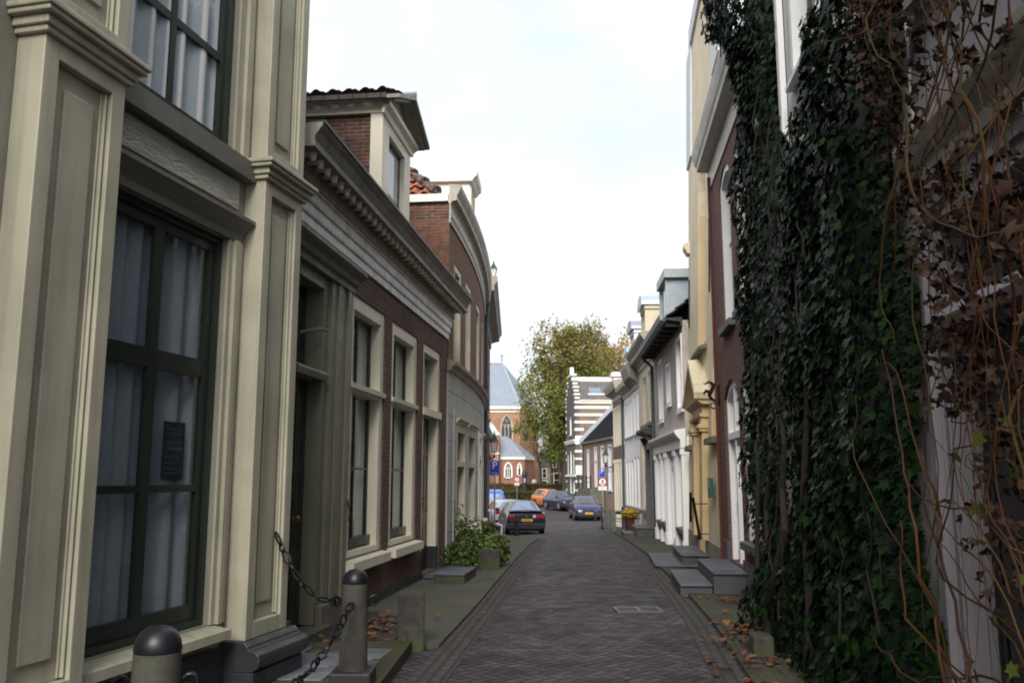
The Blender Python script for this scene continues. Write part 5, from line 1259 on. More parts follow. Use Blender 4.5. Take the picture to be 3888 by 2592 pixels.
# ================================================================ cars
def paint_car(name, c, rough=.22, metal=.0):
    if name in MATS: return MATS[name]
    t = NT(name); t.set(tuple(c), rough, metal, .5); t.b.inputs['Coat Weight'].default_value = .6; t.b.inputs['Coat Roughness'].default_value = .08
    t.bump(t.noise(t.coord('Object'), 1.6, 2), .004, .4); MATS[name] = t.m; return t.m
t = NT('car_glass'); t.set((.02, .028, .035), .03, 0.0, 1.0); t.b.inputs['IOR'].default_value = 1.75; M_CGL = t.m
t = NT('car_glass_rear'); t.set((.30, .40, .55), .06, .75, .8); M_CGLR = t.m  # blue metallic colour stands in for the bright sky mirrored in the pane
M_TYRE = plain('tyre_rubber', (.014, .014, .015), .8); M_RIM = plain('alloy_rim', (.35, .36, .38), .35, .8)
M_TRIM = plain('black_trim', (.016, .016, .018), .55); M_TAIL = plain('tail_red', (.45, .012, .01), .2); M_HEAD = plain('headlamp_clear', (.62, .64, .66), .12, .3)
M_PLATE = plain('plate_yellow', (.72, .42, .02), .45); M_PTXT = plain('plate_ink', (.02, .02, .02), .5); M_EU = plain('plate_blue', (.02, .06, .35), .4); M_CHROME = plain('chrome', (.7, .7, .72), .12, 1.0)
def car(label, x, y, hdg, W, st, col, wheels, wr=.31, glass=(), side=(), plate='rear', pz=.62, ptxt=None, lights='rear', lz=(.70, .82), hl=(.62, .76), rub=.34, mullion=False, spoiler=None, hz=None, badge=False):
    """st: stations (x, half width factor, belt z, top z, top half width) from the tail (0) to the nose"""
    z = zg(x, y) ; Lc = st[-1][0]
    o = empty('parked_car', (x, y, z), rad(90 - hdg), label, 'car', 'cars parked in the street')
    hw = W / 2; rings = []
    for (sx, k, zb, zt, wt) in st:
        w = hw * k; e = min(.07, (zt - zb) * .45)
        half = [(w * .88, .20), (w * .975, .33), (w, .56), (w * .985, zb - .08), (w * .95, zb), (wt * hw, zt - e), (wt * hw * .82, zt - e * .12), (wt * hw * .4, zt)]
        rings.append([(sx, a, b) for a, b in half] + [(sx, -a, b) for a, b in reversed(half)])
    m = MB(); n = len(rings[0]); V = [p for r in rings for p in r]; Fq = []
    for i in range(len(rings) - 1):
        for j in range(n): Fq.append((i * n + j, i * n + (j + 1) % n, (i + 1) * n + (j + 1) % n, (i + 1) * n + j))
    Fq.append(tuple(range(n))); Fq.append(tuple((len(rings) - 1) * n + j for j in range(n)))
    m.add(V, Fq); cm = paint_car('car_' + '_'.join('%d' % (c * 1000) for c in col), col)
    body = m.build('body', cm, o, smooth=True)
    def patch(nm, quads, mat, off=.012, ins=.06):
        m = MB()
        for q in quads:
            P = [Vector(p) for p in q]; nr = (P[1] - P[0]).cross(P[2] - P[0])
            if nr.length < 1e-6: nr = (P[2] - P[0]).cross(P[3] - P[0])
            nr.normalize(); c = sum(P, Vector()) / 4
            if nr.dot(c - Vector((Lc / 2, 0, .75))) < 0: nr = -nr
            Q = []
            for p in P:
                d = c - p; Q.append(tuple(p + d * ins + nr * off))
            B = [tuple(Vector(a) - nr * (off + .03)) for a in Q]
            m.add(Q + B, [(0, 1, 2, 3), (0, 1, 5, 4), (1, 2, 6, 5), (2, 3, 7, 6), (3, 0, 4, 7)])
        return m.build(nm, mat, o)
    for (i, nm) in glass:                                   # full-width screens
        a, b = rings[i], rings[i + 1]; mt = M_CGLR if nm == 'rear_window' else M_CGL
        if mullion:
            for s_ in (0, 1):
                p = [a[5], a[10], b[10], b[5]]; f = (.03, .47) if s_ == 0 else (.53, .97); A = [Vector(v) for v in p]
                q = [A[0].lerp(A[1], f[0]), A[0].lerp(A[1], f[1]), A[3].lerp(A[2], f[1]), A[3].lerp(A[2], f[0])]
                patch(nm, [[tuple(v) for v in q]], mt, .015, .12)
        else:
            m = MB(); A = [Vector(v) for v in (a[5], a[7], a[8], a[10])]; Bv = [Vector(v) for v in (b[5], b[7], b[8], b[10])]
            up = Vector((0, 0, 1)); n0 = (Bv[1] - A[1]).cross(Vector((0, 1, 0))); n0.normalize()
            if n0.z < 0: n0 = -n0
            vs = []
            for r_, t in ((A, .07), (Bv, .93)):
                for k in range(4):
                    p = A[k].lerp(Bv[k], t); p.y *= .93; vs.append(tuple(p + n0 * .014))
            m.add(vs, [(0, 1, 5, 4), (1, 2, 6, 5), (2, 3, 7, 6)]); m.build(nm, mt, o, closed=False)
    for i in side:
        a, b = rings[i], rings[i + 1]
        for s_ in (0, 1):
            q = [a[4], b[4], b[5], a[5]] if s_ == 0 else [a[11], b[11], b[10], a[10]]
            patch('side_window', [q], M_CGL, .008, .09)
    for wx in wheels:
        for s_ in (-1, 1):
            yv = s_ * (hw - .10)
            m = MB(); m.lathe((wx, yv, wr), [(0, -.1), (wr * .9, -.1), (wr, -.07), (wr, .07), (wr * .92, .105), (wr * .68, .10), (0, .09)] if s_ > 0 else [(0, .1), (wr * .9, .1), (wr, .07), (wr, -.07), (wr * .92, -.105), (wr * .68, -.10), (0, -.09)], 22, 'v'); tw = m.build('wheel', M_TYRE, o, smooth=True)
            m = MB(); m.lathe((wx, yv + s_ * .095, wr), [(0, -.01), (wr * .66, -.01), (wr * .66, .012), (wr * .5, .016), (wr * .2, .012), (0, .02)] if s_ > 0 else [(0, .01), (wr * .66, .01), (wr * .66, -.012), (wr * .5, -.016), (wr * .2, -.012), (0, -.02)], 14, 'v'); m.build('rim', M_RIM, tw)
            m = MB(); q = [(wx + (wr + .07) * math.cos(a), wr + .0 + (wr + .07) * math.sin(a)) for a in np.linspace(-.35, PI + .35, 18)]; q += [(wx - wr - .05, .18), (wx + wr + .05, .18)]
            m.prv([(a, b) for a, b in q], s_ * (hw - .30), s_ * (hw + .004)); m.build('wheel_arch', M_TRIM, o)
    MB().box(-.045, .30, -hw * .93, hw * .93, .26, .50).build('bumper', M_TRIM, o, bevel=.03); MB().box(Lc - .28, Lc + .045, -hw * .90, hw * .90, .24, .48).build('bumper', M_TRIM, o, bevel=.03)
    m = MB(); m.box(.35, Lc - .35, -hw * .86, hw * .86, .15, .24); m.build('underbody', M_TRIM, o)
    for s_ in (-1, 1):
        m = MB(); m.box(-.012, .16, min(s_ * hw * .90, s_ * hw * .46), max(s_ * hw * .90, s_ * hw * .46), lz[0], lz[1]); m.build('tail_light', M_TAIL, o, bevel=.015)
        m = MB(); xs = Lc - .16
        m.add([(Lc - .02, s_ * hw * .48, hl[0]), (Lc - .12, s_ * hw * .86, hl[0] + .02), (Lc - .36, s_ * hw * .93, hl[1]), (Lc - .22, s_ * hw * .55, hl[1] + .02), (Lc - .3, s_ * hw * .5, hl[0]), (Lc - .42, s_ * hw * .85, hl[0])], [(0, 1, 2, 3), (0, 1, 5, 4), (0, 3, 4), (1, 2, 5), (2, 3, 4, 5)]); m.build('headlight', M_HEAD, o)
        mx = hz if hz is not None else st[-4][0] - .05
        m = MB(); m.lathe((mx, s_ * (hw + .09), .98), [(0, -.10), (.05, -.09), (.075, -.03), (.075, .05), (.04, .10), (0, .10)], 10, 'v'); m.tube([(mx, s_ * hw * .88, .93), (mx, s_ * (hw + .04), .96)], .02, 5); m.build('wing_mirror', cm, o, smooth=True)
    m = MB(); m.box(Lc - .06, Lc + .012, -hw * .44, hw * .44, hl[0] - .06, hl[0] + .07); m.build('grille', M_TRIM, o, bevel=.01)
    m = MB(); m.lathe((Lc + .012, 0, hl[0] + .02), [(0, 0), (.05, 0), (.05, .012), (0, .014)], 12, 'u'); m.build('badge', M_CHROME, o)
    xp = -.05 if plate == 'rear' else Lc + .05; sgn = -1 if plate == 'rear' else 1
    m = MB(); m.box(min(xp, xp + sgn * .01), max(xp, xp + sgn * .01), -.26, .26, pz - .055, pz + .055); m.box(min(xp - sgn * .12, xp), max(xp - sgn * .12, xp), -.25, .25, pz - .05, pz + .05); pl = m.build('number_plate', M_PLATE, o)
    m = MB(); xq = xp + sgn * .0115; sd_ = 1 if plate == 'rear' else -1; m.box(min(xp + sgn * .008, xq), max(xp + sgn * .008, xq), min(sd_ * .215, sd_ * .262), max(sd_ * .215, sd_ * .262), pz - .056, pz + .056); m.build('plate_band', M_EU, pl)
    if ptxt: text_obj('plate_text', ptxt, .088, M_PTXT, pl, (xp + sgn * .0135, -sd_ * .02, pz), (PI / 2, 0, -PI / 2 if plate == 'rear' else PI / 2), .001, .95)
    if spoiler:
        m = MB(); m.box(spoiler[0], spoiler[0] + .20, -hw * .86, hw * .86, spoiler[1], spoiler[1] + .035); m.build('spoiler', cm, o, bevel=.012)
        m = MB(); m.box(spoiler[0] - .005, spoiler[0] + .05, -.14, .14, spoiler[1] + .006, spoiler[1] + .026); m.build('brake_light', M_TAIL, o)
    if badge:
        m = MB(); m.lathe((-.014, -.34, .79), [(0, .0), (.065, 0), (.065, -.006), (0, -.008)], 16, 'u'); m.build('sticker', plain('sticker_white', (.7, .7, .7), .4), o)
        m = MB(); m.prv([(0, 0)] * 3, 0, 0) if False else m.add([(-.016, .02, .75), (-.016, -.012, .75), (-.016, -.025, .86), (-.016, .0, .86)], [(0, 1, 2, 3)]); m.build('emblem', M_CHROME, o, closed=False)
        m = MB(); m.tube([(-.03 + .3, -hw * .2, 1.0), (.62, .18, 1.18)], .008, 5); m.build('wiper', M_TRIM, o)
    return o
def back(x, y, h, L): return x, y
saab = [(0, .90, .72, .76, .80), (.03, .97, .86, .90, .84), (.22, .985, .95, .985, .84), (.50, 1, .955, 1.0, .82), (1.30, 1, .95, 1.385, .66), (2.1, 1, .94, 1.43, .69), (2.85, 1, .92, 1.385, .67), (3.55, .99, .90, .96, .80), (4.25, .95, .80, .84, .80), (4.52, .86, .66, .70, .75), (4.6, .74, .52, .56, .66)]
car('dark navy hatchback with red tail lights seen from behind, nearest of the parked cars', .62, 38.0, -6, 1.71, saab, (.010, .014, .035), (.85, 3.65), glass=((3, 'rear_window'), (6, 'windscreen')), side=(4, 5), ptxt='LX-SB-87', pz=.63, lz=(.70, .83), spoiler=(.10, .985), badge=True)
est = [(0, .90, .80, .84, .80), (.05, .97, .92, .95, .82), (.12, .98, .95, .99, .80), (.50, 1, .95, 1.38, .70), (1.3, 1, .94, 1.44, .72), (2.1, 1, .93, 1.45, .72), (2.8, 1, .92, 1.40, .69), (3.45, .99, .90, .95, .80), (4.1, .95, .80, .84, .8), (4.35, .86, .66, .7, .75), (4.42, .74, .52, .56, .66)]
car('silver estate car parked directly in front of the dark navy hatchback', -.05, 44.0, -9, 1.70, est, (.50, .52, .55), (.8, 3.5), glass=((2, 'rear_window'), (6, 'windscreen')), side=(3, 4, 5), pz=.70, lz=(.78, .95))
car('silver-blue saloon parked between the silver estate and the bright blue van', -1.25, 52.0, -8, 1.68, saab, (.20, .26, .38), (.85, 3.65), glass=((3, 'rear_window'), (6, 'windscreen')), side=(4, 5))
van = [(0, .92, .95, 1.0, .80), (.03, .97, 1.02, 1.06, .80), (.08, .99, 1.04, 1.10, .80), (.16, 1, 1.04, 1.66, .72), (.35, 1, 1.04, 1.78, .74), (1.6, 1, 1.04, 1.84, .75), (2.3, 1, 1.0, 1.76, .72), (3.0, .99, .95, 1.02, .8), (3.5, .95, .88, .92, .8), (3.72, .86, .7, .74, .75), (3.78, .74, .52, .56, .66)]
car('bright blue van with two square rear windows, farthest of the left parked row', -1.18, 60.0, -4, 1.66, van, (.03, .10, .48), (.6, 3.0), glass=((2, 'rear_window'), (6, 'windscreen')), side=(5,), mullion=True, pz=.6, lz=(.7, .95))
hat = [(0, .92, .80, .84, .78), (.04, .98, .90, .95, .78), (.10, .99, .95, 1.0, .76), (.42, 1, .95, 1.38, .68), (.9, 1, .94, 1.46, .70), (1.7, 1, .93, 1.46, .70), (2.2, 1, .92, 1.40, .68), (2.85, .99, .92, .97, .8), (3.4, .96, .84, .88, .8), (3.66, .88, .68, .72, .75), (3.74, .76, .52, .56, .66)]
def front_at(x, y, h, L): return x - math.sin(rad(h)) * L, y - math.cos(rad(h)) * L
x, y = front_at(4.72, 54.6, 177, 3.74); car('dark violet-blue hatchback facing the camera on the right side of the road', x, y, 177, 1.65, hat, (.018, .022, .085), (.62, 3.0), glass=((2, 'rear_window'), (6, 'windscreen')), side=(3, 4, 5), plate='front', pz=.44, ptxt='RT-ZG-61', hl=(.60, .76))
x, y = front_at(4.55, 66.8, 158, 3.74); car('dark blue hatchback turned towards the road between the orange and violet cars', x, y, 158, 1.63, hat, (.010, .018, .05), (.62, 3.0), glass=((2, 'rear_window'), (6, 'windscreen')), side=(3, 4, 5), plate='front', pz=.46, ptxt='PF-TD-42', hl=(.60, .76))
x, y = front_at(3.95, 72.3, 152, 3.5); hs = [(a * .935, b, c + .02, d + .04, e) for a, b, c, d, e in hat]; car('bright orange small hatchback parked beside the clipped hedge', x, y, 152, 1.60, hs, (.50, .15, .03), (.58, 2.8), glass=((2, 'rear_window'), (6, 'windscreen')), side=(3, 4, 5), plate='front', pz=.46, hl=(.62, .80))

# ================================================================ signs and small street furniture
M_SIGNB = plain('sign_blue', (.006, .045, .42), .4); M_SIGNW = plain('sign_white', (.75, .75, .75), .45); M_SIGNR = plain('sign_red', (.50, .012, .015), .4); M_POLE = plain('sign_pole', (.30, .31, .33), .45, .5)
def p_plate(o, z0, z1, w, rz=0.0, sub=True, v=-.05):
    m = MB(); m.prv([(-w / 2, z0), (w / 2, z0), (w / 2, z1), (-w / 2, z1)], -.012, .012); p = m.build('sign_plate', M_SIGNB, o, bevel=.008); p.location = (0, v, 0); p.rotation_euler = (0, 0, rz)
    m = MB(); e = .012
    for a, b, c, d in ((-w / 2 + .01, w / 2 - .01, z1 - .02, z1 - .012), (-w / 2 + .01, w / 2 - .01, z0 + .012, z0 + .02), (-w / 2 + .01, -w / 2 + .018, z0 + .02, z1 - .02), (w / 2 - .018, w / 2 - .01, z0 + .02, z1 - .02)): m.box(a, b, -.0145, -.0118, c, d)
    m.build('sign_border', M_SIGNW, p)
    text_obj('letter', 'P', w * 1.02, M_SIGNW, p, (.0, -.0145, z0 + (z1 - z0) * .66), (PI / 2, 0, 0), .002, 1.0)
    if sub:
        text_obj('sign_text', 'vergunning-', .058, M_SIGNW, p, (-.01, -.0145, z0 + .125), (PI / 2, 0, 0), .001)
        text_obj('sign_text', 'houders', .058, M_SIGNW, p, (.05, -.0145, z0 + .062), (PI / 2, 0, 0), .001)
def no_motor(o, z, r, rz=0.0, v=-.05):
    m = MB(); m.lathe((0, 0, z), [(0, 0), (r * .80, 0), (r * .80, -.014), (0, -.014)], 32, 'v'); p = m.build('sign_disc', M_SIGNW, o); p.location = (0, v, 0); p.rotation_euler = (0, 0, rz)
    m = MB(); m.lathe((0, 0, z), [(r * .78, .012), (r, .012), (r, -.018), (r * .78, -.018), (r * .78, .012)], 32, 'v', False); m.build('sign_rim', M_SIGNR, p)
    m = MB(); c = z + r * .28; s = r * .36
    m.prv([(-s, c - s * .45), (s, c - s * .45), (s, c + s * .05), (s * .75, c + s * .12), (s * .5, c + s * .5), (-s * .5, c + s * .5), (-s * .75, c + s * .12), (-s, c + s * .05)], -.014, -.018); m.box(-s * .9, -s * .55, -.018, -.014, c - s * .7, c - s * .45); m.box(s * .55, s * .9, -.018, -.014, c - s * .7, c - s * .45)
    c = z - r * .34
    for q in (-.3, .3): m.lathe((q * r, -.014, c - .08 * r), [(r * .10, 0), (r * .19, 0), (r * .19, -.004), (r * .10, -.004), (r * .10, 0)], 14, 'v', False)
    m.prv([(-r * .32, c), (r * .1, c - r * .08), (r * .28, c + r * .18), (r * .12, c + r * .22), (-r * .02, c + r * .38), (-r * .16, c + r * .36), (-r * .12, c + r * .14)], -.014, -.018); m.build('pictogram', M_PTXT, p)
def subplate(o, z0, z1, w, rz=0.0, v=-.05, lines=('uitgezonderd', 'bestemmings-', 'verkeer'), ts=.07):
    m = MB(); m.prv([(-w / 2, z0), (w / 2, z0), (w / 2, z1), (-w / 2, z1)], -.01, .01); p = m.build('sub_plate', M_SIGNW, o, bevel=.005); p.location = (0, v, 0); p.rotation_euler = (0, 0, rz)
    m = MB(); n = len(lines)
    for i in range(n):                                     # lettering is too small to read in the picture: rows of dark marks
        z = z1 - (z1 - z0) * (i + .9) / (n + .8); x = -w * .42
        while x < w * .36:
            l = w * rnd.uniform(.05, .12); m.box(x, x + l, -.0125, -.0098, z, z + ts * .55); x += l + w * .03
    m.build('small_print', plain('print_grey', (.25, .25, .27), .5), p)
def pole(o, h, lean=(0, 0), r=.03):
    m = MB(); m.tube([(0, 0, -.2), (lean[0], lean[1], h)], r, 10); return m.build('pole', M_POLE, o, smooth=True)
x, y = -.70, 35.6; z = zg(x, y) + .02; o = empty('parking_sign', (x, y, z), 0, 'blue parking sign on a grey pole left of the parked cars', 'traffic sign'); pole(o, 2.32 - z); p_plate(o, 1.70 - z, 2.31 - z, .41)
x, y = 6.15, 60; z = zg(x, y); o = empty('traffic_sign', (x, y, z), 0, 'pole with small blue parking plate above a round red-rimmed sign, right of the violet car', 'traffic sign'); pole(o, 2.25 - z); p_plate(o, 1.64 - z, 2.28 - z, .42, rad(-35), False, -.06); no_motor(o, 1.36 - z, .28); subplate(o, .80 - z, 1.06 - z, .56)
x, y = .42, 75.6; z = zg(x, y); o = empty('traffic_sign', (x, y, z), 0, 'round red-rimmed sign with white plate on a thin pole before the clipped hedge', 'traffic sign'); pole(o, 1.7 - z, r=.025); no_motor(o, 1.50 - z, .21); subplate(o, 1.0 - z, 1.22 - z, .40)
x, y = .18, 33.6; z = zg(x, y); o = empty('street_post', (x, y, z), 0, 'slim black post with a red reflector band behind the dark navy hatchback', 'bollard')
m = MB(); m.lathe((0, 0, 0), [(0, -.1), (.085, -.1), (.075, .62), (.0, .62)], 16); m.build('shaft', plain('post_black', (.012, .012, .013), .5), o, smooth=True)
m = MB(); m.lathe((0, 0, .62), [(0, 0), (.06, 0), (.06, .09), (0, .09)], 16); m.build('reflector_band', plain('reflector', (.20, .02, .02), .4), o)
m = MB(); m.lathe((0, 0, .71), [(0, 0), (.082, 0), (.085, .04), (.07, .09), (.03, .12), (0, .125)], 16); m.build('cap', plain('post_black', (.012, .012, .013)), o, smooth=True)
# white folded cycle rack at the foot of the red house
o = empty('cycle_rack', (-.62, 33.2, zg(-.62, 33.2) + .06), rad(86), 'white metal cycle rack leaning at the foot of the red brick house', 'cycle rack')
m = MB()
for k in range(4): m.tube([(k * .22, -.2, 0), (k * .22, -.22, .35), (k * .22 + .02, .0, .42), (k * .22 + .04, .15, .35), (k * .22 + .04, .15, 0)], .016, 6)
m.build('hoops', M_SIGNW, o, smooth=True); m = MB(); m.tube([(-.1, -.2, .02), (.8, -.2, .02)], .018, 6); m.tube([(-.1, .15, .02), (.8, .15, .02)], .018, 6); m.build('rails', M_SIGNW, o)

# ================================================================ far right: striped gabled house and cottage
FS = Fr((5.95, 82), -5, +1, zb=-.3)
HS = house('striped_house', FS, 'stepped-gable house of dark brick banded with white stripes beside the tall tree')
M_BRS = brick('brick_greybrown', (.26, .19, .14), (.20, .145, .11), (.25, .22, .18), mw=.008, stain_amt=.3); M_BRP = brick('brick_purplegrey', (.12, .10, .11), (.09, .08, .09), (.15, .14, .14), stain_amt=.3)
M_BAND_W = paint('white_band', (.80, .79, .74), .6, .1)
fo_ = [(2.3, 3.5, 5.75, 7.5), (2.3, 3.5, 2.0, 4.2), (.9, 1.6, 2.0, 3.9), (4.4, 5.1, 2.0, 3.9), (2.3, 3.6, -.3, 1.7), (.8, 1.7, .3, 1.3)]
wall(FS, 'front_wall', 0, 6.0, -.8, 8.8, fo_, M_BRP, HS, depth=.4)
m = MB(FS); m.box(0.001, 5.99, -9, -.401, -.8, 8.78); m.build('side_wall', M_BRS, HS)
G = [(0, 8.8), (6, 8.8), (6, 9.35), (5.5, 9.35), (5.5, 10.1), (4.85, 10.1), (4.85, 10.85), (4.2, 10.85), (4.2, 11.4), (1.8, 11.4), (1.8, 10.85), (1.15, 10.85), (1.15, 10.1), (.5, 10.1), (.5, 9.35), (0, 9.35)]
gb = MB(FS).prv(G, -.4, 0).build('stepped_gable', M_BRP, HS)
for (a, b, z) in ((-.06, .55, 9.35), (.45, 1.2, 10.1), (1.1, 1.85, 10.85), (1.7, 4.3, 11.4), (4.15, 4.9, 10.85), (4.8, 5.55, 10.1), (5.45, 6.06, 9.35)):
    MB(FS).box(a, b, -.46, .08, z, z + .18).build('coping', M_BAND_W, gb); MB(FS).box(a, a + .25, -.43, .04, z - .35, z - .17).build('quoin', M_BAND_W, gb)
MB(FS).prv([(2.6, 11.58), (3.4, 11.58), (3.2, 12.0), (3.1, 12.35), (2.9, 12.35), (2.8, 12.0)], -.35, 0).build('finial', M_BAND_W, gb)
m = MB(FS)
for (a, b, d) in ((8.58, 8.82, 9), (8.07, 8.33, 9), (7.39, 7.63, 9), (6.70, 6.94, 9), (6.0, 6.26, .8), (4.74, 5.55, 1.6), (3.99, 4.21, 1.6), (3.31, 3.49, 1.6), (1.9, 2.8, 1.6), (1.2, 1.4, 1.6), (.4, .6, 1.6)):
    m.box(-.03, .0005, -d, .03, a, b)
    if b - a < .6: m.box(.0005, .5, .0, .03, a, b); m.box(5.5, 6.0, 0, .03, a, b)
m.box(0, 6.0, 0, .12, 4.85, 5.05); m.box(-.1, 6.1, 0, .2, 5.05, 5.2); m.box(0, 6.0, 0, .12, 1.75, 1.95); m.build('white_bands', M_BAND_W, HS)
for (a, b, c, d) in fo_:
    w = window(FS, HS, a, b, c, d, M_BAND_W, M_BAND_W if c > 0 else M_BLACK, fw=.12, rec=.14, vb=(.5,), hb=(((c + d) / 2 + .1, .08, 's'),), sill=(.1, .1), curtain=M_BLIND)
M_SLATE = tilemat('roof_slate_grey', (.11, .105, .10), (.17, .155, .14), .32, .28, (.07, .065, .055), .6)
m = MB(FS); m.prv([(-.02, 8.75), (-.02, 8.86), (3.0, 11.15), (6.02, 8.86), (6.02, 8.75), (3.0, 10.9)], -9, -.40); m.build('roof', M_SLATE, HS)
m = MB(FS); m.box(2.75, 3.25, -9, -.46, 10.98, 11.40); m.box(-.12, .05, -9, -.4, 8.80, 8.90); m.build('ridge_coping', M_BAND_W, HS)
m = MB(FS); q = lambda t: 8.86 + 2.29 * t
sk = MB(FS); sk.prv([(.95, q(.95 / 3)), (1.65, q(1.65 / 3)), (1.60, q(1.65 / 3) + .10), (.90, q(.95 / 3) + .10)], -2.75, -1.55); so = sk.build('skylight', plain('skylight_frame', (.2, .22, .24), .5), HS)
m.prv([(.99, q(.99 / 3) + .03), (1.60, q(1.6 / 3) + .03), (1.55, q(1.6 / 3) + .125), (.94, q(.99 / 3) + .125)], -2.68, -1.62); m.build('pane', M_CGLR, so)
MB(FS).box(.72, .84, -2.95, -1.4, q(.26), q(.26) + .16).build('skylight_sill', M_BAND_W, so)
m = MB(FS); m.box(2.4, 3.6, -6.2, -5.2, 11.0, 12.0); m.lathe((3.0, -5.7, 12.0), [(0, 0), (.6, 0), (.5, .2), (.25, .34), (0, .38)], 14); m.build('chimney', M_BAND_W, HS)

FT = Fr((7.5, 64), -6.5, +1, zb=-.9)
HT = house('brick_cottage', FT, 'low old brick cottage with a steep black tiled roof and raised red door')
M_BRT = brick('brick_old_pale', (.30, .20, .14), (.22, .135, .10), (.30, .25, .2), stain=(.30, .27, .22), stain_amt=.5, bump=.02)
ops = [(1.0, 2.2, .75, 4.1), (3.6, 4.8, .8, 4.1), (6.2, 7.1, .9, 4.1), (9.3, 10.2, .8, 4.0)]
wall(FT, 'wall', 0, 12, -1.4, 4.5, ops, M_BRT, HT, depth=7)
M_LIL = paint('window_lilac_white', (.66, .65, .72), .5, .1)
for i, (a, b, c, d) in enumerate(ops):
    if i == 2:
        f_ = MB(FT); f_.box(a, a + .12, -.2, .05, c, d); f_.box(b - .12, b, -.2, .05, c, d); f_.box(a + .12, b - .12, -.2, .04, d - .12, d); f_.box(a + .12, b - .12, -.2, .04, 2.95, 3.05); fo = f_.build('door_frame', M_LIL, HT)
        panelled(FT, fo, a + .12, b - .12, c, 2.95, -.1, paint('door_oxblood', (.10, .012, .016), .4, .1), ((.2, .9), (1.0, 1.9)), 1); MB(FT).box(a + .12, b - .12, -.12, -.115, 3.05, d - .12).build('transom_light', GLASS, fo)
    else: window(FT, HT, a, b, c, d, M_LIL, M_LIL, fw=.14, rec=.12, hb=((2.5, .08, 's'), (1.6, .04, 's'), (3.3, .04, 's')), vb=(.5,), sill=(.12, .1), silm=M_LIL, curtain=M_BLIND, fproj=.02)
MB(FT).ext(-.1, 12.1, [(0, 4.38), (.2, 4.45), (.25, 4.5), (.25, 4.6), (0, 4.62)]).build('gutter', M_GREY, HT)
M_TBLK = tilemat('roof_tile_blueblack', (.010, .011, .016), (.016, .017, .022), .25, .3, (.018, .018, .022), .4); [n for n in M_TBLK.node_tree.nodes if n.type == 'BSDF_PRINCIPLED'][0].inputs['Specular IOR Level'].default_value = .12
pantiles(FT, 'roof', 0, 11.9, .15, 4.6, -3.5, 8.35, M_TBLK, HT, .3, .34)
MB(FT).ext(0, 11.9, [(-3.5, 8.3), (-7, 4.6), (-7, 4.4), (0, 4.4), (-3.5, 8.2)]).build('roof_back', M_TBLK, HT)
m = MB(FT); m.prz([(11.9, .2), (12.25, .2), (12.25, -3.6), (11.9, -3.6)], 0, .001) if False else m.ext(11.85, 12.25, [(.25, 4.55), (.25, 4.95), (-3.5, 8.85), (-7, 4.95), (-7, 4.5), (-3.5, 8.25)]); m.build('gable_coping', plain('lead_coping', (.40, .45, .52), .5, .2), HT)
m = MB(FT); m.tube([(11.7, .08, -1), (11.7, .08, 4.4)], .06, 8); m.build('drainpipe', M_PIPE, HT)
o = empty('entrance_stair', (*FT.world(7, 1.0)[:2], -.9), rad(90 + 6.5), 'raised mossy stone landing with iron railings before the oxblood cottage door', 'stair')
m = MB(); m.box(-3.6, 1.6, -.95, .15, -.3, 1.72); m.build('landing', stone('landing_stone', (.10, .10, .08), (.17, .165, .13), .9, 3, .01, moss=(.09, .10, .05)), o)
m = MB()
for k in range(6): m.box(1.6 + k * .3, 1.9 + k * .3, -.9, .1, -.3, 1.45 - k * .27)
m.build('steps', M_TREAD, o)
for (a, b) in ((-3.4, .08), (-1.7, .08), (.0, .08), (1.5, .08)):
    m = MB(); m.lathe((a, b, 1.72), [(0, 0), (.05, 0), (.04, .9), (.06, .95), (0, 1.05)], 8); m.build('railing_post', M_IRON, o)
m = MB(); m.tube([(-3.4, .08, 2.55), (1.5, .08, 2.55), (3.3, .05, 1.0)], .03, 6); m.tube([(-3.4, .08, 2.2), (1.5, .08, 2.2)], .02, 6); m.build('rail', M_IRON, o)

# ================================================================ hedges, lawn, church, far houses
t = NT('lawn_grass'); v_ = t.coord('Object'); t.set(t.mix(t.noise(v_, 3, 5), (.03, .09, .012), (.07, .16, .025)), .8); t.bump(t.noise(v_, 60, 3), .05, 1.0); M_GRASS = t.m
grid('lawn', fr(-60, 5.6, 40), fr(79.0, 97.5, 18), lambda x, y: zg(x, y) + .06 if y > 79.5 else zg(x, y) - .1, M_GRASS)
M_HEDGE = leaf_mat('hedge_leaves', [(.035, .032, .012), (.06, .055, .018), (.055, .075, .02), (.09, .075, .03)], .7, .2, .1)
M_HEDGEB = leaf_mat('hedge_leaves_brown', [(.10, .06, .03), (.14, .09, .04), (.09, .085, .03), (.17, .13, .04)], .7, .2, .1)
def hedge(name, x0, x1, y, d, z0, z1, mat, n, label, seed):
    o = empty(name, ((x0 + x1) / 2, y, z0), 0, label, 'hedge'); r = np.random.default_rng(seed); hw = (x1 - x0) / 2
    m = MB(); m.box(-hw + .1, hw - .1, -d / 2 + .12, d / 2 - .12, -.2, z1 - z0 - .1); m.build('branches', plain('hedge_inside', (.025, .02, .012), .9), o)
    C = np.stack([r.uniform(-hw, hw, n), r.uniform(-d / 2, d / 2, n), r.uniform(0, z1 - z0, n)], 1); f = r.random(n)
    C[f < .6, 1] = -d / 2 + r.random((f < .6).sum()) * .14; C[f > .75, 2] = z1 - z0 - r.random((f > .75).sum()) * .12 + .06 * np.sin(C[f > .75, 0] * 1.3)
    nr = r.normal(size=(n, 3)) + np.array([0, -.8, .5]); nr /= np.linalg.norm(nr, axis=1)[:, None]; t_ = np.cross(nr, r.normal(size=(n, 3))); t_ /= np.linalg.norm(t_, axis=1)[:, None]; b = np.cross(nr, t_); s = (.05 + .07 * r.random(n))[:, None]
    V = np.stack([C - t_ * s, C + b * s * .6, C + t_ * s, C - b * s * .6], 1).reshape(-1, 3); obj_np('foliage', V, np.arange(n * 4).reshape(n, 4), mat, o)
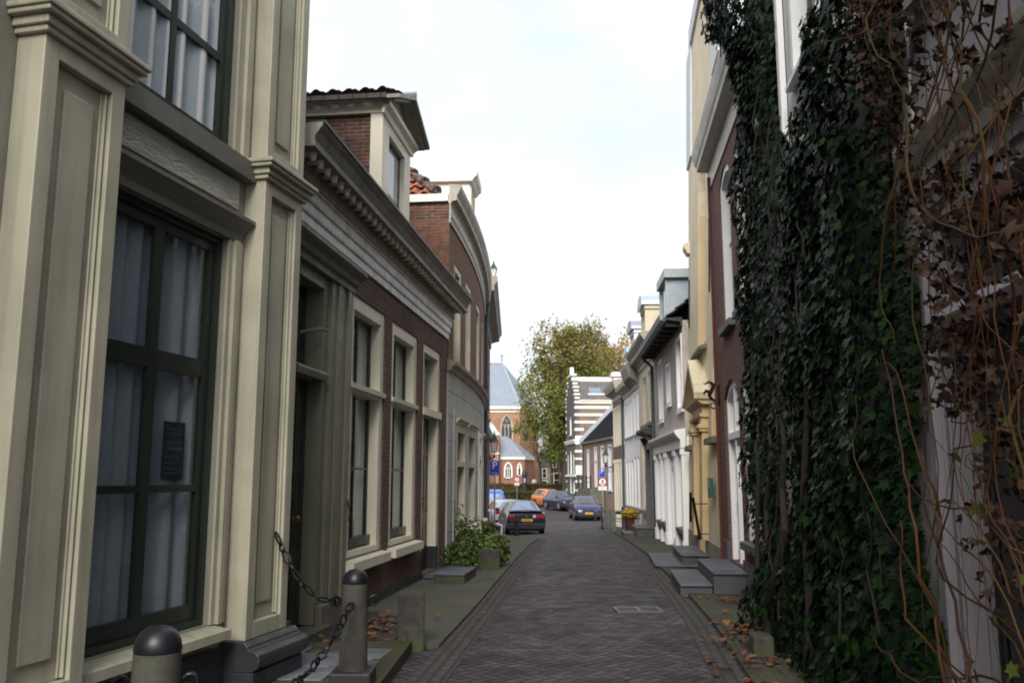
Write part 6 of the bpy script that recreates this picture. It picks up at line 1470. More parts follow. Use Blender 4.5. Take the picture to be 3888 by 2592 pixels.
hedge('hedge', -14, 3.1, 78.2, 1.0, -1.05, .40, M_HEDGE, 9000, 'long clipped dark hedge behind the orange car at the lawn edge', 21)
hedge('hedge', -12, 5.9, 98.6, .8, 0, 1.0, M_HEDGEB, 7000, 'browned hedge along the far side of the lawn before the church', 22)
M_CHB = brick('church_brick', (.37, .165, .085), (.29, .125, .07), (.33, .24, .17), bw=.25, bh=.08, mw=.012, stain=(.44, .31, .20), stain_amt=.55, bump=.01)
M_CHS = stone('church_stone', (.42, .36, .28), (.52, .46, .36), .8, 2, .01)
M_CHSL = tilemat('church_slate', (.25, .295, .37), (.29, .335, .41), .3, .2, (.24, .28, .35), .2)
HC2 = empty('church', (-1, 116, 0), 0, 'orange brick gothic church with a steep blue slate roof behind the hedges', 'church'); CO = (-1, 116, 0)
class FCh:
    curve = None
    @staticmethod
    def mp(u, v, z): return (u - CO[0], v - CO[1], z)
m = MB(FCh); m.prz([(-22, 115), (1.05, 115), (3.6, 119.5), (3.6, 124), (-22, 124)], -.5, 10.6)
ch = m.build('nave_wall', M_CHB, HC2)
m = MB(FCh); m.prz([(-22, 114.85), (1.12, 114.85), (3.75, 119.45), (3.75, 124.1), (-22, 124.1)], 10.6, 11.0); m.prz([(-22, 114.93), (1.08, 114.93), (3.68, 119.48), (3.68, 124.05), (-22, 124.05)], 10.2, 10.38); m.build('nave_cornice', paint('church_cornice', (.74, .72, .68), .6, .1), HC2)
m = MB(FCh); e = 11.0; R_ = 17.3; m.add([(-22, 114.9, e), (1.1, 114.9, e), (3.7, 119.4, e), (3.7, 124, e), (-22, 124, e), (-22, 119.5, R_), (-1.3, 119.5, R_)], [(0, 1, 6, 5), (1, 2, 6), (2, 3, 6), (3, 4, 5, 6), (0, 5, 4), (0, 1, 2, 3, 4)]); m.build('nave_roof', M_CHSL, HC2)
m = MB(FCh); m.tube([(1.1, 114.9, 11.05), (-1.3, 119.5, R_ + .03)], .09, 6); m.tube([(3.7, 119.4, 11.05), (-1.3, 119.5, R_ + .03)], .09, 6); m.tube([(-22, 119.5, R_), (-1.3, 119.5, R_)], .12, 6); m.build('hip_lead', plain('hip_lead', (.42, .46, .52), .5, .2), HC2)
m = MB(FCh); m.tube([(-1.4, 119.5, R_), (-1.4, 119.5, R_ + 1.3)], .05, 6); m.lathe((-1.4, 119.5, R_ + .5), [(0, -.1), (.12, 0), (0, .12)], 8); m.tube([(-1.7, 119.5, R_ + 1.0), (-1.1, 119.5, R_ + 1.0)], .04, 5); m.build('roof_cross', M_IRON, HC2)
m = MB(FCh); m.tube([(2.6, 121, 11.0), (2.6, 121, 14.2)], .05, 5); m.build('roof_vane', M_IRON, HC2)
def gothic(F, par, xc, w, z0, zs, z1, y, fm, gm, bars=2, name='gothic_window', lead=None):
    hw = w / 2; h = z1 - zs; R = (hw * hw + h * h) / (2 * hw); n = 8
    def arc(k, o=0.0):
        P = [(xc - hw - o, z0), (xc - hw - o, zs)]
        for i in range(1, 2 * n):
            x = xc - hw - o + (w + 2 * o) * i / (2 * n); d = abs(x - xc) / (hw + o) * hw; P.append((x, zs + math.sqrt(max(0, R * R - (d + R - hw) ** 2)) + o * .9))
        return P + [(xc + hw + o, zs), (xc + hw + o, z0)]
    m = MB(F); inner = arc(0); outer = arc(0, .20)
    for (a, b), (c, d) in zip(zip(inner, inner[1:]), zip(outer, outer[1:])):
        for yy in (y - .10,):
            m.add([(a[0], yy, a[1]), (b[0], yy, b[1]), (d[0], yy, d[1]), (c[0], yy, c[1]), (a[0], y + .05, a[1]), (b[0], y + .05, b[1]), (d[0], y + .05, d[1]), (c[0], y + .05, c[1])], [(0, 1, 2, 3), (0, 1, 5, 4), (3, 2, 6, 7)])
    w_ = m.build(name, fm, par)
    MB(F).prv(inner, y - .015, y - .01).build('pane', gm, w_)
    m = MB(F); mt = lead or fm
    for k in range(1, bars + 1):
        x = xc - hw + w * k / (bars + 1); m.box(x - .05, x + .05, y - .07, y - .012, z0, zs + h * .35)
    for k in range(bars + 1):
        x0 = xc - hw + w * k / (bars + 1); x1 = xc - hw + w * (k + 1) / (bars + 1); xm = (x0 + x1) / 2
        m.tube([(x0, y - .04, zs), ((x0 + xm) / 2 - .03, y - .04, zs + h * .22), (xm, y - .04, zs + h * .38), ((x1 + xm) / 2 + .03, y - .04, zs + h * .22), (x1, y - .04, zs)], .045, 5)
    m.lathe((xc, y - .04, zs + h * .62), [(w * .11, -.03), (w * .15, -.03), (w * .15, .03), (w * .11, .03), (w * .11, -.03)], 12, 'v', False); m.box(xc - hw, xc + hw, y - .14, y, z0 - .12, z0)
    m.build('tracery', mt, w_); return w_
M_DGL = plain('church_glass', (.05, .055, .07), .15)
for xc in (-.7, -5.2, -9.7): gothic(FCh, HC2, xc, 1.35, 4.6, 8.0, 9.8, 115, M_CHS, M_DGL)
for xb in (-2.0, -7.3, -12): 
    m = MB(FCh); m.add([(xb - .35 - 1.1, 115, -.3), (xb + .35 - 1.1, 115, -.3), (xb + .35, 111, -.3), (xb - .35, 111, -.3), (xb - .35 - 1.1, 115, 8.6), (xb + .35 - 1.1, 115, 8.6), (xb + .35, 111, 7.0), (xb - .35, 111, 7.0)], [(0, 1, 2, 3), (4, 5, 6, 7), (0, 1, 5, 4), (1, 2, 6, 5), (2, 3, 7, 6), (3, 0, 4, 7)]); b_ = m.build('buttress', M_CHB, HC2)
    m = MB(FCh); m.add([(xb - .45 - 1.1, 115, 8.6), (xb + .45 - 1.1, 115, 8.6), (xb + .45, 110.9, 6.98), (xb - .45, 110.9, 6.98), (xb - .45 - 1.1, 115, 8.8), (xb + .45 - 1.1, 115, 8.8), (xb + .45, 110.9, 7.18), (xb - .45, 110.9, 7.18)], [(0, 1, 2, 3), (4, 5, 6, 7), (0, 1, 5, 4), (1, 2, 6, 5), (2, 3, 7, 6), (3, 0, 4, 7)]); m.box(xb - .42, xb + .42, 110.93, 111.2, 4.6, 4.8); m.build('buttress_coping', plain('coping_lead', (.55, .62, .70), .5, .2), b_)
m = MB(FCh); m.prz([(-1.5, 112), (1.6, 112), (2.9, 115.5), (-1.5, 115.5)], -.4, 3.95); cp = m.build('chapel', brick('chapel_brick', (.36, .14, .09), (.27, .10, .07), (.35, .25, .2), stain_amt=.2), HC2)
m = MB(FCh); m.prz([(-1.5, 111.88), (1.68, 111.88), (3.0, 115.5), (-1.5, 115.5)], 3.95, 4.3); m.build('chapel_cornice', MATS['church_cornice'], cp)
m = MB(FCh); m.add([(-1.5, 111.9, 4.3), (1.66, 111.9, 4.3), (3.0, 115.5, 4.3), (-1.5, 115.2, 7.3), (-.6, 115.2, 7.2), (-1.5, 115.5, 4.3)], [(0, 1, 4, 3), (1, 2, 4), (0, 3, 5), (3, 4, 2, 5)]); m.build('chapel_roof', M_CHSL, cp)
gothic(FCh, cp, -.48, .70, 1.7, 2.7, 3.5, 112, M_BAND_W, M_DGL, 2, 'chapel_window'); gothic(FCh, cp, .95, .26, 2.0, 2.8, 3.4, 112, M_BAND_W, M_DGL, 0, 'chapel_window')
m = MB(FCh); m.box(-3.15, -2.5, 114.9, 114.99, .2, 1.7); m.build('side_door', plain('door_bottlegreen', (.015, .05, .045), .5), HC2)
m = MB(FCh); m.box(1.7, 3.35, 117, 122, -.4, 3.4); m.build('side_annex', M_CHB, HC2)
# far houses beyond the church
def far_house(x0, x1, y, d, z1, zr, label, wm, wins, roofm, seed):
    o = empty('far_house', ((x0 + x1) / 2, y, 0), 0, label, 'house'); c = (x0 + x1) / 2
    m = MB(); m.box(x0 - c, x1 - c, 0, d, -.5, z1); m.build('wall', wm, o)
    m = MB(); m.add([(x0 - c, -.2, z1), (x1 - c, -.2, z1), (x1 - c, d + .2, z1), (x0 - c, d + .2, z1), (x0 - c, d / 2, zr), (x1 - c, d / 2, zr)], [(0, 1, 5, 4), (1, 2, 5), (2, 3, 4, 5), (3, 0, 4), (0, 1, 2, 3)]); m.build('roof', roofm, o)
    for (a, b, z0, zt) in wins:
        m = MB(); m.box(a - c, a - c + .12, -.06, .02, z0, zt); m.box(b - c - .12, b - c, -.06, .02, z0, zt); m.box(a - c + .12, b - c - .12, -.06, .02, zt - .12, zt); m.box(a - c + .12, b - c - .12, -.06, .02, z0, z0 + .1); m.box(a - c + .12, b - c - .12, -.05, .02, (z0 + zt) / 2, (z0 + zt) / 2 + .07); w = m.build('window', M_BAND_W, o)
        m = MB(); m.box(a - c + .1, b - c - .1, -.02, -.015, z0 + .05, zt - .05); m.build('pane', M_CGL, w)
M_BRV = brick('brick_violet', (.11, .05, .045), (.08, .04, .04), (.12, .1, .1), stain_amt=.2)
far_house(5.6, 15, 128, 8, 6.0, 10, 'dark violet brick house with white windows behind the bare trees', M_BRV, [(7.6, 8.9, 3.1, 5.2), (5.9, 6.5, 3.1, 5.0), (7.7, 8.9, .3, 2.2), (6.0, 7.1, .2, 2.4), (9.8, 11, 3.1, 5.2), (9.8, 11, .3, 2.2)], M_TILEB, 1)
far_house(3.6, 5.5, 126, 7, 3.3, 5.4, 'small pale house with a grey roof beside the dark violet brick house', paint('far_cream', (.30, .27, .21), .7, .2), [(4.3, 5.0, 1.6, 3.0), (4.0, 5.1, .1, 1.3)], M_SLATE, 2)
far_house(-40, -14, 140, 10, 7, 12, 'long brick house far left beyond the church', M_BRV, [(-38 + 4 * k, -36.6 + 4 * k, 3.5, 5.6) for k in range(6)], M_TILEB, 3)
far_house(14, 30, 100, 10, 8, 13, 'brick house far right behind the striped gable', M_BRV, [(15 + 3 * k, 16.4 + 3 * k, 4, 6) for k in range(5)], M_TILEB, 4)
# dark round-topped pillar near the church path
o = empty('info_pillar', (1.38, 96.6, 0), 0, 'dark round-topped pillar standing at the church path beyond the lawn', 'pillar')
m = MB(); m.lathe((0, 0, 0), [(0, -.1), (.30, -.1), (.30, .1), (.25, .12), (.25, 1.9), (.32, 1.95), (.30, 2.15), (.2, 2.35), (0, 2.45)], 16); m.build('shaft', plain('pillar_dark', (.015, .018, .026), .5), o, smooth=True)
m = MB(); m.box(-.12, .12, -.262, -.25, 1.15, 1.6); m.build('pale_panel', plain('panel_grey', (.3, .32, .36), .5), o)

# ================================================================ person beyond the hedge
def skinned(name, joints, edges, mat, parent, sub=1):
    me = bpy.data.meshes.new(name); me.from_pydata([j[:3] for j in joints], edges, []); me.materials.append(mat)
    o = bpy.data.objects.new(name, me); COL.objects.link(o); o.parent = parent
    md = o.modifiers.new('skin', 'SKIN')
    for i, j in enumerate(joints): me.skin_vertices[0].data[i].radius = (j[3], j[3] * (j[4] if len(j) > 4 else 1))
    me.skin_vertices[0].data[0].use_root = True
    s_ = o.modifiers.new('sub', 'SUBSURF'); s_.levels = sub; s_.render_levels = sub; return o
o = empty('person', (2.72, 108, 0), rad(200), 'person in a white jacket and dark trousers walking beyond the browned hedge', 'person')
J = [(0, 0, .92, .13, .8), (0, 0, 1.15, .13, .75), (0, 0, 1.36, .15, .6), (0, 0, 1.48, .055), (0, .02, 1.58, .085), (0, .02, 1.68, .07),
     (.19, 0, 1.38, .055), (.23, -.03, 1.12, .042), (.22, .10, .90, .032), (.21, .14, .82, .03), (-.19, 0, 1.38, .055), (-.24, -.02, 1.12, .042), (-.23, .06, .90, .032), (-.22, .09, .82, .03),
     (.09, 0, .86, .085), (.10, .10, .48, .06), (.10, .02, .09, .042), (.10, .14, .04, .04), (-.09, 0, .86, .085), (-.10, -.04, .48, .06), (-.10, -.22, .12, .042), (-.10, -.12, .05, .04)]
E_ = [(0, 1), (1, 2), (2, 3), (3, 4), (4, 5), (2, 6), (6, 7), (7, 8), (8, 9), (2, 10), (10, 11), (11, 12), (12, 13), (0, 14), (14, 15), (15, 16), (16, 17), (0, 18), (18, 19), (19, 20), (20, 21)]
skinned('body', J, E_, plain('skin', (.42, .25, .18), .6), o)
JJ = [(0, 0, .95, .155, .8), (0, 0, 1.15, .15, .78), (0, 0, 1.37, .165, .62), (0, 0, 1.43, .075), (.19, 0, 1.39, .07), (.235, -.03, 1.12, .056), (.225, .09, .92, .045), (-.19, 0, 1.39, .07), (-.245, -.02, 1.12, .056), (-.235, .05, .92, .045)]
skinned('jacket', JJ, [(0, 1), (1, 2), (2, 3), (2, 4), (4, 5), (5, 6), (2, 7), (7, 8), (8, 9)], plain('jacket_white', (.70, .72, .76), .7), o)
JT = [(0, 0, .92, .14, .8), (.09, 0, .84, .095), (.10, .10, .48, .07), (.10, .02, .10, .055), (-.09, 0, .84, .095), (-.10, -.04, .48, .07), (-.10, -.22, .13, .055)]
skinned('trousers', JT, [(0, 1), (1, 2), (2, 3), (0, 4), (4, 5), (5, 6)], plain('trousers_dark', (.02, .02, .03), .8), o)
skinned('hair', [(0, -.01, 1.66, .09), (0, -.035, 1.58, .085), (0, .02, 1.70, .075)], [(0, 1), (0, 2)], plain('hair_dark', (.03, .02, .015), .6), o)

# ================================================================ trees
def tree(name, x, y, z, label, blobs, nleaf, lsize, mat, trunk, limbs, seed, group=None, bark=None):
    """blobs: crown clumps (x,y,z,r,zscale) relative to the foot; leaves are scattered through smaller clusters inside them"""
    o = empty(name, (x, y, z), 0, label, 'tree', group); r = np.random.default_rng(seed); rr = random.Random(seed)
    bk = bark or stone('tree_bark', (.05, .04, .03), (.09, .075, .055), .9, 10, .02)
    m = MB(); m.tube(*trunk, n=10); m.build('trunk', bk, o, smooth=True)
    m = MB(); top = Vector(trunk[0][-1]); tips = []
    B = np.array(blobs, dtype=float); w = B[:, 3] ** 2; w /= w.sum()
    for i in range(limbs):
        b = B[r.choice(len(B), p=w)]; d = r.normal(size=3); d /= np.linalg.norm(d); e = Vector(b[:3] + d * b[3] * .8 * np.array([1, 1, b[4]]))
        k = rr.randrange(max(1, len(trunk[0]) // 2), len(trunk[0])); s = Vector(trunk[0][k]); mid = s.lerp(e, .45) + Vector((rr.uniform(-.4, .4), rr.uniform(-.4, .4), (e - s).length * .16))
        r0 = trunk[1][k] * .55; m.tube([s, s.lerp(mid, .5) + Vector((0, 0, .1)), mid, mid.lerp(e, .5), e], [r0, r0 * .7, r0 * .5, r0 * .3, .02], 5)
    m.build('limbs', bk, o)
    nc = max(20, nleaf // 34); bi = r.choice(len(B), nc, p=w); d = r.normal(size=(nc, 3)); d /= np.linalg.norm(d, axis=1)[:, None]
    C = B[bi, :3] + d * (B[bi, 3] * (.35 + .72 * r.random(nc) ** .6))[:, None] * np.stack([np.ones(nc), np.ones(nc), B[bi, 4]], 1)
    ci = r.integers(0, nc, nleaf); cr = (.25 + .55 * r.random(nc))[ci][:, None]
    P = C[ci] + r.normal(size=(nleaf, 3)) * cr * np.array([.6, .6, .85])
    nr = r.normal(size=(nleaf, 3)); nr /= np.linalg.norm(nr, axis=1)[:, None]; t_ = np.cross(nr, r.normal(size=(nleaf, 3))); t_ /= np.linalg.norm(t_, axis=1)[:, None]; b2 = np.cross(nr, t_)
    s = (lsize * (.5 + .9 * r.random(nleaf)))[:, None]
    V = np.stack([P - t_ * s, P + b2 * s * .6, P + t_ * s, P - b2 * s * .6], 1).reshape(-1, 3)
    obj_np('crown', V, np.arange(nleaf * 4).reshape(-1, 4), mat, o); return o
# colours run green low to yellow high: mix by height in the leaf material
def height_leaf(name, low, high, z0, z1):
    t = NT(name); g = t.n('ShaderNodeNewGeometry'); v = t.coord('Object'); sp = t.n('ShaderNodeSeparateXYZ'); t.l(v, sp.inputs[0])
    h = t.math('DIVIDE', t.math('SUBTRACT', sp.outputs[2], z0), z1 - z0); h = t.math('ADD', h, t.math('MULTIPLY', t.math('SUBTRACT', t.noise(v, .35, 3), .5), 1.6)); hn = t.n('ShaderNodeClamp'); t.l(h, hn.inputs[0])
    a = t.ramp(g.outputs['Random Per Island'], *[(i / (len(low) - 1), c) for i, c in enumerate(low)]); b = t.ramp(g.outputs['Random Per Island'], *[(i / (len(high) - 1), c) for i, c in enumerate(high)])
    col = t.mix(hn.outputs[0], a, b); t.set(col, .7, None, .15)
    tl = t.n('ShaderNodeBsdfTranslucent'); t.l(col, tl.inputs[0]); mx = t.n('ShaderNodeMixShader'); mx.inputs[0].default_value = .25; t.l(t.b.outputs[0], mx.inputs[1]); t.l(tl.outputs[0], mx.inputs[2]); t.l(mx.outputs[0], t.out.inputs[0]); return t.m
M_ELM = height_leaf('elm_leaves', [(.10, .13, .03), (.15, .185, .045), (.21, .225, .065)], [(.16, .17, .055), (.22, .205, .07), (.29, .23, .075), (.17, .19, .07)], 5, 19)
M_POP = height_leaf('poplar_leaves', [(.22, .17, .045), (.34, .23, .06), (.40, .25, .07)], [(.28, .21, .06), (.40, .28, .09), (.44, .27, .09)], 5, 22)
bl = [(-1.5, 0, 16, 2.2, 1.1), (-.5, .5, 13.5, 3.0, 1.1), (-3.0, 0, 12, 2.2, 1), (-2.2, -1, 9, 2.8, 1), (-3.6, 0, 7.0, 1.9, .9), (-1.0, 0, 6.2, 2.2, .8), (1.5, 0, 10.5, 3.0, 1.2), (2.0, 1, 15, 2.8, 1.1), (.3, 0, 8, 2.6, 1), (-2.7, .5, 14.4, 1.6, 1.2), (4.0, 0, 14.5, 2.3, 1.1), (.6, 0, 16.8, 1.7, .8), (3, 0, 17, 1.5, .8), (-1.5, 0, 4.6, 1.5, .6), (2.5, 0, 6.5, 2.0, 1)]
tree('elm_tree', 5.7, 94, 0, 'tall yellow-green elm rising beside the striped stepped gable', bl, 22000, .15, M_ELM, ([(0, 0, -.4), (.05, 0, 1.5), (-.05, 0, 4), (-.15, .1, 7), (-.3, .2, 11), (-.2, .2, 15)], [.42, .36, .30, .24, .16, .05]), 46, 31)
for i, (px, yy, h, lab) in enumerate(((7.6, 122, 21.5, 'yellowing poplar behind the ridge of the striped house'), (12.2, 124, 22.0, 'golden poplar behind the skylight of the striped house'), (16.5, 124, 22, 'golden poplar behind the small dormers of the right row'), (21.5, 126, 21, 'golden poplar farthest right behind the roofs'))):
    b2 = [(0, 0, h * .5, 3.2, 1.6), (.9, 0, h * .68, 3.0, 1.6), (-1.2, 0, h * .62, 2.9, 1.6), (.2, 0, h * .86, 2.0, 1.7), (-1.7, .3, h * .8, 1.5, 1.8), (1.9, 0, h * .8, 1.5, 1.8), (.9, 0, h * .4, 2.2, 1.2)]
    tree('poplar_tree', px, yy, 0, lab, b2, 13000, .18, M_POP, ([(0, 0, -.3), (0, 0, h * .3), (.1, 0, h * .6), (0, 0, h * .92)], [.35, .28, .18, .05]), 26, 40 + i, 'poplars behind the roofs')
M_PLANE = stone('plane_bark', (.16, .155, .07), (.26, .25, .12), .8, 4, .01)
M_SPARSE = leaf_mat('sparse_leaves', [(.10, .07, .03), (.16, .11, .03), (.10, .10, .03)], .7, .2, .2)
for i, (px, yy, lab) in enumerate(((3.35, 104, 'slim bare tree with dark trunk beside the church wall'), (4.55, 104, 'young tree with a yellow-green trunk before the pale house'), (5.55, 103, 'young tree with a pale trunk close to the tall elm'))):
    tree('young_tree', px, yy, 0, lab, [(0, 0, 4.6, 1.2, 1), (.4, 0, 5.4, .9, 1), (-.5, 0, 5.2, .9, 1)], 420, .10, M_SPARSE, ([(0, 0, -.2), (.05, 0, 1.5), (-.03, 0, 3.0), (.05, 0, 4.6)], [.15, .125, .10, .04]), 26, 60 + i, 'young trees by the church', M_PLANE if i else None)

# ================================================================ ivy on the white-washed house
IVY_SHAPE = np.array([(0, -1.0, 0), (.30, -.42, .10), (.78, -.30, .05), (.42, .02, .13), (.62, .48, .02), (.20, .42, .10), (0, .62, 0), (-.20, .42, .10), (-.62, .48, .02), (-.42, .02, .13), (-.78, -.30, .05), (-.30, -.42, .10)])
def leaves_on(name, par, C, nrm, size, mat, seed, shape=IVY_SHAPE, droop=.5):
    r = np.random.default_rng(seed); n = len(C); nrm = nrm / np.linalg.norm(nrm, axis=1)[:, None]
    up = np.tile(np.array([0, 0, 1.0]), (n, 1)) + r.normal(size=(n, 3)) * droop; t = up - nrm * (up * nrm).sum(1)[:, None]; t /= np.linalg.norm(t, axis=1)[:, None]; b = np.cross(t, nrm)
    s = size[:, None, None]; curl = r.uniform(-.6, 1.6, n)[:, None, None]
    V = C[:, None, :] + s * (b[:, None, :] * shape[None, :, 0:1] + t[:, None, :] * shape[None, :, 1:2] - nrm[:, None, :] * shape[None, :, 2:3] * curl)
    k = len(shape); return obj_np(name, V.reshape(-1, 3), np.arange(n * k).reshape(n, k), mat, par)
M_IVY = leaf_mat('ivy_leaves', [(.004, .009, .006), (.005, .015, .007), (.008, .022, .008), (.015, .038, .008), (.006, .013, .008)], .5, .10)
M_IVYST = stone('ivy_stem', (.012, .009, .007), (.028, .02, .015), .9, 14, .01)
def ivy(label, farE, nearE, z0, z1, T, n, seed, stems, size=(.034, .075), density_low=1.0):
    o = empty('ivy', FR.world(0, 0, 0), rad(90 - RH), label, 'ivy', 'ivy columns on the white-washed house'); r = np.random.default_rng(seed)
    z = r.uniform(z0, z1, n); f = np.array([lerp_tab(farE, q) for q in z]); e = np.array([lerp_tab(nearE, q) for q in z]); th = np.array([lerp_tab(T, q) for q in z])
    wob = .16 * np.sin(z * 2.3 + seed) + .12 * np.sin(z * 5.1)
    t = r.random(n); f = f + wob * .7 + r.normal(size=n) * .05; e = e - .12 * np.sin(z * 3.1) + r.normal(size=n) * .05
    edge = r.random(n) < .22; t[edge] = r.choice([0, 1], edge.sum()) + r.normal(size=edge.sum()) * .012
    u = e + (f - e) * t
    bump = .5 + .5 * np.sin(u * 4.1 + z * 1.7 + seed) * np.sin(z * 2.9 - u * 1.9)
    rim = np.clip(np.minimum(t, 1 - t) * 7, .25, 1); depth = th * rim * (.62 + .38 * bump)
    v = .02 + depth * (r.random(n) ** .38)
    C = np.stack([u, v, z], 1)
    nr = np.stack([(t - .5) * 1.0 * (1.3 - rim) + r.normal(size=n) * .32, np.ones(n) * .9, .30 + r.normal(size=n) * .32], 1)
    leaves_on('foliage', o, C, nr, r.uniform(size[0], size[1], n), M_IVY, seed + 1)
    m = MB()
    for (pts, rad_) in stems: MB().tube(pts, rad_, 7).build('stem', M_IVYST, o, smooth=True)
    q = random.Random(seed)
    for k in range(22):
        zz = q.uniform(z0 + .3, min(z1, 8.6 if z1 > 6 else 4.2) - .5); uu = lerp_tab(nearE, zz) + (lerp_tab(farE, zz) - lerp_tab(nearE, zz)) * q.random(); pp = [(uu, .03 + lerp_tab(T, zz) * q.uniform(.5, .95), zz)]
        for _ in range(5): a = pp[-1]; pp.append((a[0] + q.uniform(-.12, .12), max(.03, a[1] + q.uniform(-.05, .03)), a[2] + q.uniform(.08, .2)))
        m.tube(pp, [.010, .009, .008, .006, .005, .003], 5)
    tag(m.build('twigs', M_IVYST, o, smooth=True), kind='stuff'); return o
farA = [(-.1, -1.6), (.5, -2.05), (1.0, -1.75), (1.5, -.55), (2.3, -.70), (3.0, -.95), (3.6, -.55), (4.5, -.75), (5.5, -1.45), (6.2, -1.40), (6.9, -1.0), (7.8, -.15), (8.8, .5), (9.8, .7)]
nearA = [(0, -4.2), (2, -4.2), (4.2, -4.0), (4.6, -3.35), (5.2, -3.05), (7, -2.75), (9.8, -2.5)]
TA = [(0, .62), (.6, .55), (1.4, .40), (3, .36), (5, .34), (6.5, .40), (8, .6), (9.8, .75)]
stA = [([(-3.45, .46, -.05), (-3.3, .45, .4), (-3.75, .42, .8), (-3.95, .37, 1.15), (-3.75, .34, 1.5), (-3.9, .33, 1.9), (-3.6, .30, 2.3), (-3.7, .28, 2.9)], [.045, .04, .036, .032, .027, .022, .018, .012]),
       ([(-3.35, .42, .3), (-3.25, .40, .85), (-3.05, .37, 1.3), (-3.4, .35, 1.8), (-3.1, .33, 2.2)], [.03, .028, .024, .018, .010]), ([(-2.6, .40, .7), (-2.55, .38, 1.1), (-2.6, .35, 1.6), (-2.4, .33, 2.0)], [.026, .024, .02, .012])]
ivy('tall left ivy column climbing past the cornice of the red brick house', farA, nearA, -.05, 9.7, TA, 17000, 71, stA)
farB = [(-.1, -3.6), (4.3, -3.6), (4.7, -4.3), (5.0, -5.0), (5.3, -5.6)]
nearB = [(-.1, -6.30), (2, -6.36), (3.2, -6.30), (4.2, -6.45), (5.3, -6.7)]
TB = [(0, .50), (1, .36), (3, .34), (4.5, .42), (5.3, .42)]
stB = [([(-4.4, .34, 0), (-4.5, .31, .6), (-4.3, .28, 1.4), (-4.6, .27, 2.2), (-4.5, .26, 3.2)], [.04, .036, .03, .024, .012])]
ivy('broad right ivy column next to the white wall strip and the vine', farB, nearB, -.05, 5.15, TB, 14000, 83, stB)
# low mossy stone by the ivy foot
stone_post('mounting_stone', 2.24, 8.15, .05, .18, .30, .17, 'low mossy stone block at the foot of the ivy', 'stone block', M_SLAB, -.1)
stone_post('wall_plinth', 3.02, 10.75, .05, .30, 1.6, .5, 'lilac-grey plinth block between the stone steps and the ivy', 'plinth block', M_RISER, rad(-RH)) if False else None

# ================================================================ withered vine over the door at the right edge
o = empty('vine', FR.world(0, 0, 0), rad(90 - RH), 'withered vine with tangled orange stems and dead brown leaves over the dark door', 'vine')
q = random.Random(5); M_VST = leaf_mat('vine_stems', [(.060, .020, .009), (.036, .018, .011), (.05, .040, .012), (.085, .030, .010), (.025, .015, .011)], .65, .2)
m = MB(); tips = []
def wander(p, n, dv, jit, r0, vmin=.06, vmax=.75):
    P = [p]; d = Vector(dv)
    for _ in range(n):
        d = d + Vector((q.uniform(-jit, jit), q.uniform(-jit, jit) * .5, q.uniform(-jit, jit) * .5)); d = d.normalized() * Vector(dv).length
        a = Vector(P[-1]) + d; a.y = min(max(a.y, vmin), vmax); a.z = max(a.z, .03); P.append(tuple(a))
    m.tube(P, [r0 * (1 - .75 * i / n) for i in range(n + 1)], 5); return P
for k in range(52): tips.append(wander((q.uniform(-9.6, -7.75), q.uniform(.15, .5), q.uniform(2.6, 4.8)), 20, (q.uniform(-.02, .02), 0, -.13), .06, q.uniform(.003, .008), .06, .55))
for k in range(40): tips.append(wander((q.uniform(-9.4, -7.75), q.uniform(.1, .45), q.uniform(0, .6)), 18, (q.uniform(-.03, .04), .0, .12), .085, q.uniform(.006, .013), .06, .55))
for k in range(18): tips.append(wander((q.uniform(-9.2, -7.9), q.uniform(.2, .5), q.uniform(.4, 3.8)), 12, (q.uniform(.04, .10), 0, q.uniform(-.08, .09)), .07, q.uniform(.003, .007), .06, .55))
for k in range(12): tips.append(wander((q.uniform(-7.9, -6.9), q.uniform(.3, .45), q.uniform(4.4, 5.0)), 14, (q.uniform(-.03, .02), 0, -.11), .06, q.uniform(.004, .008), .06, .5))
for k in range(5): tips.append(wander((-8.9 + k * .15, .4, 3.6 + .12 * k), 14, (.13, 0, .02 - .01 * k), .05, .007))
m.build('stems', M_VST, o, smooth=True)
r = np.random.default_rng(9)
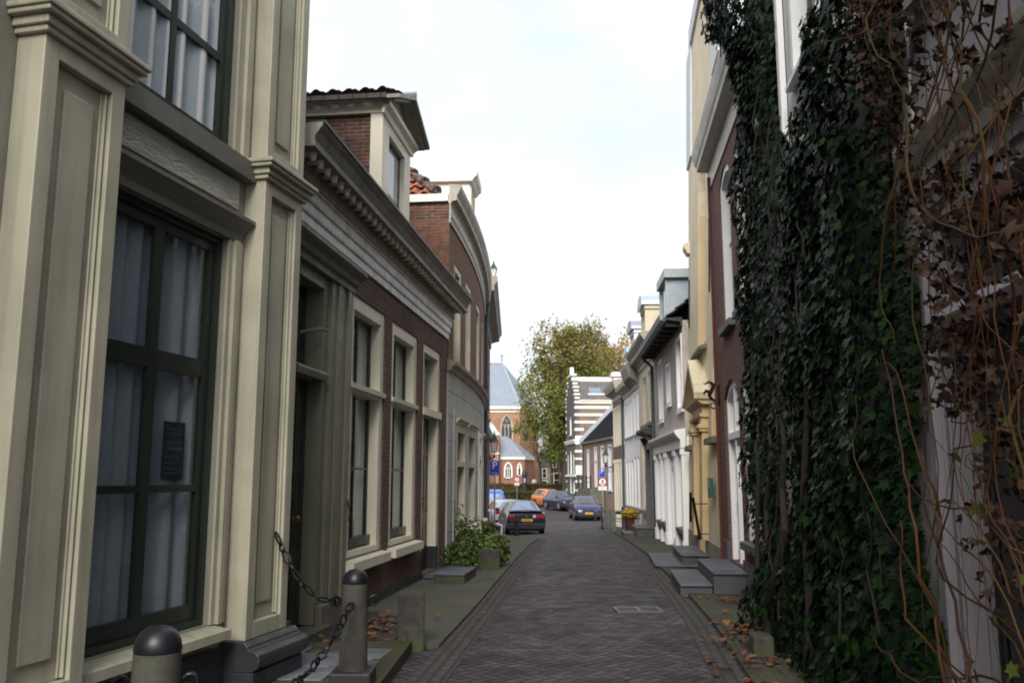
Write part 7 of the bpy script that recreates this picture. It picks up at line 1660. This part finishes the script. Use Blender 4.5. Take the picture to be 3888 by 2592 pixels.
# crumpled dead leaves: small 3x3 sheets folded at random, hanging in bunches
def crumpled(name, centres, sizes, mat, seed, fold=.7):
    r = np.random.default_rng(seed); V = []; Fq = []; k = 0; g = 11
    for c, s in zip(centres, sizes):
        A, _ = np.linalg.qr(r.normal(size=(3, 3))); ph = r.uniform(0, 6.28); V.append(c + A @ np.array([0, 0, fold * .5]) * s)
        for i in range(g):
            a = ph + 2 * PI * i / g; rad_ = (.55 + .75 * r.random()) * (1.25 if i % 2 else .8); V.append(c + A @ np.array([math.cos(a) * rad_, math.sin(a) * rad_ * .75, r.normal() * fold * .55 - .3 * rad_ * rad_ * fold]) * s)
        for i in range(g): Fq.append((k, k + 1 + i, k + 1 + (i + 1) % g))
        k += g + 1
    return obj_np(name, V, Fq, mat, o)
M_DEAD = leaf_mat('dead_vine_leaves', [(.016, .010, .008), (.032, .019, .013), (.058, .037, .026), (.022, .012, .009)], .8, .15, .1)
cl = [(-7.15, .40, 4.15, .20, 60), (-7.3, .40, 3.75, .20, 60), (-7.5, .40, 3.4, .20, 50), (-7.55, .40, 3.0, .16, 40), (-7.65, .40, 2.72, .12, 14), (-7.0, .42, 4.6, .2, 40), (-7.9, .42, 3.6, .26, 40), 
      (-8.1, .42, 2.8, .22, 40), (-8.15, .42, 2.4, .22, 60), (-8.05, .40, 2.05, .18, 50), (-8.5, .42, 2.6, .3, 60), (-8.4, .40, 1.8, .26, 60), (-8.45, .40, 1.35, .24, 40), (-8.7, .42, 3.2, .4, 50), (-9.0, .42, 2.2, .5, 60), (-8.4, .42, 4.0, .4, 40), (-7.45, .3, 2.25, .08, 12)]
cl = [(a, b, c, d * .9, int(n * 1.7)) for a, b, c, d, n in cl]; CC = []; SS = []
for (u, v, z, s, n) in cl:
    P = np.array([u, v, z]) + r.normal(size=(n, 3)) * s * np.array([.5, .35, .6]); P[:, 1] = np.maximum(P[:, 1], .05); CC += list(P); SS += list(r.uniform(.014, .034, n))
crumpled('dead_leaves', CC, SS, M_DEAD, 10)
gp = [(-8.3, .42, 1.0), (-8.35, .42, 1.7), (-8.1, .4, 1.45), (-7.7, .3, .75), (-8.6, .45, 1.8), (-8.5, .45, .9), (-8.3, .4, 2.9), (-7.2, .4, 4.5), (-8.4, .4, .8), (-8.8, .45, 1.2)]
P = np.array(gp * 3) + r.normal(size=(30, 3)) * .06
leaves_on('green_leaves', o, P, np.stack([r.normal(size=30) * .5 + .3, np.ones(30), r.normal(size=30) * .3], 1), r.uniform(.035, .06, 30), leaf_mat('vine_green', [(.04, .07, .015), (.08, .12, .02), (.14, .15, .03)], .5, .3, .2), 12)
